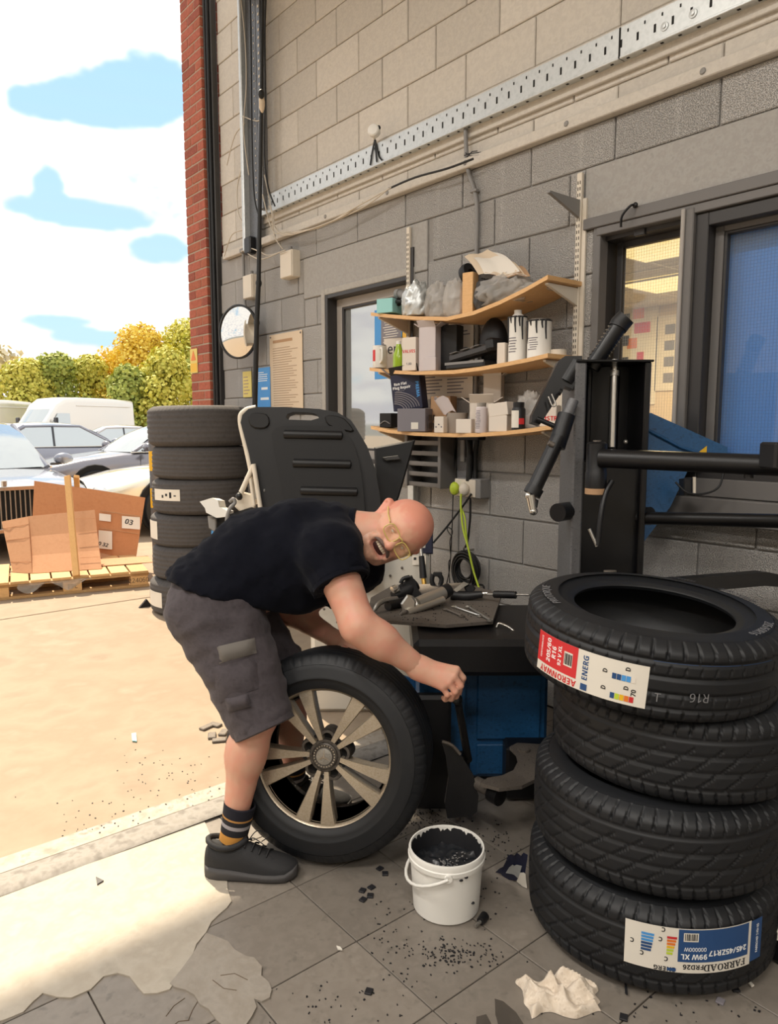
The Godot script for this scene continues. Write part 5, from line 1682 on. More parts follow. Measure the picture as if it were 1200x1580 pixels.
func build_tyres() -> void:
	var FH := Vector3(FWD.x, 0, FWD.z).normalized()
	mat("letter_grey", rgb(120, 120, 122), 0.7)
	mat("letter_dark", rgb(62, 62, 66), 0.7)
	# ---- new tyres, near right
	var grp := "new tyres stacked at the near right"
	var R := 0.326
	var c4 := ground_of(PD(997, 1400, 2.05))
	var c3 := ground_of(PD(1008, 1250, 2.03))
	var c2 := ground_of(PD(1040, 1110, 2.02))
	var c1 := ground_of(PD(1002, 950, 1.955))
	var t4 := tyre("new black tyre with blue and white label, lowest of near stack", c4 + Vector3(0, 0.1163, 0), Vector3.UP, R, 0.232, 0.216, 1, 0.3, grp)
	var t3 := tyre("new black tyre without label, second from floor in near stack", c3 + Vector3(0, 0.349, 0), Vector3(0.01, 1, 0.0), R, 0.232, 0.216, 1, 1.7, grp)
	var t2 := tyre("new black tyre beneath the red labelled one, third from floor", c2 + Vector3(0, 0.581, 0), Vector3(0.0, 1, 0.012), R, 0.232, 0.216, 1, 2.9, grp)
	var t1 := tyre("new black tyre with red and white label, top of near stack", c1 + Vector3(0, 0.803, 0), Vector3.UP - FH * 0.075 + RGT * 0.055, R, 0.205, 0.205, 0, 0.8, grp)
	# red and white label
	var lb := tread_patch(t1, R, -52, 2, -0.052, 0.05, "label_sticker", M.sticker)
	tread_patch(t1, R, -52, -27.5, -0.028, 0.05, "red_field", M.sticker_red, 0.0016, lb)
	tread_patch(t1, R, -34.5, -30, -0.006, 0.03, "bar_code_field", M.sticker, 0.002, lb)
	for k in 9:
		tread_patch(t1, R, -34.2 + 0.45 * k, -34.0 + 0.45 * k + 0.1 * (k % 3), -0.002, 0.026, "bar", M.ink, 0.0024, lb)
	tread_text(t1, lb, R, "AERONWAY", 0.016, -38, -0.041, PI, M.ink_red, true)
	tread_text(t1, lb, R, "205/60", 0.014, -44, 0.012, PI / 2, M.ink_white, true)
	tread_text(t1, lb, R, "R16", 0.014, -40.5, 0.012, PI / 2, M.ink_white, true)
	tread_text(t1, lb, R, "92 V XL", 0.011, -37, 0.012, PI / 2, M.ink_white, true)
	tread_text(t1, lb, R, "PERFORMANCE", 0.006, -49, 0.012, PI / 2, M.ink_white)
	tread_text(t1, lb, R, "ENERG", 0.014, -23.5, 0.008, PI / 2, M.sticker_blue, true)
	tread_patch(t1, R, -25, -22, -0.048, -0.032, "flag", M.sticker_blue, 0.002, lb)
	for k in 5:
		tread_patch(t1, R, -12 + k * 1.9, -10.3 + k * 1.9, 0.004 - 0.0 * k, 0.018, "grade_arrow", [M.sticker_blue, M.sticker_blue, M.poster_blue, M.poster_blue, M.paper][k], 0.002, lb)
		tread_patch(t1, R, -12 + k * 1.9, -10.3 + k * 1.9, -0.044, -0.03, "grade_arrow", [M.sticker_blue, M.lime, M.yellow, M.orange, M.red][k], 0.002, lb)
	for q in [[-15, 0.018, "D"], [-6, 0.034, "D"], [-15, -0.024, "D"], [-6, -0.012, "D"]]:
		tread_text(t1, lb, R, q[2], 0.011, q[0], q[1], PI / 2, M.ink, true)
	tread_text(t1, lb, R, "70", 0.011, -3, -0.02, PI / 2, M.ink, true)
	tread_text(t1, t1, R, "R16", 0.02, 22, -0.02, PI, M.letter_grey, false, false, "paint_mark")
	tread_text(t1, t1, R, "T", 0.02, 6, -0.03, 0, M.letter_grey, false, false, "paint_mark")
	for k in 3:
		tread_patch(t1, R, 3 + k * 18, 20 + k * 18, 0.056, 0.057, "paint_line", M.sticker_blue, 0.0006)
	side_text(t1, 0.28, 0.1035, "PROTORQUE", 0.02, -70, M.letter_grey)
	side_text(t1, 0.285, 0.1035, "TUBELESS", 0.012, 165, M.letter_dark)
	side_text(t1, 0.285, 0.1035, "AERONWAY", 0.018, 130, M.letter_dark)
	side_text(t1, 0.275, 0.1035, "205/60R16", 0.02, 68, M.letter_grey)
	# blue and white label, upside down
	var l4 := tread_patch(t4, R, -8, 46, -0.05, 0.062, "label_sticker", M.sticker)
	tread_patch(t4, R, 13, 44.5, -0.022, 0.06, "blue_field", M.sticker_blue, 0.0016, l4)
	tread_patch(t4, R, 46, 53, -0.045, 0.06, "label_tail", M.sticker_blue, 0.0014, l4)
	tread_patch(t4, R, 15, 21, 0.03, 0.052, "bar_code_field", M.sticker, 0.002, l4)
	for k in 8:
		tread_patch(t4, R, 15.5 + 0.65 * k, 15.8 + 0.65 * k + 0.1 * (k % 3), 0.033, 0.05, "bar", M.ink, 0.0024, l4)
	tread_text(t4, l4, R, "FARROAD", 0.016, 33.5, -0.036, PI, M.ink, true, true)
	tread_text(t4, l4, R, "FRD26", 0.012, 19.5, -0.034, PI, M.ink, true)
	tread_text(t4, l4, R, "245/45ZR17", 0.0135, 34.5, 0.0, PI, M.ink_white, true)
	tread_text(t4, l4, R, "99W XL", 0.013, 19.5, -0.008, PI, M.ink_white, true)
	tread_text(t4, l4, R, "000000W", 0.009, 20, 0.011, PI, M.ink_white)
	tread_text(t4, l4, R, "ENERG", 0.011, 8, -0.043, PI, M.ink, true)
	tread_patch(t4, R, 9, 12.5, -0.047, -0.039, "flag", M.sticker_blue, 0.002, l4)
	for k in 6:
		tread_patch(t4, R, -1.5, 3.5 - 0.2 * k, 0.034 - 0.008 * k, 0.04 - 0.008 * k, "grade_arrow", [M.poster_blue, M.poster_blue, M.poster_blue, M.sticker_blue, M.sticker_blue, M.sticker_blue][k], 0.002, l4)
		tread_patch(t4, R, 8.5, 12.4 - 0.3 * k, 0.034 - 0.008 * k, 0.04 - 0.008 * k, "grade_arrow", [M.red, M.orange, M.orange, M.yellow, M.lime, M.lime][k], 0.002, l4)
	for q in [[-5, 0.012], [-1, -0.014], [6, 0.03], [7, 0.055], [8.5, -0.018]]:
		tread_text(t4, l4, R, "C", 0.011, q[0], q[1], PI, M.ink, true)
	tread_text(t4, l4, R, "FARROAD 245/45", 0.007, 50, 0.01, PI / 2, M.ink_white)
	lb.position.y -= 0.01
	l4.position.y += 0.022
	# ---- worn tyres, far left
	var g2 := "worn tyres stacked by the doorway"
	var ws := [0.26, 0.25, 0.235, 0.25, 0.235, 0.285]
	var rs := [0.335, 0.335, 0.33, 0.345, 0.345, 0.36]
	var cx := [300, 306, 304, 311, 313, 311]
	var tell := ["worn tyre with pale paper square, lowest of the doorway stack", "worn tyre without label, second from ground by the doorway", "worn tyre with greenish label at its left, third from ground", "worn tyre with white marked label, fourth from ground by doorway", "worn tyre just beneath the widest one by the doorway", "widest worn tyre on top of the doorway stack"]
	var y := 0.0
	for i in 6:
		var p := ground_of(PD(cx[i], 800, 5.42))
		var t := tyre(tell[i], p + Vector3(0, y + ws[i] / 2, 0), Vector3(0.012 * sin(i * 2.0), 1, 0.01 * cos(i * 3.0)), rs[i], ws[i], 0.22, 2, i * 1.3, g2, "rubber_used")
		y += ws[i] - 0.003
		if i == 3:
			var s := tread_patch(t, rs[i], -66, -24, -0.02, 0.06, "label_sticker", M.sticker, 0.002)
			for k in 4:
				tread_patch(t, rs[i], -50 + k * 6, -47 + k * 6, 0.0 + 0.012 * (k % 2), 0.02 + 0.01 * (k % 3), "print", M.ink, 0.003, s)
		elif i == 2:
			tread_patch(t, rs[i], -84, -56, -0.06, 0.07, "label_sticker", M.sticker, 0.002)
		elif i == 0:
			tread_patch(t, rs[i], -78, -46, -0.06, 0.05, "label_sticker", M.sticker, 0.002)
	alloy_wheel()

func alloy_wheel() -> void:
	var FH := Vector3(FWD.x, 0, FWD.z).normalized()
	var el := deg_to_rad(9.0)
	var hz := (-FH * cos(deg_to_rad(10.0)) - RGT * sin(deg_to_rad(10.0))).normalized()
	var n := hz * cos(el) + Vector3.UP * sin(el)
	var face := PD(499, 1172, 2.28)
	var R := 0.328
	var w := 0.235
	var t := thing("wheel", "bronze grey twin spoke alloy wheel with tyre, held upright by man", "wheel", Vector3.ZERO)
	var b := bas_z(n)
	t.transform = Transform3D(b, face)
	# rest on the floor
	var mid := face - n * 0.085
	var low := mid.y - (R - 0.012) * cos(el) - w * 0.36 * sin(el)
	t.position.y -= low
	var ly := Basis(Vector3.RIGHT, PI / 2)     # lathe axis to z
	var o := part(t, "tread", tread_mesh(R, w, 2, 396, 30), M.rubber)
	o.transform = Transform3D(ly, Vector3(0, 0, -0.085))
	o = part(t, "sidewall", side_mesh(R, w, 0.216), M.rubber)
	o.transform = Transform3D(ly, Vector3(0, 0, -0.085))
	var rim := MB.new()
	rim.lathe([Vector2(0.222, -0.2), Vector2(0.226, -0.192), Vector2(0.206, -0.18), Vector2(0.198, -0.12), Vector2(0.196, -0.07), Vector2(0.202, -0.03), Vector2(0.206, -0.006)], 72, Transform3D(ly, Vector3.ZERO), 0, TAU, 60)
	for i in rim.n.size(): rim.n[i] = -rim.n[i]
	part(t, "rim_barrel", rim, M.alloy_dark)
	var lip := MB.new()
	lip.lathe([Vector2(0.231, -0.012), Vector2(0.235, -0.001), Vector2(0.232, 0.008), Vector2(0.224, 0.009), Vector2(0.215, 0.002), Vector2(0.209, -0.002), Vector2(0.204, -0.014)], 72, Transform3D(ly, Vector3.ZERO), 0, TAU, 60)
	part(t, "rim_lip", lip, M.alloy)
	for k in 5:
		var ca := deg_to_rad(48.0 + 72.0 * k)
		for s: float in [-1.0, 1.0]:
			var p0 := Vector2.from_angle(ca + s * deg_to_rad(13.5)) * 0.05
			var p1 := Vector2.from_angle(ca + s * deg_to_rad(11.4)) * 0.211
			var d := (p1 - p0).normalized()
			var q := Vector2(-d.y, d.x)
			var rows := []
			var rows2 := []
			for i in 8:
				var u := i / 7.0
				var c := p0.lerp(p1, u)
				var hw := lerpf(0.0075, 0.025, pow(u, 1.2))
				var zf := lerpf(-0.016, -0.001, u) + 0.006 * sin(PI * u)
				var zb := zf - lerpf(0.045, 0.04, u)
				var row := PackedVector3Array()
				# outer edge stays straight, inner edge steps
				for v in [[-1.0, zb], [-1.06, zf - 0.008], [-0.9, zf], [0.9, zf], [1.06, zf - 0.008], [1.0, zb]]:
					var pt: Vector2 = c + q * hw * v[0]
					row.append(Vector3(pt.x, pt.y, v[1]))
				rows.append(row)
			var sm := MB.new()
			# flat facets along the spoke
			for i in 7:
				for j in 5:
					sm.quad(rows[i][j + 1], rows[i + 1][j + 1], rows[i + 1][j], rows[i][j])
				sm.quad(rows[i][0], rows[i + 1][0], rows[i + 1][5], rows[i][5])
			for i in sm.n.size():
				pass
			part(t, "spoke", sm, M.alloy)
		# lug pocket between the pairs
		var la := ca + deg_to_rad(36.0)
		var lp := Vector2.from_angle(la) * 0.056
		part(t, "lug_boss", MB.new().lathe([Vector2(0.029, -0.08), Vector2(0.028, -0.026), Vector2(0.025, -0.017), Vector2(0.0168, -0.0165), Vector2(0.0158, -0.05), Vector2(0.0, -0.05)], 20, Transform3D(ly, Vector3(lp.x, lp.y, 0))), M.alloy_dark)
		part(t, "lug_hole", MB.new().lathe([Vector2(0.0158, -0.04), Vector2(0.0, -0.04)], 16, Transform3D(ly, Vector3(lp.x, lp.y, 0))), M.hole)
		var vp := Vector2.from_angle(ca) * 0.066
		part(t, "small_hole", MB.new().lathe([Vector2(0.006, -0.021), Vector2(0.0, -0.021)], 10, Transform3D(ly, Vector3(vp.x, vp.y, 0))), M.hole)
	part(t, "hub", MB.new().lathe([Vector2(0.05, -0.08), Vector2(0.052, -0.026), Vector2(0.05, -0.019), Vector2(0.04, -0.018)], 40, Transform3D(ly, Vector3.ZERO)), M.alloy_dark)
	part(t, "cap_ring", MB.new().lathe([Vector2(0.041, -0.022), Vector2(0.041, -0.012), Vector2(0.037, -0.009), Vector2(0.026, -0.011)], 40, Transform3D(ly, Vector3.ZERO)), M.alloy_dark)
	var cap := part(t, "centre_cap", MB.new().lathe([Vector2(0.0265, -0.012), Vector2(0.0255, -0.007), Vector2(0.012, -0.004), Vector2(0.0, -0.0035)], 32, Transform3D(ly, Vector3.ZERO)), M.bare_steel)
	for k in 24:
		var p := Vector2.from_angle(TAU * k / 24.0) * 0.033
		part(cap, "wreath_mark", MB.new().ball(Vector3(p.x, p.y, -0.0095), Vector3(0.0025, 0.0025, 0.0015), 6, 4), M.alloy)
	for k in 3:
		var p := Vector2.from_angle(PI / 2 + TAU * k / 3.0) * 0.02
		part(cap, "star_ray", MB.new().tube([Vector3(0, 0, -0.002), Vector3(p.x, p.y, -0.005)], [0.003, 0.001], 6), M.alloy)
	part(t, "valve_stem", MB.new().tube([Vector3(0.03, -0.197, -0.04), Vector3(0.03, -0.17, -0.025)], 0.004, 8), M.black_plastic)

# ---------------------------------------------------------------- person: a field of tapered capsules meshed as surface nets
class Field:
	var lo: Vector3
	var cell: float
	var nx: int
	var ny: int
	var nz: int
	var f := PackedFloat32Array()
	func _init(a: Vector3, b: Vector3, c: float) -> void:
		lo = a
		cell = c
		nx = int((b.x - a.x) / c) + 2
		ny = int((b.y - a.y) / c) + 2
		nz = int((b.z - a.z) / c) + 2
		f.resize(nx * ny * nz)
		f.fill(0.2)
	# tapered capsule; k = blend; sign -1 carves; cut = flat end at b; m squashes along a direction (sq, dir)
	func bone(a: Vector3, b: Vector3, ra: float, rb: float, k := 0.02, carve := false, cut := false, sqd := Vector3.ZERO, sq := 1.0) -> void:
		var r := maxf(ra, rb) + k + cell * 2.0
		var p0 := Vector3(minf(a.x, b.x), minf(a.y, b.y), minf(a.z, b.z)) - Vector3.ONE * r
		var p1 := Vector3(maxf(a.x, b.x), maxf(a.y, b.y), maxf(a.z, b.z)) + Vector3.ONE * r
		var i0 := maxi(0, int((p0.x - lo.x) / cell))
		var i1 := mini(nx - 1, int((p1.x - lo.x) / cell) + 1)
		var j0 := maxi(0, int((p0.y - lo.y) / cell))
		var j1 := mini(ny - 1, int((p1.y - lo.y) / cell) + 1)
		var k0 := maxi(0, int((p0.z - lo.z) / cell))
		var k1 := mini(nz - 1, int((p1.z - lo.z) / cell) + 1)
		var ab := b - a
		var l2 := maxf(ab.length_squared(), 1e-9)
		var dir := ab.normalized()
		var squash := sq != 1.0
		for i in range(i0, i1 + 1):
			for j in range(j0, j1 + 1):
				var o := (i * ny + j) * nz
				var base := Vector3(lo.x + i * cell, lo.y + j * cell, 0)
				for q in range(k0, k1 + 1):
					base.z = lo.z + q * cell
					var pa := base - a
					var t := clampf(pa.dot(ab) / l2, 0.0, 1.0)
					var e := pa - ab * t
					if squash:
						e += sqd * (e.dot(sqd) * (1.0 / sq - 1.0))
					var d := e.length() - lerpf(ra, rb, t)
					if squash and sq < 1.0:
						d *= lerpf(sq, 1.0, 0.5)
					if cut:
						d = maxf(d, (base - b).dot(dir))
					var g := f[o + q]
					if carve:
						d = -d
						var h := maxf(k - absf(d - g), 0.0) / k
						f[o + q] = maxf(d, g) + h * h * k * 0.25
					else:
						var h := maxf(k - absf(d - g), 0.0) / k
						f[o + q] = minf(d, g) - h * h * k * 0.25
	func clip(n: Vector3, at: Vector3) -> void:
		for i in nx:
			for j in ny:
				for q in nz:
					var o := (i * ny + j) * nz + q
					if f[o] < 0.06:
						f[o] = maxf(f[o], (lo + Vector3(i, j, q) * cell - at).dot(n))
	func ripple(fn: Callable, reach: float) -> void:
		for i in nx:
			for j in ny:
				for q in nz:
					var o := (i * ny + j) * nz + q
					if absf(f[o]) < reach:
						f[o] += fn.call(lo + Vector3(i, j, q) * cell)
	func mesh(mb: MB, tint = null) -> MB:
		var id := PackedInt32Array()
		id.resize(f.size())
		id.fill(-1)
		var v := PackedVector3Array()
		var sy := nz
		var sx := ny * nz
		var off := [0, 1, sy, sy + 1, sx, sx + 1, sx + sy, sx + sy + 1]
		var cor := [Vector3(0, 0, 0), Vector3(0, 0, 1), Vector3(0, 1, 0), Vector3(0, 1, 1), Vector3(1, 0, 0), Vector3(1, 0, 1), Vector3(1, 1, 0), Vector3(1, 1, 1)]
		var ed := [[0, 1], [2, 3], [4, 5], [6, 7], [0, 2], [1, 3], [4, 6], [5, 7], [0, 4], [1, 5], [2, 6], [3, 7]]
		for i in nx - 1:
			for j in ny - 1:
				var o := (i * ny + j) * nz
				for q in nz - 1:
					var p := o + q
					var g := f[p]
					if g > cell * 3.0 or g < -cell * 3.0:
						continue
					var inside := 0
					for w in 8:
						if f[p + off[w]] < 0.0:
							inside += 1
					if inside == 0 or inside == 8:
						continue
					var s := Vector3.ZERO
					var c := 0
					for e in ed:
						var a: float = f[p + off[e[0]]]
						var b: float = f[p + off[e[1]]]
						if (a < 0.0) != (b < 0.0):
							s += cor[e[0]].lerp(cor[e[1]], a / (a - b))
							c += 1
					id[p] = v.size()
					v.append(lo + (Vector3(i, j, q) + s / c) * cell)
		var nn := PackedVector3Array()
		nn.resize(v.size())
		var tr := PackedInt32Array()
		for i in range(1, nx - 1):
			for j in range(1, ny - 1):
				var o := (i * ny + j) * nz
				for q in range(1, nz - 1):
					var p := o + q
					if id[p] < 0:
						continue
					var g := f[p] < 0.0
					for ax in 3:
						var step: int = [sx, sy, 1][ax]
						var u: int = [sy, 1, sx][ax]
						var w: int = [1, sx, sy][ax]
						if g == (f[p + step] < 0.0):
							continue
						var a := id[p]
						var b := id[p - u]
						var c := id[p - u - w]
						var d := id[p - w]
						if a < 0 or b < 0 or c < 0 or d < 0:
							continue
						if g:
							tr.append_array([a, b, c, a, c, d])
						else:
							tr.append_array([a, c, b, a, d, c])
		for k in range(0, tr.size(), 3):
			var a := tr[k]
			var b := tr[k + 1]
			var c := tr[k + 2]
			var m := (v[b] - v[a]).cross(v[c] - v[a])
			nn[a] += m; nn[b] += m; nn[c] += m
		var k0 := mb.v.size()
		for k in v.size():
			mb.tint = tint.call(v[k]) if tint != null else Color.WHITE
			mb.vert(v[k], nn[k].normalized())
		for k in range(0, tr.size(), 3):
			mb.ix.append_array([k0 + tr[k], k0 + tr[k + 2], k0 + tr[k + 1]])
		return mb

func build_person() -> void:
	# joints, placed in the picture and in depth
	var J := {
		"pelvis": PD(338, 905, 2.37), "belly": PD(402, 872, 2.38), "chest": PD(468, 850, 2.38), "upper": PD(506, 836, 2.39), "neck": PD(543, 824, 2.37),
		"hipR": PD(334, 938, 2.28), "kneeR": PD(398, 1098, 2.22), "ankR": PD(361, 1287, 2.255),
		"hipL": PD(352, 935, 2.50), "kneeL": PD(448, 1062, 2.54), "ankL": PD(452, 1212, 2.62),
		"shR": PD(509, 853, 2.22), "elR": PD(553, 966, 2.13), "wrR": PD(648, 1030, 2.17),
		"shL": PD(552, 876, 2.52), "elL": PD(446, 942, 2.62), "wrL": PD(520, 988, 2.5),
		"head": PD(611, 821, 2.36)}
	var feet := ground_of(J.ankR)
	var t := thing("person", "bald man in navy T-shirt and dark shorts bending over the wheel, laughing", "person", feet)
	var skin := rgb(208, 162, 138).srgb_to_linear()
	var skin2 := rgb(212, 150, 128).srgb_to_linear()
	var noi := FastNoiseLite.new()
	noi.seed = 3
	noi.frequency = 18.0
	noi.fractal_octaves = 3
	var flesh := func(p: Vector3) -> Color: return skin.lerp(skin2, clampf(0.5 + noi.get_noise_3dv(p), 0, 1))
	var body := MB.new()
	# --- arms, legs, neck and the trunk inside the clothes
	var F := Field.new(Vector3(0.55, -0.02, -2.75), Vector3(1.9, 1.5, -1.3), 0.013)
	F.bone(J.pelvis, J.belly, 0.13, 0.14, 0.05)
	F.bone(J.belly, J.chest, 0.14, 0.14, 0.05)
	F.bone(J.chest, J.upper, 0.14, 0.1, 0.05)
	F.bone(J.upper, J.neck, 0.1, 0.068, 0.04)
	F.bone(J.neck, J.head + (J.neck - J.head) * 0.35, 0.072, 0.068, 0.03)
	F.bone(J.upper, J.shR, 0.09, 0.07, 0.04)
	F.bone(J.shR, J.elR, 0.068, 0.05, 0.03)
	F.bone(J.elR, J.elR.lerp(J.wrR, 0.35), 0.05, 0.05, 0.03)
	F.bone(J.elR.lerp(J.wrR, 0.3), J.wrR, 0.051, 0.031, 0.03)
	F.bone(J.upper, J.shL, 0.09, 0.07, 0.04)
	F.bone(J.shL, J.elL, 0.066, 0.048, 0.03)
	F.bone(J.elL, J.wrL, 0.05, 0.03, 0.03)
	for s in ["R", "L"]:
		var hip: Vector3 = J["hip" + s]
		var kn: Vector3 = J["knee" + s]
		var an: Vector3 = J["ank" + s]
		F.bone(hip, kn, 0.095, 0.064, 0.04)
		F.bone(kn, kn.lerp(an, 0.35) - RGT * 0.012, 0.058, 0.06, 0.03)
		F.bone(kn.lerp(an, 0.3) - RGT * 0.012, an + Vector3(0, 0.02, 0), 0.058, 0.034, 0.03)
	F.mesh(body, flesh)
	hand_right(body, J, flesh)
	hand_left(body, J, flesh)
	head_mesh(body, J, t)
	part(t, "body", body, M.skin, true)
	clothes(t, J)
	shoe(t, PH(321, 1347), PH(459, 1351), J.ankR, 0.0)
	shoe(t, ground_of(J.ankL) - (PH(459, 1351) - PH(321, 1347)).normalized() * 0.07, ground_of(J.ankL) + (PH(459, 1351) - PH(321, 1347)).normalized() * 0.21, J.ankL, 0.0)
	for s in ["R", "L"]:
		sock(t, J["ank" + s], J["knee" + s])

func finger(F: Field, pts: Array, r0: float, r1: float) -> void:
	for i in pts.size() - 1:
		F.bone(pts[i], pts[i + 1], lerpf(r0, r1, float(i) / (pts.size() - 1)), lerpf(r0, r1, float(i + 1) / (pts.size() - 1)), 0.004)

func hand_right(body: MB, J: Dictionary, flesh: Callable) -> void:
	# closed round the breaker's knob: knuckles up and to the right, fingertips tucked under
	var w: Vector3 = J.wrR
	var F := Field.new(PD(640, 1085, 2.3) - Vector3(0.16, 0.04, 0.16), PD(690, 1010, 2.2) + Vector3(0.14, 0.04, 0.14), 0.0035)
	F.bone(w - (PD(648, 1030, 2.17) - PD(630, 1019, 2.165)), w, 0.034, 0.032, 0.01)
	# palm: fan of metacarpals
	var kn := [PD(704, 1033, 2.165), PD(700, 1043, 2.148), PD(692, 1053, 2.142), PD(682, 1060, 2.145)]
	for i in 4:
		F.bone(w + (kn[i] - kn[1]) * 0.35, kn[i], 0.019, 0.0115, 0.022)
	F.bone(w, PD(682, 1044, 2.17), 0.026, 0.024, 0.02)
	F.bone(w, PD(678, 1052, 2.19), 0.024, 0.02, 0.02)
	var mid := [PD(714, 1046, 2.168), PD(710, 1058, 2.15), PD(702, 1067, 2.143), PD(690, 1072, 2.146)]
	var tip := [PD(708, 1066, 2.19), PD(703, 1074, 2.176), PD(696, 1078, 2.168), PD(687, 1079, 2.17)]
	var end := [PD(698, 1070, 2.205), PD(694, 1076, 2.195), PD(690, 1078, 2.188), PD(684, 1077, 2.185)]
	for i in 4:
		finger(F, [kn[i], mid[i], tip[i], end[i]], [0.0105, 0.011, 0.0105, 0.009][i], [0.0085, 0.009, 0.0085, 0.0075][i])
	# thumb behind
	finger(F, [PD(668, 1032, 2.19), PD(684, 1040, 2.22), PD(700, 1056, 2.225), PD(708, 1070, 2.215)], 0.016, 0.009)
	F.mesh(body, flesh)

func hand_left(body: MB, J: Dictionary, flesh: Callable) -> void:
	# flat over the top of the tyre
	var w: Vector3 = J.wrL
	var F := Field.new(w - Vector3(0.13, 0.13, 0.13), w + Vector3(0.22, 0.12, 0.22), 0.004)
	F.bone(w - (J.wrL - J.elL).normalized() * 0.03, w, 0.033, 0.03, 0.01)
	var kn := [PD(552, 992, 2.47), PD(554, 995, 2.45), PD(553, 999, 2.43), PD(549, 1002, 2.415)]
	for i in 4:
		F.bone(w, kn[i], 0.022, 0.0115, 0.02)
		var d: Vector3 = (kn[i] - w).normalized()
		var a: Vector3 = kn[i] + d * 0.036 - Vector3.UP * 0.006
		var b: Vector3 = a + d * 0.02 - Vector3.UP * 0.018
		finger(F, [kn[i], a, b, b + d * 0.01 - Vector3.UP * 0.02], 0.0105, 0.008)
	finger(F, [w + Vector3(0.0, -0.01, 0.02), PD(532, 1003, 2.41), PD(545, 1010, 2.39)], 0.015, 0.009)
	F.mesh(body, flesh)

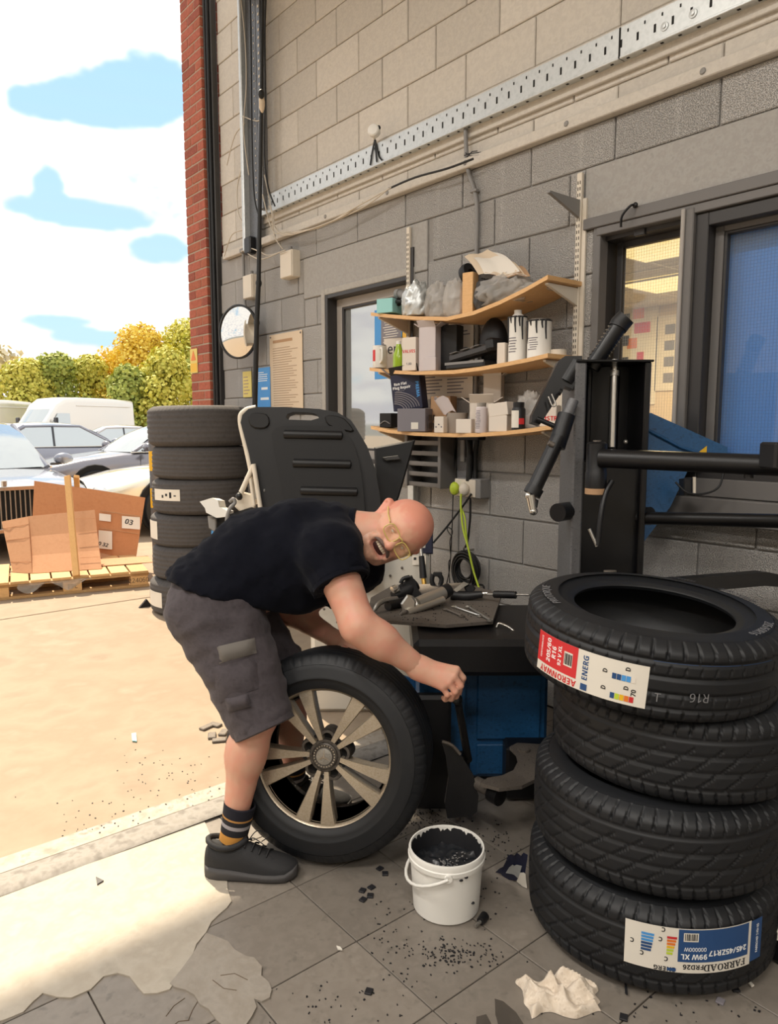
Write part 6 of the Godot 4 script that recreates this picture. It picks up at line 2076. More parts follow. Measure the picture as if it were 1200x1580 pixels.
func head_mesh(body: MB, J: Dictionary, t: Node3D) -> void:
	# head axes: crown to the right in the picture, face to the eye
	var e_up := (RGT * 0.875 + UPV * 0.484).normalized()
	var e_side := (RGT * 0.484 - UPV * 0.875).normalized()     # his left, lower in the picture
	var e_face := -FWD
	# turn the face a little towards his left and tip the chin out
	var turn := Basis(e_up, 0.24)
	e_face = turn * e_face
	e_side = turn * e_side
	var tip := Basis(e_side, 0.10)
	e_face = tip * e_face
	e_up = tip * e_up
	var H := Basis(e_side, e_up, e_face)
	if H.determinant() < 0:
		H = Basis(-e_side, e_up, e_face)
	var sgn := 1.0 if H.x.dot(e_side) > 0 else -1.0
	var c: Vector3 = J.head
	var S := 0.95
	var L := func(x: float, y: float, z: float) -> Vector3: return c + (H.x * x + H.y * y + H.z * z) * S
	var F := Field.new(c - Vector3.ONE * 0.165, c + Vector3.ONE * 0.165, 0.0036)
	var X := H.x
	# skull
	F.bone(L.call(0, 0.035, -0.03), L.call(0, 0.04, 0.012), 0.088 * S, 0.082 * S, 0.03)
	F.bone(L.call(0, 0.06, 0.0), L.call(0, 0.05, 0.03), 0.07 * S, 0.066 * S, 0.03)
	# face block, cheeks, jaw, chin
	F.bone(L.call(0, 0.0, 0.03), L.call(0, -0.05, 0.035), 0.066 * S, 0.055 * S, 0.03)
	for s: float in [-1.0, 1.0]:
		F.bone(L.call(s * 0.058, -0.035, -0.01), L.call(s * 0.034, -0.096, 0.045), 0.032 * S, 0.028 * S, 0.03)
		F.bone(L.call(s * 0.042, -0.018, 0.068), L.call(s * 0.05, -0.012, 0.045), 0.024 * S, 0.024 * S, 0.02)
		F.bone(L.call(s * 0.012, 0.026, 0.088), L.call(s * 0.048, 0.026, 0.068), 0.012 * S, 0.011 * S, 0.014)
	F.bone(L.call(0, -0.108, 0.062), L.call(0, -0.098, 0.048), 0.027 * S, 0.034 * S, 0.02)
	# eye hollows
	for s: float in [-1.0, 1.0]:
		F.bone(L.call(s * 0.026, 0.004, 0.105), L.call(s * 0.038, 0.003, 0.1), 0.0155 * S, 0.015 * S, 0.012, true)
	# nose
	F.bone(L.call(0, 0.012, 0.088), L.call(0, -0.03, 0.112), 0.009 * S, 0.0155 * S, 0.012)
	for s: float in [-1.0, 1.0]:
		F.bone(L.call(s * 0.013, -0.034, 0.1), L.call(s * 0.011, -0.033, 0.104), 0.0095 * S, 0.0095 * S, 0.006)
		F.bone(L.call(s * 0.024, -0.028, 0.086), L.call(s * 0.042, -0.064, 0.074), 0.009 * S, 0.011 * S, 0.014)
	# lips round an open mouth
	F.bone(L.call(-0.028, -0.056, 0.082), L.call(0.028, -0.056, 0.082), 0.009 * S, 0.009 * S, 0.01)
	F.bone(L.call(-0.026, -0.09, 0.076), L.call(0.026, -0.09, 0.076), 0.0095 * S, 0.0095 * S, 0.01)
	F.bone(L.call(-0.036, -0.062, 0.096), L.call(0.036, -0.062, 0.096), 0.012 * S, 0.012 * S, 0.005, true)
	F.bone(L.call(-0.02, -0.072, 0.092), L.call(0.02, -0.072, 0.092), 0.019 * S, 0.019 * S, 0.005, true)
	# ears
	for s: float in [-1.0, 1.0]:
		F.bone(L.call(s * 0.08, -0.026, -0.012), L.call(s * 0.095, 0.024, -0.028), 0.012 * S, 0.018 * S, 0.007)
		F.bone(L.call(s * 0.086, 0.016, -0.012), L.call(s * 0.086, 0.0, -0.006), 0.01 * S, 0.008 * S, 0.006)
		F.bone(L.call(s * 0.108, 0.014, -0.014), L.call(s * 0.102, -0.006, -0.008), 0.010 * S, 0.008 * S, 0.005, true)
	# neck
	F.bone(L.call(0, -0.045, -0.03), J.neck, 0.062 * S, 0.074 * S, 0.03)
	var s0 := rgb(218, 164, 138).srgb_to_linear()
	var s1 := rgb(214, 136, 116).srgb_to_linear()
	var s2 := rgb(190, 120, 106).srgb_to_linear()
	var s3 := rgb(178, 140, 120).srgb_to_linear()
	var Hi := H.transposed()
	var n2 := FastNoiseLite.new()
	n2.seed = 8
	n2.frequency = 14.0
	F.mesh(body, func(p: Vector3) -> Color:
		var q := Hi * (p - c) / S
		var k := s0
		# sunburnt crown, ruddy nose and cheeks, stubble
		k = k.lerp(s1, clampf((q.y - 0.035 + 0.04 * n2.get_noise_3dv(p * 2.0)) / 0.05, 0, 0.7) * clampf((q.z + 0.09) / 0.06, 0, 1))
		k = k.lerp(s1, 0.7 * clampf(1.0 - Vector2(q.x, q.y + 0.034).length() / 0.022, 0, 1) * (1.0 if q.z > 0.09 else 0.0))
		k = k.lerp(s1, 0.45 * clampf(1.0 - Vector2(absf(q.x) - 0.046, q.y + 0.022).length() / 0.026, 0, 1) * (1.0 if q.z > 0.03 else 0.0))
		k = k.lerp(s1, 0.6 if absf(q.x) > 0.083 else 0.0)
		if q.z > 0.02 and q.y < -0.045: k = k.lerp(s3, clampf(0.45 + 0.5 * n2.get_noise_3dv(p * 6.0), 0, 0.7))
		if q.z > 0.07 and absf(q.y + 0.067) < 0.02 and absf(q.x) < 0.036: k = k.lerp(s2, 0.7)
		return k)
	# mouth, teeth, moustache, eyes, brows, glasses
	var inn := part(t, "mouth", MB.new().ball(L.call(0, -0.069, 0.064), Vector3(0.038, 0.022, 0.016) * S, 14, 9, H), M.mouth, true)
	var te := MB.new()
	for k in 8:
		te.box(L.call((k - 3.5) * 0.0084, -0.0615 + 0.0005 * absf(k - 3.5), 0.083 - 0.0011 * pow(k - 3.5, 2.0) * 0.6), Vector3(0.008, 0.0115, 0.004), 0.0015, H)
	part(inn, "teeth", te, M.teeth, true)
	var mo := MB.new()
	for s: float in [-1.0, 1.0]:
		mo.tube(smooth([L.call(0, -0.044, 0.0985), L.call(s * 0.016, -0.046, 0.0965), L.call(s * 0.032, -0.052, 0.088), L.call(s * 0.044, -0.064, 0.077)], 5), [0.005, 0.006, 0.0066, 0.0066, 0.0066, 0.0066, 0.0064, 0.0064, 0.0062, 0.0066, 0.006, 0.0054, 0.0048, 0.004, 0.003, 0.002], 8)
	part(t, "moustache", mo, M.moustache, true)
	for s: float in [-1.0, 1.0]:
		var ey := part(t, "eye", MB.new().ball(L.call(s * 0.031, 0.003, 0.0755), Vector3.ONE * 0.0125 * S, 14, 10), M.eye_white, true)
		part(ey, "iris", MB.new().ball(L.call(s * 0.031, 0.002, 0.0835), Vector3(0.0055, 0.0055, 0.004) * S, 12, 8, H), M.iris, true)
		var lid := MB.new()
		lid.tube(smooth([L.call(s * 0.017, 0.004, 0.0835), L.call(s * 0.031, 0.0085, 0.0875), L.call(s * 0.046, 0.003, 0.079)], 5), 0.0042, 8)
		lid.tube(smooth([L.call(s * 0.017, 0.0, 0.083), L.call(s * 0.031, -0.0065, 0.0865), L.call(s * 0.046, -0.001, 0.078)], 5), 0.004, 8)
		lid.tint = s0
		for i in lid.c.size(): lid.c[i] = s0.lerp(s2, 0.35)
		part(t, "eyelids", lid, M.skin, true)
		part(t, "eyebrow", MB.new().tube(smooth([L.call(s * 0.012, 0.026, 0.0985), L.call(s * 0.03, 0.031, 0.094), L.call(s * 0.05, 0.026, 0.078)], 5), [0.002, 0.003, 0.003, 0.003, 0.003, 0.003, 0.003, 0.003, 0.002, 0.002, 0.001], 6), M.moustache, true)
	var gl := part(t, "safety_glasses", MB.new().tube(smooth([L.call(-0.012, 0.012, 0.112), L.call(0, 0.016, 0.115), L.call(0.012, 0.012, 0.112)], 4), 0.0022, 7), M.specs_frame, true)
	for s: float in [-1.0, 1.0]:
		var rim := []
		for k in 17:
			var a := TAU * k / 16.0
			var ce := cos(a)
			var se := sin(a)
			var x := 0.036 + 0.029 * signf(ce) * pow(absf(ce), 0.6)
			var y := -0.002 + 0.0215 * signf(se) * pow(absf(se), 0.6)
			rim.append(L.call(s * x, y, 0.1125 - 0.28 * maxf(x - 0.01, 0.0) * x * 4.0 - 0.0))
		part(gl, "rim", MB.new().tube(rim, 0.0019, 7, false), M.specs_frame, true)
		var ln := MB.new()
		var ctr := Vector3.ZERO
		for k in 16: ctr += rim[k] / 16.0
		for k in 16: ln.tri(ctr, rim[k], rim[k + 1])
		part(gl, "lens", ln, M.specs_lens, true)
		part(gl, "temple", MB.new().tube([L.call(s * 0.064, 0.008, 0.088), L.call(s * 0.083, 0.012, 0.055), L.call(s * 0.091, 0.018, -0.01), L.call(s * 0.092, 0.01, -0.03)], 0.0022, 7), M.specs_frame, true)

func clothes(t: Node3D, J: Dictionary) -> void:
	var nf := FastNoiseLite.new()
	nf.seed = 12
	nf.frequency = 1.0
	nf.fractal_octaves = 3
	var ax := (J.neck - J.pelvis).normalized() as Vector3
	# T-shirt
	var F := Field.new(Vector3(0.55, 0.55, -2.75), Vector3(1.75, 1.5, -1.45), 0.0125)
	F.bone(J.pelvis - ax * 0.035 - UPV * 0.01, J.belly, 0.146, 0.17, 0.05)
	F.bone(J.belly, J.chest, 0.172, 0.165, 0.05)
	F.bone(J.chest, J.upper, 0.165, 0.118, 0.05)
	F.bone(J.upper, J.neck + ax * 0.012, 0.118, 0.084, 0.05, false, true)
	F.bone(J.chest - UPV * 0.05, J.belly - UPV * 0.05, 0.14, 0.15, 0.06)
	F.bone(J.hipR - RGT * 0.018 + UPV * 0.015, J.belly - UPV * 0.02, 0.152, 0.14, 0.05)
	F.bone(J.hipL - RGT * 0.018 + UPV * 0.015, J.belly - UPV * 0.02, 0.152, 0.14, 0.05)
	F.bone(J.upper, J.shR, 0.1, 0.092, 0.05)
	F.bone(J.upper, J.shL, 0.1, 0.09, 0.05)
	F.bone(J.shR, J.shR.lerp(J.elR, 0.42), 0.092, 0.088, 0.03, false, true)
	F.bone(J.shL, J.shL.lerp(J.elL, 0.5), 0.09, 0.086, 0.03, false, true)
	F.ripple(func(p: Vector3) -> float:
		var u: float = (p - J.pelvis).dot(ax)
		var w: float = (p - J.pelvis).dot(RGT)
		return 0.012 * nf.get_noise_3d(p.x * 9.0, p.y * 9.0, p.z * 9.0) + 0.011 * nf.get_noise_2d(u * 20.0 + 9.0 * p.y, w * 4.0), 0.04)
	# hem: the shirt stops at the hips
	F.clip(-(ax + UPV * 0.25).normalized(), J.pelvis - ax * 0.15 + UPV * 0.03)
	F.clip((-UPV * 0.95 - RGT * 0.3).normalized(), PD(306, 918, 2.15))
	var sh := part(t, "t_shirt", F.mesh(MB.new()), M.navy_cloth, true)
	# rolled edges at sleeve and collar
	var se: Vector3 = J.shR.lerp(J.elR, 0.42)
	var sd: Vector3 = (J.elR - J.shR).normalized()
	part(sh, "sleeve_hem", MB.new().lathe([Vector2(0.082, -0.012), Vector2(0.0885, -0.01), Vector2(0.0885, 0.002), Vector2(0.08, 0.004)], 30, Transform3D(bas_y(sd), se)), M.navy_cloth, true)
	part(sh, "collar", MB.new().lathe([Vector2(0.074, -0.014), Vector2(0.084, -0.008), Vector2(0.083, 0.008), Vector2(0.074, 0.012)], 30, Transform3D(bas_y((J.head - J.neck)), J.neck + ax * 0.008)), M.navy_cloth, true)
	# shorts
	var G := Field.new(Vector3(0.55, 0.3, -2.75), Vector3(1.55, 1.2, -1.5), 0.012)
	G.bone(J.pelvis - ax * 0.02, J.belly - ax * 0.05, 0.135, 0.14, 0.05)
	G.bone(J.hipR - RGT * 0.018 - UPV * 0.01, J.hipL - RGT * 0.018 - UPV * 0.01, 0.13, 0.13, 0.05)
	var hemR: Vector3 = J.kneeR + (J.kneeR - J.hipR).normalized() * 0.055
	var hemL: Vector3 = J.kneeL + (J.kneeL - J.hipL).normalized() * 0.03
	G.bone(J.hipR, hemR, 0.142, 0.093, 0.04, false, true)
	G.bone(J.hipL, hemL, 0.138, 0.093, 0.04, false, true)
	G.ripple(func(p: Vector3) -> float:
		var u: float = (p - J.hipR).dot((J.kneeR - J.hipR).normalized())
		return 0.011 * nf.get_noise_3d(p.x * 8.0, p.y * 12.0, p.z * 8.0) + 0.006 * nf.get_noise_2d(u * 22.0, p.x * 7.0 + 9.0), 0.04)
	G.clip((UPV * 0.95 + RGT * 0.3).normalized(), PD(306, 918, 2.15) + UPV * 0.03)
	var so := part(t, "shorts", G.mesh(MB.new()), M.short_cloth, true)
	var ld: Vector3 = (J.kneeR - J.hipR).normalized()
	part(so, "hem", MB.new().lathe([Vector2(0.084, -0.03), Vector2(0.095, -0.026), Vector2(0.0945, 0.0), Vector2(0.086, 0.004)], 34, Transform3D(bas_y(ld), hemR)), M.short_cloth, true)
	# patches and cargo pocket on the near leg, laid on the cloth
	var pad := func(q: Array, called: String, dd: float, th: float, mm: Material) -> void:
		var m := MB.new()
		var rows := []
		for i in 5:
			var row := PackedVector3Array()
			for j in 9:
				var u := j / 8.0
				var v := i / 4.0
				var px := lerpf(lerpf(q[0][0], q[1][0], u), lerpf(q[3][0], q[2][0], u), v)
				var py := lerpf(lerpf(q[0][1], q[1][1], u), lerpf(q[3][1], q[2][1], u), v)
				# march along the sight line to the cloth
				var r := ray(px, py).normalized()
				var d := 1.95
				for s in 40:
					var p := EYE + r * d
					var g := INF
					for b in [[J.hipR, hemR, 0.142, 0.093], [J.hipR - RGT * 0.018 - UPV * 0.01, J.hipL - RGT * 0.018 - UPV * 0.01, 0.13, 0.13]]:
						var ab: Vector3 = b[1] - b[0]
						var tt := clampf((p - b[0]).dot(ab) / ab.length_squared(), 0, 1)
						g = minf(g, (p - b[0] - ab * tt).length() - lerpf(b[2], b[3], tt))
					if g < 0.004: break
					d += g * 0.9
				var edge := 1.0 if (i > 0 and i < 4 and j > 0 and j < 8) else 0.0
				row.append(EYE + r * (d + dd - th * edge))
			rows.append(row)
		part(so, called, m.grid(rows), mm, true)
	pad.call([[333, 998], [393, 984], [396, 1008], [338, 1024]], "pocket_patch", 0.0, 0.012, M.patch_cloth)
	pad.call([[346, 1078], [382, 1070], [388, 1090], [352, 1100]], "cargo_flap", 0.0, 0.016, M.short_cloth)
	pad.call([[325, 1030], [398, 1012], [398, 1062], [338, 1085]], "cargo_pocket", 0.002, 0.010, M.short_cloth)

func sock(t: Node3D, an: Vector3, kn: Vector3) -> void:
	var up := (kn - an).normalized()
	var m := MB.new()
	var bands := [[-0.05, rgb(30, 30, 36)], [-0.018, rgb(30, 30, 36)], [-0.016, rgb(196, 140, 66)], [0.008, rgb(196, 140, 66)], [0.012, rgb(30, 30, 36)], [0.032, rgb(30, 30, 36)], [0.034, rgb(150, 146, 150)], [0.044, rgb(150, 146, 150)], [0.046, rgb(30, 30, 36)], [0.06, rgb(30, 30, 36)], [0.061, rgb(176, 128, 70)], [0.066, rgb(176, 128, 70)], [0.067, rgb(28, 28, 34)], [0.1, rgb(28, 28, 34)]]
	var rows := []
	var b := bas_y(up)
	for i in bands.size() - 1:
		var r0: float = 0.0425 + 0.07 * maxf(bands[i][0], 0.0)
		var r1: float = 0.0425 + 0.07 * maxf(bands[i + 1][0], 0.0)
		m.tint = (bands[i][1] as Color).srgb_to_linear()
		m.lathe([Vector2(r0, bands[i][0]), Vector2(r1, bands[i + 1][0])], 28, Transform3D(b, an))
	m.lathe([Vector2(0.0495, 0.1), Vector2(0.045, 0.102), Vector2(0.043, 0.095)], 28, Transform3D(b, an))
	part(t, "sock", m, M.sock, true)

func shoe(t: Node3D, heel: Vector3, toe: Vector3, an: Vector3, lift: float) -> void:
	var d := (toe - heel).normalized()
	var s := d.cross(Vector3.UP).normalized()
	var L := heel.distance_to(toe)
	# sections along the shoe: x, half width, top of upper, sole height
	var st := [[-0.004, 0.022, 0.085, 0.042], [0.012, 0.036, 0.112, 0.043], [0.04, 0.042, 0.106, 0.042], [0.08, 0.043, 0.104, 0.039], [0.115, 0.044, 0.112, 0.035], [0.15, 0.046, 0.098, 0.031], [0.19, 0.049, 0.08, 0.029], [0.225, 0.049, 0.069, 0.029], [0.255, 0.044, 0.06, 0.03], [0.278, 0.031, 0.05, 0.032], [0.288, 0.014, 0.04, 0.034]]
	var up := []
	var so := []
	for q in st:
		var c: Vector3 = heel + d * (q[0] * L / 0.288)
		var row := PackedVector3Array()
		for k in 13:
			var a := PI * k / 12.0
			var w: float = q[1] * (1.0 - 0.25 * pow(sin(a), 3.0))
			row.append(c + s * cos(a) * w + Vector3.UP * (q[3] - 0.006 + (q[2] - q[3] + 0.006) * pow(sin(a), 0.8)))
		up.append(row)
		var r2 := PackedVector3Array()
		for p in [[0.0, 0.0], [0.9, 0.0], [1.04, 0.008], [1.1, q[3] * 0.6], [1.04, q[3]], [0.0, q[3]], [-1.04, q[3]], [-1.1, q[3] * 0.6], [-1.04, 0.008], [-0.9, 0.0]]:
			r2.append(c + s * q[1] * p[0] + Vector3.UP * (p[1] + (0.006 if q[0] > 0.26 else 0.0)))
		so.append(r2)
	var um := MB.new().grid(up, false, true)
	for k in range(1, 11):
		um.tri(up[0][0], up[0][k + 1], up[0][k])
	var sh := part(t, "shoe", um, M.shoe_black, true)
	var sm := MB.new().grid(so, true, true)
	for e in [0, so.size() - 1]:
		for k in range(1, 9):
			sm.tri(so[e][0], so[e][k], so[e][k + 1])
	part(sh, "sole", sm, M.sole, true)
	# padded opening and laces
	var rim := []
	for k in 17:
		var a := TAU * k / 16.0
		rim.append(heel + d * (0.062 + 0.058 * cos(a)) + s * 0.034 * sin(a) + Vector3.UP * (0.108 + 0.006 * cos(2.0 * a)))
	part(sh, "collar", MB.new().tube(rim, 0.009, 8, false), M.shoe_black, true)
	for k in 4:
		var x := 0.12 + 0.022 * k
		var h := 0.108 - 0.010 * k
		part(sh, "lace", MB.new().tube(smooth([heel + d * x + s * 0.024 + Vector3.UP * (h - 0.008), heel + d * (x + 0.006) + Vector3.UP * (h + 0.004), heel + d * (x + 0.012) - s * 0.024 + Vector3.UP * (h - 0.01)], 4), 0.0028, 6), M.shoe_black, true)
	for q: float in [-1.0, 1.0]:
		part(sh, "lace_loop", MB.new().tube(smooth([heel + d * 0.13 + Vector3.UP * 0.112, heel + d * 0.15 + s * 0.02 * q + Vector3.UP * 0.13, heel + d * 0.185 + s * 0.03 * q + Vector3.UP * 0.112, heel + d * 0.165 + s * 0.012 * q + Vector3.UP * 0.1], 5), 0.0016, 5), M.ink, true)

# ---------------------------------------------------------------- things on the wall
# a flat sheet on the wall by its picture corners (left, top, right, bottom)
func on_wall(x0: float, y0: float, x1: float, y1: float, wx := 2.776) -> Array:
	var a := PX(x0, (y0 + y1) / 2, wx)
	var b := PX(x1, (y0 + y1) / 2, wx)
	var xm := (x0 + x1) / 2
	return [Vector3(wx, (PX(xm, y0, wx).y + PX(xm, y1, wx).y) / 2, (a.z + b.z) / 2), absf(b.z - a.z), absf(PX(xm, y0, wx).y - PX(xm, y1, wx).y)]

func lines(m: MB, z0: float, z1: float, y0: float, y1: float, rows: int, x := -0.002) -> MB:
	for k in rows:
		var y := lerpf(y1, y0, (k + 0.5) / rows)
		var l := (z1 - z0) * rng.randf_range(0.55, 0.98)
		m.box(Vector3(x, y, z0 + l / 2), Vector3(0.0006, (y1 - y0) / rows * 0.35, l))
	return m

const WALLTEXT := Basis(Vector3(0, 0, 1), Vector3(0, 1, 0), Vector3(-1, 0, 0))

func build_wall_things() -> void:
	# perforated channel along the wall
	var r := thing("steel_channel", "long galvanised perforated channel fixed along the upper wall", "channel", Vector3(2.75, 2.84, -2.4))
	var z0 := -4.83
	var z1 := 1.0
	for q in [[-4.83, -1.865], [-1.86, 1.0]]:
		var cm := MB.new()
		var zc: float = (q[0] + q[1]) / 2
		var zl: float = q[1] - q[0]
		cm.box(Vector3(2.74, 2.91, zc), Vector3(0.004, 0.115, zl))
		cm.box(Vector3(2.762, 2.968, zc), Vector3(0.044, 0.004, zl))
		cm.box(Vector3(2.762, 2.853, zc), Vector3(0.044, 0.004, zl))
		cm.box(Vector3(2.741, 2.853, zc), Vector3(0.012, 0.01, zl), 0.002)
		part(r, "channel_length", cm, M.galv, true)
	var sl := MB.new()
	var z := z0 + 0.05
	while z < z1:
		sl.box(Vector3(2.7375, 2.905, z), Vector3(0.002, 0.03, 0.009))
		sl.box(Vector3(2.7375, 2.945, z + 0.03), Vector3(0.002, 0.012, 0.006))
		sl.box(Vector3(2.76, 2.8505, z + 0.02), Vector3(0.01, 0.002, 0.012))
		z += 0.075
	tag(part(r, "slot", sl, M.hole, true), "", "", "", "stuff")
	part(r, "splice_gap", MB.new().box(Vector3(2.7372, 2.91, -1.862), Vector3(0.003, 0.115, 0.007)), M.hole, true)
	for q in [[1025, 41], [1069, 21]]:
		var p := PX(q[0], q[1], 2.737)
		part(r, "bolt", MB.new().lathe([Vector2(0.017, 0.0), Vector2(0.016, 0.003), Vector2(0.008, 0.004), Vector2(0.008, 0.009), Vector2(0, 0.01)], 14, Transform3D(Basis(Vector3.FORWARD, -PI / 2), p)), M.galv, true)
	solo("backing_rail", "beige painted timber rail behind the galvanised channel", "rail", MB.new().box(Vector3.ZERO, Vector3(0.02, 0.19, 5.83), 0.003), M.block_beige0, "", Vector3(2.789, 2.905, -1.915))
	# vertical door track
	var d := thing("door_track", "vertical galvanised door track with perforated edge at the opening", "track", Vector3(2.72, 2.62, -4.85))
	part(d, "guide_tube", MB.new().box(Vector3(2.715, 3.8, -4.955), Vector3(0.06, 2.34, 0.035), 0.006), M.galv, true)
	part(d, "track_back", MB.new().box(Vector3(2.742, 3.83, -4.87), Vector3(0.02, 2.4, 0.14), 0.002), M.galv_dark, true)
	part(d, "side_angle", MB.new().box(Vector3(2.725, 3.95, -4.715), Vector3(0.05, 2.15, 0.05), 0.003), M.galv_dark, true)
	part(d, "end_shoe", MB.new().box(Vector3(2.71, 2.66, -4.9), Vector3(0.06, 0.12, 0.09), 0.01), M.black_steel, true)
	var dots := MB.new()
	z = 2.95
	while z < 4.95:
		dots.box(Vector3(2.699, z, -4.705), Vector3(0.003, 0.016, 0.018))
		dots.box(Vector3(2.7305, z + 0.02, -4.83), Vector3(0.003, 0.01, 0.01))
		z += 0.05
	tag(part(d, "perforation", dots, M.plaster, true), "", "", "", "stuff")
	# long black pole
	var p := thing("door_pole", "long thin black pole hanging down in front of door track", "pole", PX(391, 700, 2.62))
	part(p, "shaft", MB.new().tube([PX(406, -60, 2.62), PX(403, 170, 2.62), PX(399, 430, 2.6), PX(396, 500, 2.6), PX(391, 720, 2.58)], [0.012, 0.012, 0.016, 0.018, 0.02], 10), M.cable_black, true)
	for q in [[399, 437], [396, 498], [403, 145]]:
		part(p, "joint_sleeve", MB.new().ball(PX(q[0], q[1], 2.605), Vector3(0.022, 0.03, 0.022), 10, 7), M.cable_black, true)
	part(p, "cord_knot", MB.new().ball(PX(404, 160, 2.62), Vector3(0.02, 0.06, 0.02), 10, 7), M.paper_cream, true)
	# loose cables
	var cables := [
		["pale cable bundle sagging along the beige ledge", "cable_pale", [[[408, 270], [414, 300], [418, 322], [424, 350], [444, 360], [500, 347], [560, 320], [596, 294], [606, 288]], [[405, 300], [420, 355], [440, 358], [490, 352], [545, 322], [600, 291]], [[415, 318], [421, 330], [426, 355], [450, 362], [520, 338], [560, 312]]]],
		["thin black cable running on from the bundle below the channel", "cable_black", [[[600, 291], [640, 274], [690, 260], [730, 245]]]],
		["pale cords looping between track and the small wall boxes", "cable_pale", [[[420, 340], [424, 366], [436, 384]], [[372, 388], [385, 383], [400, 388], [415, 394], [440, 386]], [[380, 390], [402, 400], [430, 390]]]],
		["fine pale cords looping down the wall beside the steel guide", "cable_pale", [[[372, 0], [378, 60], [380, 130], [376, 200], [384, 270]], [[378, 190], [362, 210], [350, 255]], [[374, 255], [366, 290], [368, 330], [378, 352], [358, 362], [346, 395]], [[371, 178], [392, 186], [400, 186]]]],
		["black cables strapped to the upright door guide tube", "cable_black", [[[386, 0], [387, 60], [388, 150], [389, 230], [392, 300], [398, 330]], [[410, 0], [408, 70], [409, 140], [408, 240], [414, 290], [424, 318]], [[401, 0], [402, 100]]]],
	]
	for c in cables:
		var t := thing("cable", c[0], "cable", PX(c[2][0][0][0], c[2][0][0][1], 2.72))
		for l in c[2]:
			var pts := []
			for q in l: pts.append(PX(q[0], q[1], 2.69 + 0.01 * sin(q[0])))
			part(t, "strand", MB.new().tube(smooth(pts, 5), 0.0042 if c[1] == "cable_pale" else 0.0055, 6), M[c[1]], true)
	# conduit
	var cp := []
	for q in [[718, 197], [719, 225], [722, 262], [732, 295], [736, 325], [735, 400], [736, 480], [735, 560], [733, 640], [732, 742]]: cp.append(PX(q[0], q[1], 2.762))
	var cd := thing("conduit", "grey conduit dropping from the channel behind the shelves to sockets", "pipe", cp[cp.size() - 1])
	part(cd, "pipe", MB.new().tube(smooth(cp, 6), 0.011, 10), M.grey_plastic, true)
	part(cd, "saddle_clip", MB.new().box(cp[3], Vector3(0.03, 0.014, 0.045), 0.003), M.grey_plastic, true)
	var tw := thing("cable_tie", "frayed dark wire ends tied round the grey conduit", "wire", PX(724, 238, 2.75))
	for q in [[[716, 240], [724, 237], [742, 235]], [[720, 243], [728, 234], [736, 233]], [[718, 236], [726, 241], [740, 239]]]:
		var pts := []
		for e in q: pts.append(PX(e[0], e[1], 2.742))
		part(tw, "strand", MB.new().tube(pts, 0.0025, 5), M.cable_black, true)
	# camera on the rail
	var s := thing("security_camera", "small white round camera on the channel with three black wires", "camera", PX(577, 205, 2.7))
	var sc := PX(577, 202, 2.7)
	part(s, "housing", MB.new().lathe([Vector2(0.0, -0.025), Vector2(0.03, -0.024), Vector2(0.034, -0.015), Vector2(0.034, 0.015), Vector2(0.028, 0.022), Vector2(0.0, 0.024)], 22, Transform3D(bas_y(-FWD - RGT * 0.35), sc)), M.white_plastic, true)
	part(s, "lens", MB.new().ball(sc + (RGT * 0.025 + UPV * 0.012 - FWD * 0.012), Vector3.ONE * 0.013, 12, 8), M.ink, true)
	part(s, "stem", MB.new().tube([sc, PX(577, 214, 2.75)], 0.01, 8), M.white_plastic, true)
	for q in [[[578, 216], [574, 235], [571, 255]], [[578, 216], [580, 238], [581, 250]], [[579, 216], [584, 240], [589, 247]]]:
		var pts := []
		for e in q: pts.append(PX(e[0], e[1], 2.732))
		part(s, "wire", MB.new().tube(smooth(pts, 4), 0.0045, 6), M.cable_black, true)
	# junction boxes
	for q in [[434, 387, 455, 429, "beige switch box under the ledge right of the black pole"], [377, 424, 393, 461, "beige switch box left of the black pole above mirror"]]:
		var a := on_wall(q[0], q[1], q[2], q[3], 2.73)
		var t := thing("junction_box", q[4], "box", a[0] + Vector3(0.02, 0, 0), "wall junction boxes")
		part(t, "case", MB.new().box(Vector3(0.0, 0, 0), Vector3(0.07, a[2], a[1] * 0.86), 0.006), M.cream_plastic)
		part(t, "lid", MB.new().box(Vector3(-0.037, 0, 0), Vector3(0.008, a[2] * 0.96, a[1] * 0.82), 0.003), M.cream_plastic)
		part(t, "gland", MB.new().rod(Vector3(0, a[2] / 2, 0), Vector3(0, a[2] / 2 + 0.03, 0), 0.014, 10), M.grey_plastic)
	var pc := thing("pipe_drop", "grey pipe down the wall beside left switch box", "pipe", PX(375, 470, 2.75))
	part(pc, "pipe", MB.new().tube([PX(375, 388, 2.755), PX(376, 425, 2.755), PX(378, 470, 2.755), PX(385, 490, 2.755)], 0.012, 8), M.grey_plastic, true)
	part(pc, "pipe_head", MB.new().box(PX(375, 387, 2.75), Vector3(0.04, 0.03, 0.05), 0.005), M.grey_plastic, true)
	# convex mirror
	var mc := PX(367, 512, 2.62)
	var mi := thing("convex_mirror", "round convex mirror with black rim bracketed by the doorway", "mirror", mc)
	var mb := Basis(Vector3(0, 0, 1), Vector3(-1, 0, 0), Vector3(0, -1, 0))
	mb = Basis(Vector3.UP, 0.3) * mb
	var prof := []
	for k in 11:
		var u := k / 10.0
		prof.append(Vector2(0.185 * (1 - u), 0.035 * (1.0 - (1 - u) * (1 - u))))
	part(mi, "dome", MB.new().lathe(prof, 48, Transform3D(mb, Vector3.ZERO), 0, TAU, 70), M.mirror)
	part(mi, "rim", MB.new().lathe([Vector2(0.182, -0.02), Vector2(0.196, -0.016), Vector2(0.197, 0.004), Vector2(0.186, 0.008), Vector2(0.182, 0.0)], 48, Transform3D(mb, Vector3.ZERO)), M.black_plastic)
	part(mi, "back_shell", MB.new().lathe([Vector2(0.0, -0.05), Vector2(0.12, -0.045), Vector2(0.185, -0.018)], 32, Transform3D(mb, Vector3.ZERO)), M.black_plastic)
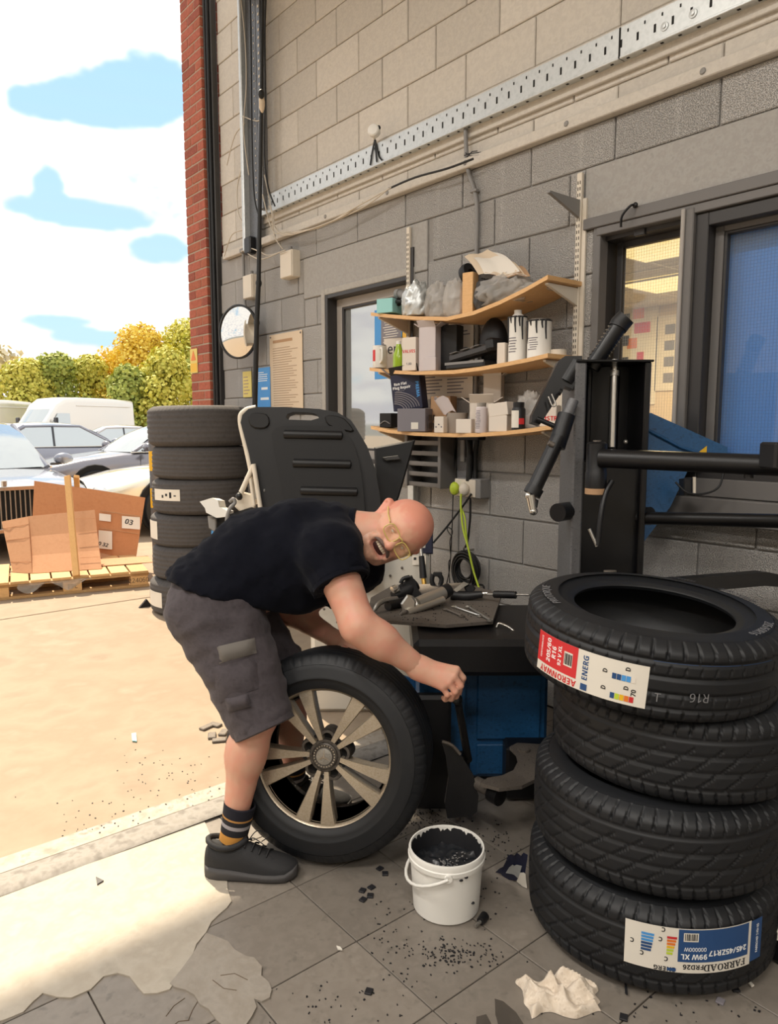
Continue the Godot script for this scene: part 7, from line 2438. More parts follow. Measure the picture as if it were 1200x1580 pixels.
	part(mi, "bracket", MB.new().tube([Vector3(0.03, 0, 0), Vector3(0.15, -0.02, 0.02)], 0.014, 8), M.black_steel)
	# papers on the wall
	var sheets := [["notice", "large cream notice with faint print pinned left of far window", 417, 513, 467, 640, "paper_cream", 26], ["poster", "blue poster with white lettering beside the black pole", 397, 567, 418, 640, "poster_blue", 0], ["notice", "narrow yellow notice low beside the black pole", 375, 573, 388, 613, "yellow_paper2", 6]]
	mat("yellow_paper2", rgb(226, 206, 120), 0.75)
	mat("faint_ink", rgb(176, 152, 128), 0.8)
	for q in sheets:
		var a := on_wall(q[2], q[3], q[4], q[5], 2.772)
		var t := thing(q[0], q[1], q[0], a[0])
		part(t, "sheet", MB.new().box(Vector3.ZERO, Vector3(0.003, a[2], a[1])), M[q[6]])
		if q[7] > 0:
			tag(part(t, "print_lines", lines(MB.new(), -a[1] * 0.4, a[1] * 0.4, -a[2] * 0.42, a[2] * 0.34, q[7]), M.faint_ink), "", "", "", "stuff")
		if q[7] > 10:
			part(t, "title_bar", MB.new().box(Vector3(-0.002, a[2] * 0.41, -0.04), Vector3(0.001, 0.02, a[1] * 0.6)), M.card_brown)
			for e: float in [-1.0, 1.0]:
				part(t, "pin", MB.new().ball(Vector3(-0.003, a[2] * 0.47, e * a[1] * 0.46), Vector3.ONE * 0.007, 8, 5), M.grey_plastic)
		elif q[6] == "poster_blue":
			for k in 3:
				part(t, "white_text_block", MB.new().box(Vector3(-0.002, 0.02 - 0.075 * k, 0.01), Vector3(0.001, 0.018, a[1] * [0.45, 0.6, 0.55][k])), M.ink_white)
			tag(part(t, "print_lines", lines(MB.new(), -a[1] * 0.4, a[1] * 0.3, a[2] * 0.2, a[2] * 0.42, 5), M.ink_white), "", "", "", "stuff")
	# warning sign on the pier
	var wz := PX(299, 557, 2.696)
	var ws := thing("warning_sign", "yellow triangle warning sign on the brick pier", "sign", wz)
	part(ws, "plate", MB.new().box(Vector3.ZERO, Vector3(0.004, 0.2, 0.14), 0.001), M.yellow_paper2)
	part(ws, "orange_field", MB.new().box(Vector3(-0.0025, -0.055, 0), Vector3(0.001, 0.07, 0.12)), M.yellow)
	part(ws, "triangle", MB.new().prism(PackedVector2Array([Vector2(-0.045, 0.005), Vector2(0.045, 0.005), Vector2(0, 0.085)]), 0.0, 0.002, Transform3D(WALLTEXT, Vector3(-0.003, 0, 0))), M.orange)
	# sockets, trunking and leads
	var so := on_wall(709, 742, 746, 763, 2.74)
	var st := thing("socket_box", "double wall socket in grey box under the lowest shelf", "socket", so[0])
	part(st, "back_box", MB.new().box(Vector3(0.0, 0, 0.01), Vector3(0.07, 0.1, 0.17), 0.004), M.grey_plastic)
	part(st, "face_plate", MB.new().box(Vector3(-0.037, 0, -0.01), Vector3(0.008, 0.09, 0.15), 0.003), M.cream_plastic)
	var pg := thing("plug", "lime green plug in the left socket with its cable", "plug", so[0] + Vector3(-0.06, -0.005, -0.065))
	part(pg, "plug_body", MB.new().ball(Vector3.ZERO, Vector3(0.025, 0.035, 0.026), 14, 9), M.lime)
	var lc := []
	for q in [[711, 762], [711, 785], [714, 815], [722, 845], [730, 880], [738, 905], [745, 925], [757, 948], [763, 966], [764, 974]]: lc.append(PX(q[0], q[1], 2.66 - (0.0 if q[1] < 900 else (q[1] - 900) * 0.003)))
	part(pg, "cable", MB.new().tube(smooth(lc, 5), 0.0055, 7), M.lime, true)
	part(pg, "cable", MB.new().tube(smooth([PX(712, 785, 2.67), PX(717, 800, 2.67), PX(719, 825, 2.67), PX(722, 846, 2.668)], 5), 0.005, 7), M.lime, true)
	var pw := thing("plug", "cream plug in the right socket with black lead", "plug", so[0] + Vector3(-0.06, -0.005, 0.005))
	part(pw, "plug_body", MB.new().ball(Vector3.ZERO, Vector3(0.025, 0.035, 0.028), 14, 9), M.cream_plastic)
	part(pw, "cable", MB.new().tube(smooth([PX(727, 762, 2.69), PX(716, 778, 2.68), PX(690, 812, 2.66), PX(668, 838, 2.6)], 5), 0.0055, 7), M.cable_black, true)
	var tr := thing("cable_trunking", "black trunking and cables between lowest shelf and the sockets", "trunking", PX(716, 740, 2.75))
	part(tr, "trunk", MB.new().box(PX(717, 708, 2.755), Vector3(0.045, 0.22, 0.075), 0.004), M.grey_steel, true)
	part(tr, "lead", MB.new().tube(smooth([PX(722, 672, 2.72), PX(725, 705, 2.71), PX(723, 742, 2.71)], 4), 0.016, 8), M.cable_black, true)
	part(tr, "lead", MB.new().tube(smooth([PX(737, 672, 2.73), PX(733, 700, 2.73), PX(733, 742, 2.73)], 4), 0.012, 8), M.cable_black, true)
	part(tr, "bracket_foot", MB.new().box(PX(728, 676, 2.7), Vector3(0.06, 0.02, 0.14), 0.004), M.black_steel, true)
	part(tr, "adjuster", MB.new().box(PX(714, 695, 2.725), Vector3(0.012, 0.12, 0.03), 0.003), M.grey_plastic, true)
	# black lead down to the coil, and thin wire
	var co := thing("cable_coil", "coil of black cable hung on the wall behind machine", "cable", PX(722, 905, 2.74))
	part(co, "lead", MB.new().tube(smooth([PX(725, 762, 2.72), PX(725, 800, 2.72), PX(721, 835, 2.72), PX(717, 845, 2.72)], 5), 0.006, 7), M.cable_black, true)
	var cc := PX(722, 875, 2.73)
	for k in 16:
		var loop := []
		var rr := 0.056 + 0.0048 * (k % 9)
		for j in 33:
			var a := TAU * j / 32.0
			loop.append(cc + Vector3(-0.02 + 0.012 * sin(k * 2.1) + 0.006 * sin(a * 2 + k), rr * 1.05 * sin(a) - 0.009 * (k % 3), rr * cos(a) * (0.98 + 0.03 * sin(k))))
		part(co, "turn", MB.new().tube(loop, 0.0055, 7, false), M.cable_black, true)
	part(co, "wall_hook", MB.new().tube([cc + Vector3(0.04, 0.09, 0), cc + Vector3(-0.03, 0.09, 0), cc + Vector3(-0.035, 0.11, 0)], 0.006, 7), M.bare_steel, true)
	part(co, "tail", MB.new().tube(smooth([cc + Vector3(-0.02, -0.08, 0.08), PX(746, 905, 2.72), PX(745, 930, 2.72)], 5), 0.0055, 7), M.cable_black, true)
	var wi := thing("wire", "thin black wire with a twisted loop hanging from lowest shelf", "wire", PX(692, 905, 2.74))
	part(wi, "strand", MB.new().tube(smooth([PX(703, 676, 2.74), PX(700, 720, 2.75), PX(698, 790, 2.75), PX(696, 840, 2.75), PX(693, 880, 2.75), PX(687, 908, 2.74)], 5), 0.003, 6), M.cable_black, true)
	part(wi, "twist_loop", MB.new().tube(smooth([PX(697, 828, 2.745), PX(690, 818, 2.745), PX(692, 814, 2.745), PX(698, 820, 2.745), PX(694, 835, 2.745), PX(695, 860, 2.745), PX(692, 870, 2.745), PX(694, 905, 2.745)], 5), 0.0028, 6), M.cable_black, true)
	# grey metal rack
	var ra := on_wall(634, 668, 690, 751, 2.7)
	var rk := thing("parts_rack", "empty grey metal pigeonhole rack on wall under the shelf", "rack", ra[0])
	var h: float = ra[2]
	var w: float = ra[1]
	part(rk, "back", MB.new().box(Vector3(0.06, 0, 0), Vector3(0.006, h, w)), M.frame_grey)
	for e: float in [-1.0, 1.0]:
		part(rk, "side", MB.new().box(Vector3(0.01, 0, e * (w / 2 - 0.012)), Vector3(0.12, h, 0.024), 0.003), M.frame_grey)
	for k in 6:
		part(rk, "ledge", MB.new().box(Vector3(0.015, -h / 2 + 0.005 + k * (h - 0.01) / 5, 0), Vector3(0.1, 0.008, w * 0.96), 0.002), M.frame_grey)
	for k in 5:
		part(rk, "lip", MB.new().box(Vector3(-0.035, -h / 2 + 0.016 + k * (h - 0.01) / 5, 0), Vector3(0.004, 0.02, w * 0.9), 0.001), M.frame_grey)
	# printed notice behind the shelves
	var n := on_wall(650, 480, 730, 615, 2.772)
	var nt := thing("safety_notice", "white printed wall notice in two columns behind the shelves", "notice", n[0])
	part(nt, "sheet", MB.new().box(Vector3.ZERO, Vector3(0.003, n[2], n[1])), M.paper)
	tag(part(nt, "print_lines", lines(lines(MB.new(), -n[1] * 0.45, -0.01, -n[2] * 0.45, n[2] * 0.38, 22), 0.01, n[1] * 0.46, -n[2] * 0.45, n[2] * 0.38, 22), M.card_grey), "", "", "", "stuff")
	var l := part(nt, "title", letters("SUBSTANCES", 0.026, 0.0008, false, true), M.ink)
	l.transform = Transform3D(WALLTEXT, Vector3(-0.0025, n[2] * 0.43, 0.02))
	# strip lamps under the roof
	for i in strips.size():
		var t := thing("strip_lamp", ["strip lamp over the wheel and stacked tyres", "strip lamp nearest the doorway opening", "strip lamp over the left of the workshop", "strip lamp at the back left", "strip lamp behind the camera"][i], "lamp", strips[i], "strip lamps under the roof")
		part(t, "batten", MB.new().box(Vector3(0, 0.02, 0), Vector3(0.12, 0.06, 1.55), 0.01), M.white_plastic)
		part(t, "lamp_tube", MB.new().rod(Vector3(0, -0.03, -0.74), Vector3(0, -0.03, 0.74), 0.019, 10), M.tube_glow)
		for e: float in [-0.6, 0.6]:
			part(t, "hanger", MB.new().rod(Vector3(0, 0.05, e), Vector3(0, 0.25, e), 0.004, 6), M.bare_steel)

# ---------------------------------------------------------------- shelves
var board_y := []

func by(i: int, z: float) -> float:
	var b: Array = board_y[i]
	for k in b.size() - 1:
		if z <= b[k + 1].x:
			return lerpf(b[k].y, b[k + 1].y, clampf((z - b[k].x) / (b[k + 1].x - b[k].x), 0, 1))
	return b[b.size() - 1].y

func build_shelves() -> void:
	const FX := 2.53
	var fronts := [[[572, 482], [600, 485], [640, 488], [690, 489], [730, 480], [770, 464], [810, 444], [845, 424]], [[570, 567], [600, 571], [640, 573], [700, 571], [740, 566], [780, 559], [815, 552], [845, 545]], [[572, 657], [600, 663], [640, 667], [700, 669], [740, 668], [780, 665], [815, 661], [850, 656]]]
	var tell := ["topmost curved pale wood shelf board, heaped with papers and bags", "middle pale wood shelf board, carrying paint tins and mug", "lowest pale wood shelf board, carrying opened cartons and jars"]
	for i in 3:
		var line := []
		for q in fronts[i]:
			var p := PX(q[0], q[1], FX)
			line.append(Vector2(p.z, p.y))
		board_y.append(line)
		var rows := []
		for side in [[FX, 0.0], [2.776, 0.0], [2.776, -0.018], [FX, -0.018]]:
			var row := PackedVector3Array()
			for e in line:
				row.append(Vector3(side[0], e.y + side[1], e.x))
			rows.append(row)
		var m := MB.new()
		for a in 4:
			for b in line.size() - 1:
				m.quad(rows[a][b], rows[(a + 1) % 4][b], rows[(a + 1) % 4][b + 1], rows[a][b + 1])
		var last: int = line.size() - 1
		m.quad(rows[0][last], rows[1][last], rows[2][last], rows[3][last])
		m.quad(rows[3][0], rows[2][0], rows[1][0], rows[0][0])
		solo("shelf_board", tell[i], "shelf", m, M.shelf_wood, "wall shelf boards")
	# uprights with brackets
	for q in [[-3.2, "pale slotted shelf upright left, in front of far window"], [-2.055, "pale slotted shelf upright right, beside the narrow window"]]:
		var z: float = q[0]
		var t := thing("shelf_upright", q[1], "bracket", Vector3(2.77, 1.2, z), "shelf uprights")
		part(t, "rail", MB.new().box(Vector3(2.766, 1.86, z), Vector3(0.018, 1.2, 0.026), 0.002), M.cream_plastic, true)
		part(t, "shadow_gap_strip", MB.new().box(Vector3(2.772, 1.8, z + 0.024), Vector3(0.012, 1.1, 0.02), 0.001), M.frame_dark if z < -3 else M.cream_plastic, true)  # left strip is a painted shadow gap beside the rail, right one cream
		var sl := MB.new()
		for k in 44:
			for e: float in [-0.0055, 0.0055]:
				sl.box(Vector3(2.7565, 1.3 + k * 0.026, z + e), Vector3(0.001, 0.014, 0.0035))
		tag(part(t, "slot", sl, M.hole, true), "", "", "", "stuff")
		var hs := []
		for i in 3: hs.append(by(i, z) - 0.02)
		if z > -3: hs.append(2.345)
		for y in hs:
			var tip: float = 2.55
			part(t, "bracket", MB.new().prism(PackedVector2Array([Vector2(2.757, y), Vector2(tip, y), Vector2(tip, y - 0.008), Vector2(2.757, y - 0.075)]), z - 0.008, z + 0.008, Transform3D.IDENTITY, 0.001), M.cream_plastic if y < 2.3 else M.grey_plastic, true)
	shelf_things()

# where a thing stands on board i: picture columns, top row, distance from the wall plane
func stand(i: int, x0: float, x1: float, top: float, wx: float) -> Dictionary:
	var xm := (x0 + x1) / 2
	var z := PX(xm, 560, wx).z
	var y := by(i, z)
	var pt := PX(xm, top, wx)
	return {"at": Vector3(wx, y + 0.001, z), "w": (x1 - x0) * (pt - EYE).dot(FWD) / FOCAL, "h": maxf(pt.y - y, 0.015)}

# a carton with its front towards the eye; open = flaps up
func carton(called: String, label: String, i: int, x0: float, x1: float, top: float, wx: float, depth: float, m: Material, opened := false, turn := 0.35, lift := 0.0) -> Node3D:
	var s := stand(i, x0, x1, top, wx)
	var w: float = s.w * 0.8
	var h: float = s.h - lift
	var t := thing(called, label, "box", s.at + Vector3(0, lift, 0), "", -PI / 2 + turn)
	if not opened:
		part(t, "body", MB.new().box(Vector3(0, h / 2, 0), Vector3(w, h, depth), 0.002), m)
		part(t, "tape_seam", MB.new().box(Vector3(0, h + 0.0004, 0), Vector3(w, 0.0008, 0.012)), M.carton_inside)
	else:
		var b := MB.new()
		var th := 0.003
		b.box(Vector3(0, th / 2, 0), Vector3(w, th, depth))
		for e: float in [-1.0, 1.0]:
			b.box(Vector3(e * (w / 2 - th / 2), h / 2, 0), Vector3(th, h, depth))
			b.box(Vector3(0, h / 2, e * (depth / 2 - th / 2)), Vector3(w, h, th))
		part(t, "body", b, m)
		for e: float in [-1.0, 1.0]:
			var fl := part(t, "flap", MB.new().box(Vector3(0, depth * 0.22, 0), Vector3(w, depth * 0.44, th)), m)
			fl.transform = Transform3D(Basis(Vector3.RIGHT, e * 0.75), Vector3(0, h, e * depth / 2))
			fl = part(t, "flap", MB.new().box(Vector3(0, depth * 0.2, 0), Vector3(th, depth * 0.4, depth * 0.96)), m)
			fl.transform = Transform3D(Basis(Vector3.BACK, -e * 1.0), Vector3(e * w / 2, h, 0))
	t.set_meta("group", "boxes and cartons on the wall shelves")
	return t

func front_print(t: Node3D, s: String, h: float, at: Vector3, m: Material, bold := true) -> void:
	var l := part(t, "print", letters(s, h, 0.0006, false, bold), m)
	l.position = at

# crumpled bag or cloth
func crumple(at: Vector3, r: Vector3, seed_: int, fold := 0.35, seg := 26, rings := 16) -> MB:
	var f := FastNoiseLite.new()
	f.seed = seed_
	f.frequency = 1.0
	f.fractal_type = FastNoiseLite.FRACTAL_RIDGED
	f.fractal_octaves = 3
	var rows := []
	for i in rings + 1:
		var p := PI * i / rings
		var row := PackedVector3Array()
		for j in seg:
			var a := TAU * j / seg
			var q := Vector3(sin(p) * cos(a), cos(p), sin(p) * sin(a))
			var d := 1.0 + fold * f.get_noise_3dv(q * 1.6)
			var v := q * d
			v.y = maxf(v.y, -0.75)
			row.append(at + Vector3(v.x * r.x, (v.y + 0.75) * r.y, v.z * r.z))
		rows.append(row)
	return MB.new().grid(rows, true, false)

func shelf_things() -> void:
	# ---------- top board
	var t := carton("carton", "flat pale cyan box at the top shelf's left end", 0, 587, 622, 464, 2.6, 0.16, mat("cyan_card", rgb(150, 206, 204), 0.6))
	var s := stand(0, 590, 622, 450, 2.6)
	var g := thing("rubber_glove", "dark grey rubber glove lying on the pale cyan box", "glove", s.at + Vector3(0, 0.045, 0))
	part(g, "cuff", MB.new().tube([Vector3(0, 0.012, -0.06), Vector3(0, 0.02, 0.0), Vector3(0, 0.016, 0.05)], [0.024, 0.021, 0.022], 12), M.frame_dark)
	for k in 4:
		part(g, "finger", MB.new().tube([Vector3(-0.02 + 0.012 * k, 0.016, 0.05), Vector3(-0.025 + 0.015 * k, 0.012, 0.1)], [0.01, 0.007], 8), M.frame_dark)
	var pe := thing("pipe_elbow", "short grey pipe elbow leaning among bags on top shelf", "pipe", s.at + Vector3(0, 0.02, 0.09))
	part(pe, "bend", MB.new().tube(smooth([Vector3(0, 0.0, 0.05), Vector3(0, 0.06, 0.02), Vector3(0, 0.085, -0.04)], 5), 0.022, 12), M.grey_plastic)
	part(pe, "collar", MB.new().tube([Vector3(0, 0.083, -0.03), Vector3(0, 0.086, -0.055)], 0.026, 12), M.grey_plastic)
	s = stand(0, 622, 662, 446, 2.6)
	solo("foil_bag", "crumpled silver and black foil bag on the top shelf", "bag", crumple(Vector3.ZERO, Vector3(0.06, s.h * 0.62, 0.07), 4, 0.5), M.galv, "bags on the top shelf", s.at)
	s = stand(0, 656, 692, 442, 2.62)
	solo("plastic_bag", "clear plastic bag with yellow edge on the top shelf", "bag", crumple(Vector3.ZERO, Vector3(0.055, s.h * 0.58, 0.06), 9, 0.4), M.film, "bags on the top shelf", s.at)
	s = stand(0, 686, 716, 436, 2.6)
	solo("plastic_bag", "rounder grey plastic bag left of the cream carton", "bag", crumple(Vector3.ZERO, Vector3(0.05, s.h * 0.58, 0.055), 19, 0.3), M.film, "bags on the top shelf", s.at)
	carton("carton", "cream upright carton in the middle of the top shelf", 0, 712, 736, 422, 2.58, 0.05, M.shelf_wood, false, 0.2)
	s = stand(0, 712, 730, 408, 2.68)
	var dk := thing("filter_ring", "dark round filter tilted behind the cream carton", "filter", s.at)
	part(dk, "ring", MB.new().lathe([Vector2(0.02, -0.02), Vector2(0.05, -0.02), Vector2(0.055, 0.0), Vector2(0.05, 0.02), Vector2(0.02, 0.02), Vector2(0.02, -0.02)], 24, Transform3D(Basis(Vector3.RIGHT, 1.2), Vector3(0, s.h - 0.05, 0))), M.black_plastic)
	part(dk, "cartridge", MB.new().lathe([Vector2(0.04, 0), Vector2(0.042, s.h * 0.6), Vector2(0, s.h * 0.62)], 18), M.card_brown)
	s = stand(0, 734, 760, 432, 2.6)
	solo("dark_bag", "small dark parcel under the sheaf of papers", "bag", crumple(Vector3.ZERO, Vector3(0.05, s.h * 0.55, 0.045), 23, 0.3), M.frame_dark, "bags on the top shelf", s.at)
	# sheaf of brown paper sheets on film
	for k in 6:
		var ca := PX(716 + k * 8, 396 + k * 2.2, 2.70)
		var cb := PX(752 + k * 9, 386 + k * 5.0, 2.73)
		var cc := PX(798 + k * 4, 420 + k, 2.57)
		var cd := PX(738 + k * 9, 424 + k * 0.5, 2.55)
		var rows := []
		for i in 6:
			var row := PackedVector3Array()
			for j in 7:
				var u := i / 5.0
				var v := j / 6.0
				row.append(ca.lerp(cb, u).lerp(cd.lerp(cc, u), v) + Vector3(0, 0.022 * sin(PI * v) * (1.0 if k % 2 else 0.4) + 0.006 * sin(u * 7.0 + k), 0))
			rows.append(row)
		solo("paper_sheet", ["outermost brown paper sheet at left of top shelf heap", "second brown paper sheet in the top shelf heap", "third curled paper sheet in the top shelf heap", "fourth curled paper sheet in the top shelf heap", "fifth curled paper sheet in the top shelf heap", "last brown paper sheet at right of top shelf heap"][k], "paper", MB.new().grid(rows), [M.paper_cream, M.paper, M.card_brown][k % 3], "papers heaped on the top shelf")
	s = stand(0, 742, 812, 424, 2.6)
	solo("clear_wrap", "crumpled clear wrap bulging over the top shelf's front", "film", crumple(Vector3.ZERO, Vector3(0.07, maxf(s.h * 0.5, 0.03), 0.13), 31, 0.5, 34, 18), M.film, "bags on the top shelf", s.at)
	s = stand(0, 800, 860, 412, 2.66)
	solo("clear_wrap", "flat clear wrap at the top shelf's right end", "film", crumple(Vector3.ZERO, Vector3(0.08, 0.022, 0.1), 37, 0.5, 34, 18), M.film, "bags on the top shelf", s.at)
	# ---------- middle board
	s = stand(1, 575, 596, 534, 2.58)
	var mug := thing("mug", "white mug with red print at the middle shelf's left end", "mug", s.at)
	part(mug, "cup", MB.new().lathe([Vector2(0.0, 0.004), Vector2(0.036, 0.0), Vector2(0.038, 0.004), Vector2(0.039, s.h), Vector2(0.036, s.h), Vector2(0.035, 0.01), Vector2(0, 0.008)], 24), M.white_plastic)
	part(mug, "handle", MB.new().tube(smooth([Vector3(-0.02, s.h * 0.85, 0.033), Vector3(-0.03, s.h * 0.8, 0.06), Vector3(-0.03, s.h * 0.35, 0.06), Vector3(-0.02, s.h * 0.22, 0.033)], 6), 0.007, 8), M.white_plastic)
	part(mug, "red_print", MB.new().lathe([Vector2(0.0394, s.h * 0.3), Vector2(0.0396, s.h * 0.8)], 8, Transform3D.IDENTITY, 2.9, 3.5), M.ink_red)
	t = carton("card_stand", "white card with handwritten lettering behind the mug", 1, 586, 628, 522, 2.66, 0.01, M.carton_white)
	front_print(t, "Ben", 0.05, Vector3(-0.02, 0.11, 0.0065), M.ink, false)
	s = stand(1, 606, 624, 530, 2.58)
	var bt := thing("spray_bottle", "clear bottle of lime green liquid beside the mug", "bottle", s.at)
	part(bt, "body", MB.new().lathe([Vector2(0, 0), Vector2(0.03, 0.0), Vector2(0.032, 0.01), Vector2(0.031, s.h * 0.55), Vector2(0.016, s.h * 0.85), Vector2(0.012, s.h)], 20), mat("green_liquid", rgb(150, 180, 40), 0.15))
	part(bt, "cap", MB.new().lathe([Vector2(0.013, s.h - 0.01), Vector2(0.013, s.h + 0.012), Vector2(0, s.h + 0.014)], 14), M.white_plastic)
	t = carton("carton", "white carton with red lettering on the middle shelf", 1, 622, 652, 522, 2.6, 0.09, M.carton_white)
	front_print(t, "VALVES", 0.016, Vector3(0, 0.1, 0.0455), M.ink_red)
	front_print(t, "1.00", 0.012, Vector3(0, 0.035, 0.0455), M.card_grey)
	carton("carton", "tall pale lilac carton with opened brown top on middle shelf", 1, 647, 683, 506, 2.6, 0.09, M.carton_pale, true)
	carton("carton", "small lilac carton in front of the tall lilac one", 1, 650, 678, 552, 2.55, 0.03, M.carton_pale)
	carton("carton", "black box behind the tall lilac carton", 1, 680, 714, 503, 2.68, 0.08, M.black_plastic)
	s = stand(1, 690, 768, 520, 2.6)
	var sc := thing("scanner_tool", "long black hand tool in its open tray on middle shelf", "tool", s.at)
	var tb := Basis(Vector3.RIGHT, 0.0)
	part(sc, "tray", MB.new().box(Vector3(0, 0.018, 0), Vector3(0.12, 0.036, 0.26), 0.008), M.black_plastic)
	var bd := part(sc, "tool_body", MB.new().box(Vector3(0, 0, 0), Vector3(0.075, 0.04, 0.27), 0.01), M.frame_dark)
	bd.transform = Transform3D(Basis(Vector3.RIGHT, -0.14), Vector3(-0.01, 0.075, 0.01))
	for k in 3:
		part(bd, "tool_window", MB.new().box(Vector3(-0.03, 0.021, -0.09 + 0.075 * k), Vector3(0.03, 0.003, 0.05), 0.001), M.grey_plastic)
	part(bd, "tool_head", MB.new().box(Vector3(0, 0.01, 0.14), Vector3(0.09, 0.06, 0.05), 0.012), M.black_plastic)
	part(sc, "tray_rim", MB.new().box(Vector3(-0.061, 0.03, 0), Vector3(0.004, 0.012, 0.26)), M.grey_plastic)
	s = stand(1, 738, 784, 492, 2.68)
	var cap := thing("cap", "black cloth cap standing behind the black hand tool", "cap", s.at)
	part(cap, "crown", MB.new().ball(Vector3(0, s.h * 0.5, 0), Vector3(0.06, s.h * 0.52, 0.075), 20, 12), M.dark_plastic)
	part(cap, "peak", MB.new().ball(Vector3(-0.05, s.h * 0.3, -0.05), Vector3(0.05, 0.008, 0.05), 14, 6), M.dark_plastic)
	carton("carton", "small white box between cap and the dripped tins", 1, 768, 784, 530, 2.6, 0.06, M.carton_white)
	for q in [[783, 812, 480, "tall white solvent tin with black drips and screw neck", true], [812, 850, 492, "short white glue tin streaked with black drips", false]]:
		s = stand(1, q[0], q[1], q[2], 2.62)
		var r: float = s.w * 0.5
		var can := thing("tin", q[3], "tin", s.at, "dripped tins on the middle shelf")
		var h: float = s.h - (0.028 if q[4] else 0.01)
		part(can, "can", MB.new().lathe([Vector2(0, 0), Vector2(r, 0), Vector2(r, 0.003), Vector2(r * 0.97, 0.006), Vector2(r * 0.97, h - 0.005), Vector2(r, h - 0.002), Vector2(r, h), Vector2(r * 0.9, h - 0.003), Vector2(0, h - 0.003)], 28), M.white_plastic)
		if q[4]:
			part(can, "neck", MB.new().lathe([Vector2(r * 0.8, h - 0.002), Vector2(r * 0.45, h + 0.012), Vector2(r * 0.4, h + 0.014), Vector2(r * 0.4, h + 0.03), Vector2(0, h + 0.031)], 20), M.white_plastic)
		else:
			part(can, "lid", MB.new().lathe([Vector2(r * 0.85, h - 0.002), Vector2(r * 0.84, h + 0.006), Vector2(r * 0.3, h + 0.007), Vector2(0, h + 0.007)], 24), M.old_steel)
		for k in 11:
			var a := PI + 0.9 + 0.42 * (k - 5) + 0.1 * sin(k * 5.0)
			var l: float = h * [0.5, 0.22, 0.35, 0.15, 0.6, 0.2, 0.3, 0.42, 0.12, 0.3, 0.2][k]
			var d := Vector3(cos(a), 0, sin(a))
			part(can, "drip", MB.new().tube([d * r * 0.99 + Vector3(0, h, 0), d * (r * 0.985) + Vector3(0, h - l * 0.5, 0), d * (r * 0.985) + Vector3(0.002, h - l, 0.002)], [0.005, 0.0042, 0.003], 6), M.ink)
		part(can, "sludge", MB.new().lathe([Vector2(r * 0.99, h - 0.006), Vector2(r * 1.01, h), Vector2(r * 0.7, h + 0.003)], 24), M.ink)
		tag(part(can, "print_lines", label_lines(r * 0.975, h * 0.2, h * 0.55, 6), M.card_grey), "", "", "", "stuff")
	s = stand(1, 850, 872, 527, 2.66)
	var tp := thing("tape_roll", "cream roll of tape at the middle shelf's right end", "tape", s.at)
	part(tp, "roll", MB.new().lathe([Vector2(0.02, 0), Vector2(0.035, 0), Vector2(0.035, 0.03), Vector2(0.02, 0.03), Vector2(0.02, 0)], 24), M.cream_plastic)
	part(tp, "core", MB.new().lathe([Vector2(0.019, 0.0), Vector2(0.021, 0.0), Vector2(0.021, 0.031), Vector2(0.019, 0.031), Vector2(0.019, 0.0)], 20), M.card_brown)
	# ---------- lowest board
	t = carton("carton", "small black box at the lowest shelf's left end", 2, 587, 613, 638, 2.6, 0.08, M.black_plastic)
	part(t, "strap", MB.new().tube(smooth([Vector3(-0.03, 0.02, 0.042), Vector3(0, 0.035, 0.045), Vector3(0.03, 0.02, 0.042)], 4), 0.003, 6), M.grey_plastic)
	t = carton("carton", "grey printed box under the open navy box", 2, 613, 671, 631, 2.58, 0.13, M.card_grey, false, 0.45)
	for k in 2:
		for e in 2:
			part(t, "printed_panel", MB.new().box(Vector3(0.102 * 0.0 + 0.0, 0, 0), Vector3(0.001, 0.03, 0.045)), M.frame_dark).position = Vector3(0.0925, 0.03 + 0.042 * e, -0.03 + 0.058 * k)
	part(t, "white_label", MB.new().box(Vector3(0.02, 0.03, 0.0655), Vector3(0.04, 0.035, 0.001)), M.sticker)
	s = stand(2, 605, 662, 580, 2.6)
	var nb := thing("carton", "open navy box with tyre picture leaning on the grey box", "box", Vector3(2.6, PX(635, 632, 2.6).y, PX(634, 632, 2.6).z), "boxes and cartons on the wall shelves", -PI / 2 + 0.4)
	nb.rotation.z = 0.12
	var bw := 0.17
	var bh := 0.19
	var nm := MB.new()
	for e: float in [-1.0, 1.0]:
		nm.box(Vector3(e * bw / 2, bh / 2, 0), Vector3(0.003, bh, 0.07))
		nm.box(Vector3(0, bh / 2, e * 0.035), Vector3(bw, bh, 0.003))
	part(nb, "body", nm, M.navy_card)
	for e: float in [-1.0, 1.0]:
		var fl := part(nb, "flap", MB.new().box(Vector3(0, 0.035, 0), Vector3(0.003, 0.07, 0.066)), M.card_grey)
		fl.transform = Transform3D(Basis(Vector3.BACK, -e * 0.85), Vector3(e * bw / 2, bh, 0))
	var f2 := part(nb, "flap", MB.new().box(Vector3(0, 0.022, 0), Vector3(bw, 0.044, 0.003)), M.black_plastic)
	f2.transform = Transform3D(Basis(Vector3.RIGHT, 0.3), Vector3(0, bh, 0.035))
	front_print(nb, "Run Flat", 0.014, Vector3(-0.03, 0.14, 0.037), M.ink_white)
	front_print(nb, "Plug Repair", 0.014, Vector3(-0.025, 0.12, 0.037), M.ink_white)
	front_print(nb, "sealing kit", 0.008, Vector3(-0.035, 0.104, 0.037), M.card_grey, false)
	for k in 7:
		var arc := []
		for j in 13:
			var a := 0.1 + 1.35 * j / 12.0
			arc.append(Vector3(-0.085 + (0.155 - 0.015 * k) * cos(a), (0.1 - 0.01 * k) * sin(a), 0.0375))
		part(nb, "tyre_picture_rib", MB.new().tube(arc, 0.0034, 5), M.card_grey)
	var side := part(nb, "side_text", letters("PREMA", 0.018, 0.0006, false, true), M.poster_blue)
	side.transform = Transform3D(Basis(Vector3.BACK, -PI / 2), Vector3(0.068, 0.1, 0.037))
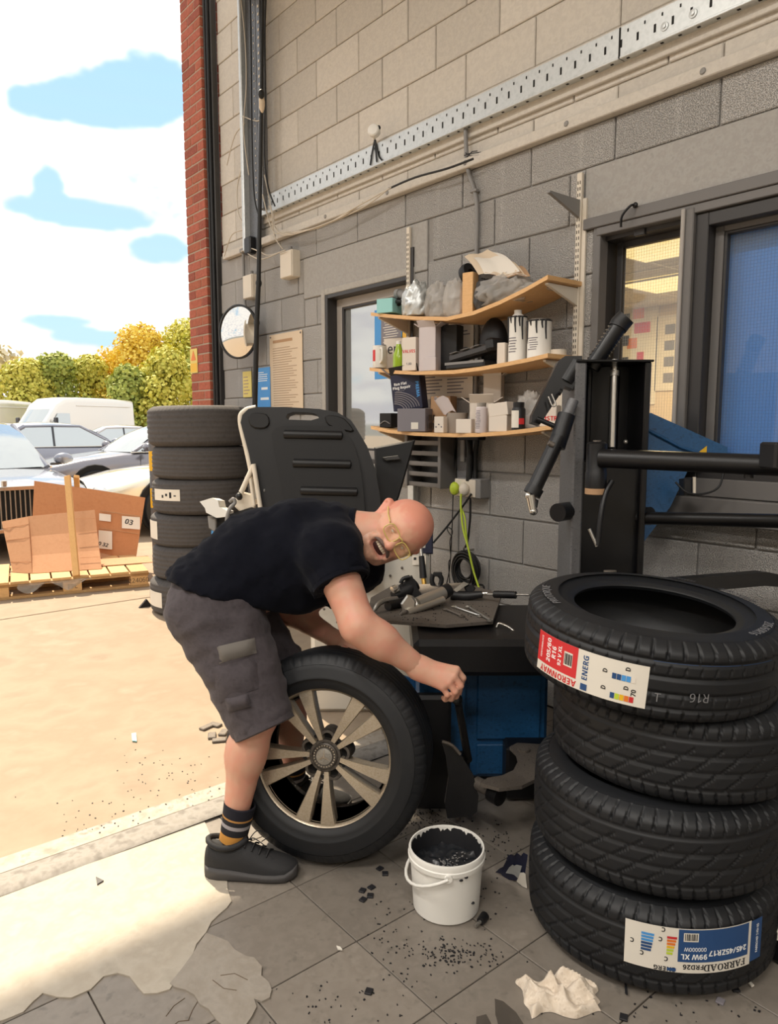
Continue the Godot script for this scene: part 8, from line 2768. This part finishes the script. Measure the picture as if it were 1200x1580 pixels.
	carton("carton", "brown card box behind the navy and grey boxes", 2, 664, 706, 612, 2.7, 0.08, M.card_brown)
	t = carton("carton", "tiny white box with printed marks beside the grey box", 2, 671, 691, 643, 2.56, 0.05, M.carton_white)
	for k in 3:
		part(t, "mark", MB.new().ball(Vector3(-0.015 + 0.015 * k, 0.03 + 0.012 * (k % 2), 0.026), Vector3(0.004, 0.004, 0.001), 8, 5), M.card_grey)
	s = stand(2, 690, 722, 612, 2.64)
	var tub := thing("tub", "grey paper tub with torn curled lid on lowest shelf", "tub", s.at)
	part(tub, "body", MB.new().lathe([Vector2(0, 0), Vector2(0.05, 0), Vector2(0.056, s.h * 0.55), Vector2(0.053, s.h * 0.55), Vector2(0.046, 0.01)], 22), M.carton_inside)
	var cr := []
	for i in 5:
		var row := PackedVector3Array()
		for j in 8:
			var a := 2.2 + 2.4 * j / 7.0
			row.append(Vector3(0.058 * cos(a) - 0.01 * i, s.h * (0.55 + 0.1 * i) + 0.012 * sin(j * 1.4), 0.06 * sin(a) - 0.02 + 0.008 * i * cos(a)))
		cr.append(row)
	part(tub, "curled_lid", MB.new().grid(cr), M.carton_pale)
	carton("carton", "low white box in front of the grey tub", 2, 704, 736, 647, 2.55, 0.06, M.carton_white)
	carton("carton", "tall white carton with raised flap at the wall end", 2, 745, 780, 580, 2.72, 0.07, M.carton_white, true, 0.5)
	carton("carton", "opened white carton with spread flaps in the middle of lowest shelf", 2, 722, 768, 622, 2.64, 0.12, M.carton_white, true, 0.7)
	carton("carton", "plain white box, lower one right of the patterned jar", 2, 756, 794, 641, 2.58, 0.08, M.carton_white, false, 0.3)
	t = carton("carton", "plain white box tilted on top of another white box", 2, 756, 796, 622, 2.58, 0.08, M.carton_white, false, 0.3, 0.072)
	t.rotation.z = 0.12
	s = stand(2, 735, 753, 622, 2.55)
	var ja := thing("jar", "tall jar with pale patterned label on lowest shelf", "jar", s.at, "jars on the lowest shelf")
	part(ja, "body", MB.new().lathe([Vector2(0, 0), Vector2(0.026, 0), Vector2(0.028, 0.006), Vector2(0.028, s.h * 0.82), Vector2(0.02, s.h * 0.88)], 20), M.carton_pale)
	part(ja, "lid", MB.new().lathe([Vector2(0.021, s.h * 0.87), Vector2(0.022, s.h), Vector2(0, s.h + 0.001)], 20), M.bare_steel)
	tag(part(ja, "print_lines", label_lines(0.0283, s.h * 0.12, s.h * 0.75, 12), M.card_grey), "", "", "", "stuff")
	s = stand(2, 790, 813, 621, 2.56)
	ja = thing("jar", "dark jar with red and white label on lowest shelf", "jar", s.at, "jars on the lowest shelf")
	var jr: float = s.w * 0.46
	part(ja, "body", MB.new().lathe([Vector2(0, 0), Vector2(jr, 0), Vector2(jr, s.h * 0.74), Vector2(jr * 0.75, s.h * 0.84)], 22), M.black_plastic)
	part(ja, "lid", MB.new().lathe([Vector2(jr * 0.8, s.h * 0.82), Vector2(jr * 0.82, s.h), Vector2(0, s.h)], 22), M.dark_plastic)
	part(ja, "label", MB.new().lathe([Vector2(jr + 0.0006, s.h * 0.08), Vector2(jr + 0.0006, s.h * 0.7)], 14, Transform3D.IDENTITY, 2.4, 3.9), M.sticker)
	part(ja, "red_band", MB.new().lathe([Vector2(jr + 0.0008, s.h * 0.2), Vector2(jr + 0.0008, s.h * 0.42)], 10, Transform3D.IDENTITY, 1.5, 2.4), M.red)
	s = stand(2, 798, 842, 606, 2.66)
	solo("clear_wrap", "crumpled clear wrap behind the dark jar", "film", crumple(Vector3.ZERO, Vector3(0.05, s.h * 0.52, 0.065), 53, 0.5), M.film, "", s.at)
	t = carton("carton", "small white box with red lettering behind the black arm", 2, 834, 868, 626, 2.6, 0.06, M.carton_white, false, 0.3)
	front_print(t, "NetSTR", 0.02, Vector3(-0.005, 0.035, 0.031), M.ink_red)
	carton("carton", "cream box at the lowest shelf's right end by the wall", 2, 838, 884, 602, 2.71, 0.07, M.cream_plastic)

func label_lines(r: float, y0: float, y1: float, rows: int) -> MB:
	var m := MB.new()
	for k in rows:
		var y := lerpf(y0, y1, (k + 0.5) / rows)
		m.lathe([Vector2(r + 0.0006, y), Vector2(r + 0.0006, y + (y1 - y0) / rows * 0.4)], 6, Transform3D.IDENTITY, 2.5 + rng.randf() * 0.2, 3.3 + rng.randf() * 0.5)
	return m

# ---------------------------------------------------------------- on the floor
func build_floor_things() -> void:
	bucket()
	# rag
	var rg := PH(868, 1556)
	var dx := RGT
	var dz := Vector3(FWD.x, 0, FWD.z).normalized()
	var nf := FastNoiseLite.new()
	nf.seed = 77
	nf.frequency = 1.0
	nf.fractal_octaves = 1
	var rr := []
	for i in 34:
		var row := PackedVector3Array()
		for j in 52:
			var u := j / 51.0 * 2.0 - 1.0
			var w := i / 33.0 * 2.0 - 1.0
			var x := 0.093 * u * (1.0 + 0.16 * nf.get_noise_2d(w * 0.9, 5.0)) + 0.008 * nf.get_noise_2d(u * 1.2, w * 1.2 + 9.0)
			var z := 0.056 * w * (1.0 + 0.35 * nf.get_noise_2d(u * 1.1, 3.0))
			var env := pow(maxf(0.0, 1.0 - pow(absf(u), 4.0)), 0.5) * pow(maxf(0.0, 1.0 - pow(absf(w), 4.0)), 0.5)
			var fold := absf(sin(5.2 * u + 1.6 * w + 1.6 * nf.get_noise_2d(u * 0.8, w * 0.8)))
			var h := env * (0.014 + 0.034 * (1.0 - fold) * (0.7 + 0.3 * w) + 0.016 * (1.0 - absf(sin(3.0 * w - 2.0 * u + 1.0))) + 0.006 * nf.get_noise_2d(u * 2.0, w * 2.0))
			row.append(rg + dx * x + dz * (z + 0.03) + Vector3(0, 0.001 + maxf(h, 0.0), 0))
		rr.append(row)
	tri_tex(mat("rag_cloth", Color(1, 1, 1), 0.95), ntex(0.03, [rgb(160, 140, 118), rgb(226, 214, 198), rgb(206, 190, 170), rgb(232, 222, 208)], 91, 5, 256), 5.0, M.grain, 0.1)
	solo("rag", "crumpled dirty white rag on the tiles before the tyres", "rag", MB.new().grid(rr, false, false), M.rag_cloth)
	# torn blue packet
	var pk := thing("wrapper", "torn blue and silver foil packet against the tyre stack", "wrapper", PH(790, 1350))
	var a0 := PH(764, 1346, 0.004)
	var a1 := PH(812, 1368, 0.004)
	var b0 := PD(790, 1318, 2.16)
	var b1 := PD(812, 1318, 2.14)
	var rows := []
	for i in 6:
		var row := PackedVector3Array()
		for j in 8:
			row.append(a0.lerp(a1, j / 7.0).lerp(b0.lerp(b1, j / 7.0), i / 5.0) + Vector3(0, 0.004 * sin(i * 2.0 + j * 1.7), 0.005 * sin(j * 2.2 + i)))
		rows.append(row)
	part(pk, "foil", MB.new().grid(rows), M.navy_card, true)
	part(pk, "silver_patch", MB.new().grid([rows[1].slice(2, 6), rows[2].slice(2, 6), rows[3].slice(2, 6)].map(func(r: PackedVector3Array) -> PackedVector3Array:
		var o := PackedVector3Array()
		for p in r: o.append(p - FWD * 0.004)
		return o)), M.galv, true)
	part(pk, "white_patch", MB.new().grid([rows[0].slice(5, 8), rows[1].slice(5, 8), rows[2].slice(5, 8)].map(func(r: PackedVector3Array) -> PackedVector3Array:
		var o := PackedVector3Array()
		for p in r: o.append(p - FWD * 0.005)
		return o)), M.sticker, true)
	# valve tool by the bucket
	var v := thing("valve_stem", "short black rubber valve stem lying by the bucket", "valve", PH(742, 1424))
	part(v, "rubber", MB.new().tube([PH(748, 1413, 0.012), PH(741, 1422, 0.012)], [0.013, 0.011], 12), M.black_plastic, true)
	part(v, "brass_tip", MB.new().tube([PH(741, 1422, 0.012), PH(733, 1429, 0.009)], 0.005, 8), M.bare_steel, true)
	# adhesive wheel weights
	var k := 0
	for q in [[586, 1341, 0.2], [594, 1349, 0.9], [573, 1370, 0.1], [559, 1375, 0.5], [571, 1383, 0.8], [560, 1389, 0.3], [569, 1531, 0.6], [1111, 1546, 0.2], [962, 1571, 0.5], [1134, 1527, 0.9]]:
		var tell: String = ["small dark wheel weight nearest the tyre's foot", "dark square weight just right of the nearest-tyre one", "topmost dark square weight in the middle cluster", "left dark square weight in the middle cluster", "right dark square weight in the middle cluster", "lowest dark square weight in the middle cluster", "lone dark square weight on the foreground tile", "faint square weight below the blue label", "dark square weight right of the rag on a joint", "dark blob beside the tyre stack's foot"][k]
		var o := solo("wheel_weight", tell, "weight", MB.new().box(Vector3(0, 0.0025, 0), Vector3(0.02, 0.005, 0.018), 0.001), M.ink if k != 7 else M.card_grey, "stuck wheel weights on the floor", PH(q[0], q[1], 0.0003))
		o.rotation.y = q[2]
		k += 1
	# scraps
	var scraps := [["small dark scrap of rubber and straw on sunlit screed", [[148, 1356], [160, 1362], [150, 1368]], "frame_dark"], ["pale chip of plaster on the tile joint", [[519, 1463], [525, 1465], [528, 1469], [521, 1468]], "sticker"], ["white splinter right of the blue label tyre", [[1146, 1510], [1152, 1513], [1163, 1524], [1159, 1526]], "sticker"], ["black curl of rubber before the tyre stack", [[963, 1520], [967, 1524], [968, 1538], [964, 1536]], "ink"], ["pale blue scrap out on sunny concrete", [[203, 1134], [210, 1133], [211, 1146], [204, 1145]], "cyan_card"]]
	for q in scraps:
		var pl := PackedVector2Array()
		var base := PH(q[1][0][0], q[1][0][1])
		for e in q[1]:
			var g := PH(e[0], e[1])
			pl.append(Vector2(g.x - base.x, g.z - base.z))
		solo("scrap", q[0], "scrap", flat_patch(pl, 0.004), M[q[2]], "scraps on the ground", base + Vector3(0, 0.004, 0))
	# rags of rubber at the doorway
	var sc := thing("debris", "grey scraps of tyre rubber on concrete behind the man's leg", "debris", PH(325, 1130))
	for q in [[318, 1122, 0.3], [327, 1135, 1.1], [332, 1118, 2.0], [338, 1142, 2.7], [345, 1130, 0.8]]:
		part(sc, "scrap", MB.new().box(PH(q[0], q[1], 0.006), Vector3(0.06, 0.01, 0.035), 0.003, Basis(Vector3.UP, q[2])), M.old_steel, true)
	solo("debris", "dark triangular scrap beside lowest worn tyre", "debris", MB.new().prism(PackedVector2Array([Vector2(0, 0), Vector2(0.1, 0.0), Vector2(0.06, 0.06)]), -0.01, 0.01), M.ink, "", PH(214, 938, 0.001))
	# crumbs swept about the wheel and bucket
	var cr := MB.new()
	var zones := [[640, 760, 1450, 1495, 150], [600, 690, 1236, 1290, 170], [560, 650, 1400, 1500, 50], [690, 800, 1270, 1320, 70], [380, 700, 1500, 1578, 40], [60, 340, 1230, 1330, 90], [180, 345, 1150, 1240, 60], [860, 1190, 1535, 1578, 30], [640, 800, 1330, 1420, 40]]
	for z in zones:
		for n in z[4]:
			var u := (rng.randfn() * 0.28 + 0.5)
			var w := (rng.randfn() * 0.28 + 0.5)
			var p := PH(lerpf(z[0], z[1], u), lerpf(z[2], z[3], w), 0.0012)
			if p.z < -2.25 and p.z > -2.46: p.y = 0.0095
			cr.box(p, Vector3(rng.randf_range(0.0015, 0.006), rng.randf_range(0.001, 0.003), rng.randf_range(0.0015, 0.005)), 0.0, Basis(Vector3.UP, rng.randf() * 3.0))
	tag(solo("grit", "black rubber crumbs and grit strewn over the floor", "grit", cr, M.ink), "", "", "", "stuff")
	# bottle half out of frame
	var ob := thing("oil_bottle", "black plastic oil bottle with cream label at right edge", "bottle", PH(1205, 1475), "", 0.6)
	part(ob, "body", MB.new().box(Vector3(0, 0.075, 0), Vector3(0.1, 0.15, 0.06), 0.015), M.black_plastic)
	part(ob, "label", MB.new().box(Vector3(-0.01, 0.1, 0.0), Vector3(0.07, 0.06, 0.0615), 0.002), M.sticker)
	part(ob, "orange_mark", MB.new().box(Vector3(-0.01, 0.085, 0.0), Vector3(0.05, 0.012, 0.063)), M.orange)
	part(ob, "cap", MB.new().lathe([Vector2(0.016, 0.15), Vector2(0.016, 0.175), Vector2(0, 0.176)], 16), M.black_plastic)

func bucket() -> void:
	var c := ground_of(PH(688, 1396))
	var b := thing("bucket", "white plastic bucket of black tyre sealant on the tiles", "bucket", c)
	var h := 0.183
	var r0 := 0.094
	var r1 := 0.104
	part(b, "pail", MB.new().lathe([Vector2(0, 0.002), Vector2(r0 - 0.006, 0.0), Vector2(r0, 0.006), Vector2(r1 - 0.001, h - 0.034), Vector2(r1 + 0.005, h - 0.032), Vector2(r1 + 0.006, h - 0.02), Vector2(r1 + 0.003, h - 0.018), Vector2(r1 + 0.004, h - 0.004), Vector2(r1 + 0.002, h), Vector2(r1 - 0.002, h), Vector2(r1 - 0.003, h - 0.004)], 48), M.white_plastic)
	# black film inside, torn along the rim
	var rows := []
	for i in 6:
		var row := PackedVector3Array()
		for j in 64:
			var a := TAU * j / 64.0
			var y := lerpf(h - 0.004 - 0.007 * absf(sin(j * 1.3) * sin(j * 0.37)), 0.02, i / 5.0)
			var r := lerpf(r0, r1, y / h) - 0.0045 if i > 0 else r1 - 0.0032
			row.append(Vector3(r * cos(a), y, r * sin(a)))
		rows.append(row)
	part(b, "sealant_film", MB.new().grid(rows, true, false), M.ink)
	var inner := MB.new().lathe([Vector2(r1 - 0.003, h - 0.004), Vector2(r0 - 0.004, 0.01)], 48)
	part(b, "pail_lining", inner, M.white_plastic)
	var nf := FastNoiseLite.new()
	nf.seed = 6
	nf.frequency = 30.0
	var sr := []
	for i in 9:
		var row := PackedVector3Array()
		for j in 40:
			var a := TAU * j / 40.0
			var r := (r1 - 0.009) * i / 8.0 + 0.0005
			row.append(Vector3(r * cos(a), 0.128 + 0.008 * nf.get_noise_2d(r * cos(a), r * sin(a)) * 2.0, r * sin(a)))
		sr.append(row)
	part(b, "sealant", MB.new().grid(sr, true, false), mat("sealant", rgb(30, 32, 36), 0.3))
	var fl := MB.new()
	for k in 60:
		var a := rng.randf() * TAU
		var r := 0.06 * sqrt(rng.randf())
		fl.box(Vector3(r * cos(a) * 1.2, 0.134 + rng.randf() * 0.004, r * sin(a) * 0.6 + 0.01), Vector3(0.005, 0.001, 0.003) * rng.randf_range(0.5, 1.4), 0.0, Basis(Vector3.UP, a))
	tag(part(b, "dried_flakes", fl, M.grey_plastic), "", "", "", "stuff")
	# handle dropped over the front left
	var th := atan2((EYE - c).z, (EYE - c).x)
	var a0 := th + 0.25 - 0.3
	var a1 := a0 + PI * 0.92
	var pts := []
	for k in 15:
		var u := k / 14.0
		var a := lerpf(a0, a1, u)
		pts.append(Vector3((r1 + 0.012) * cos(a), h - 0.03 - 0.055 * sin(PI * u), (r1 + 0.012) * sin(a)))
	part(b, "handle", MB.new().tube(pts, 0.0045, 8), M.white_plastic)
	for a in [a0, a1]:
		var d := Vector3(cos(a), 0, sin(a))
		part(b, "handle_lug", MB.new().lathe([Vector2(0.011, 0), Vector2(0.011, 0.008), Vector2(0.006, 0.009), Vector2(0.0, 0.006)], 14, Transform3D(bas_y(d), d * (r1 + 0.004) + Vector3(0, h - 0.03, 0))), M.white_plastic)
	for q in [[-0.15, 0.055], [-0.05, 0.145], [0.0, 0.14], [0.1, 0.148]]:
		var a: float = th - 0.4 + q[0] * 3.0
		var r: float = lerpf(r0, r1, q[1] / h) + 0.0008
		part(b, "black_smear", MB.new().ball(Vector3(r * cos(a), q[1], r * sin(a)), Vector3(0.006, 0.003, 0.006), 8, 5), M.ink)
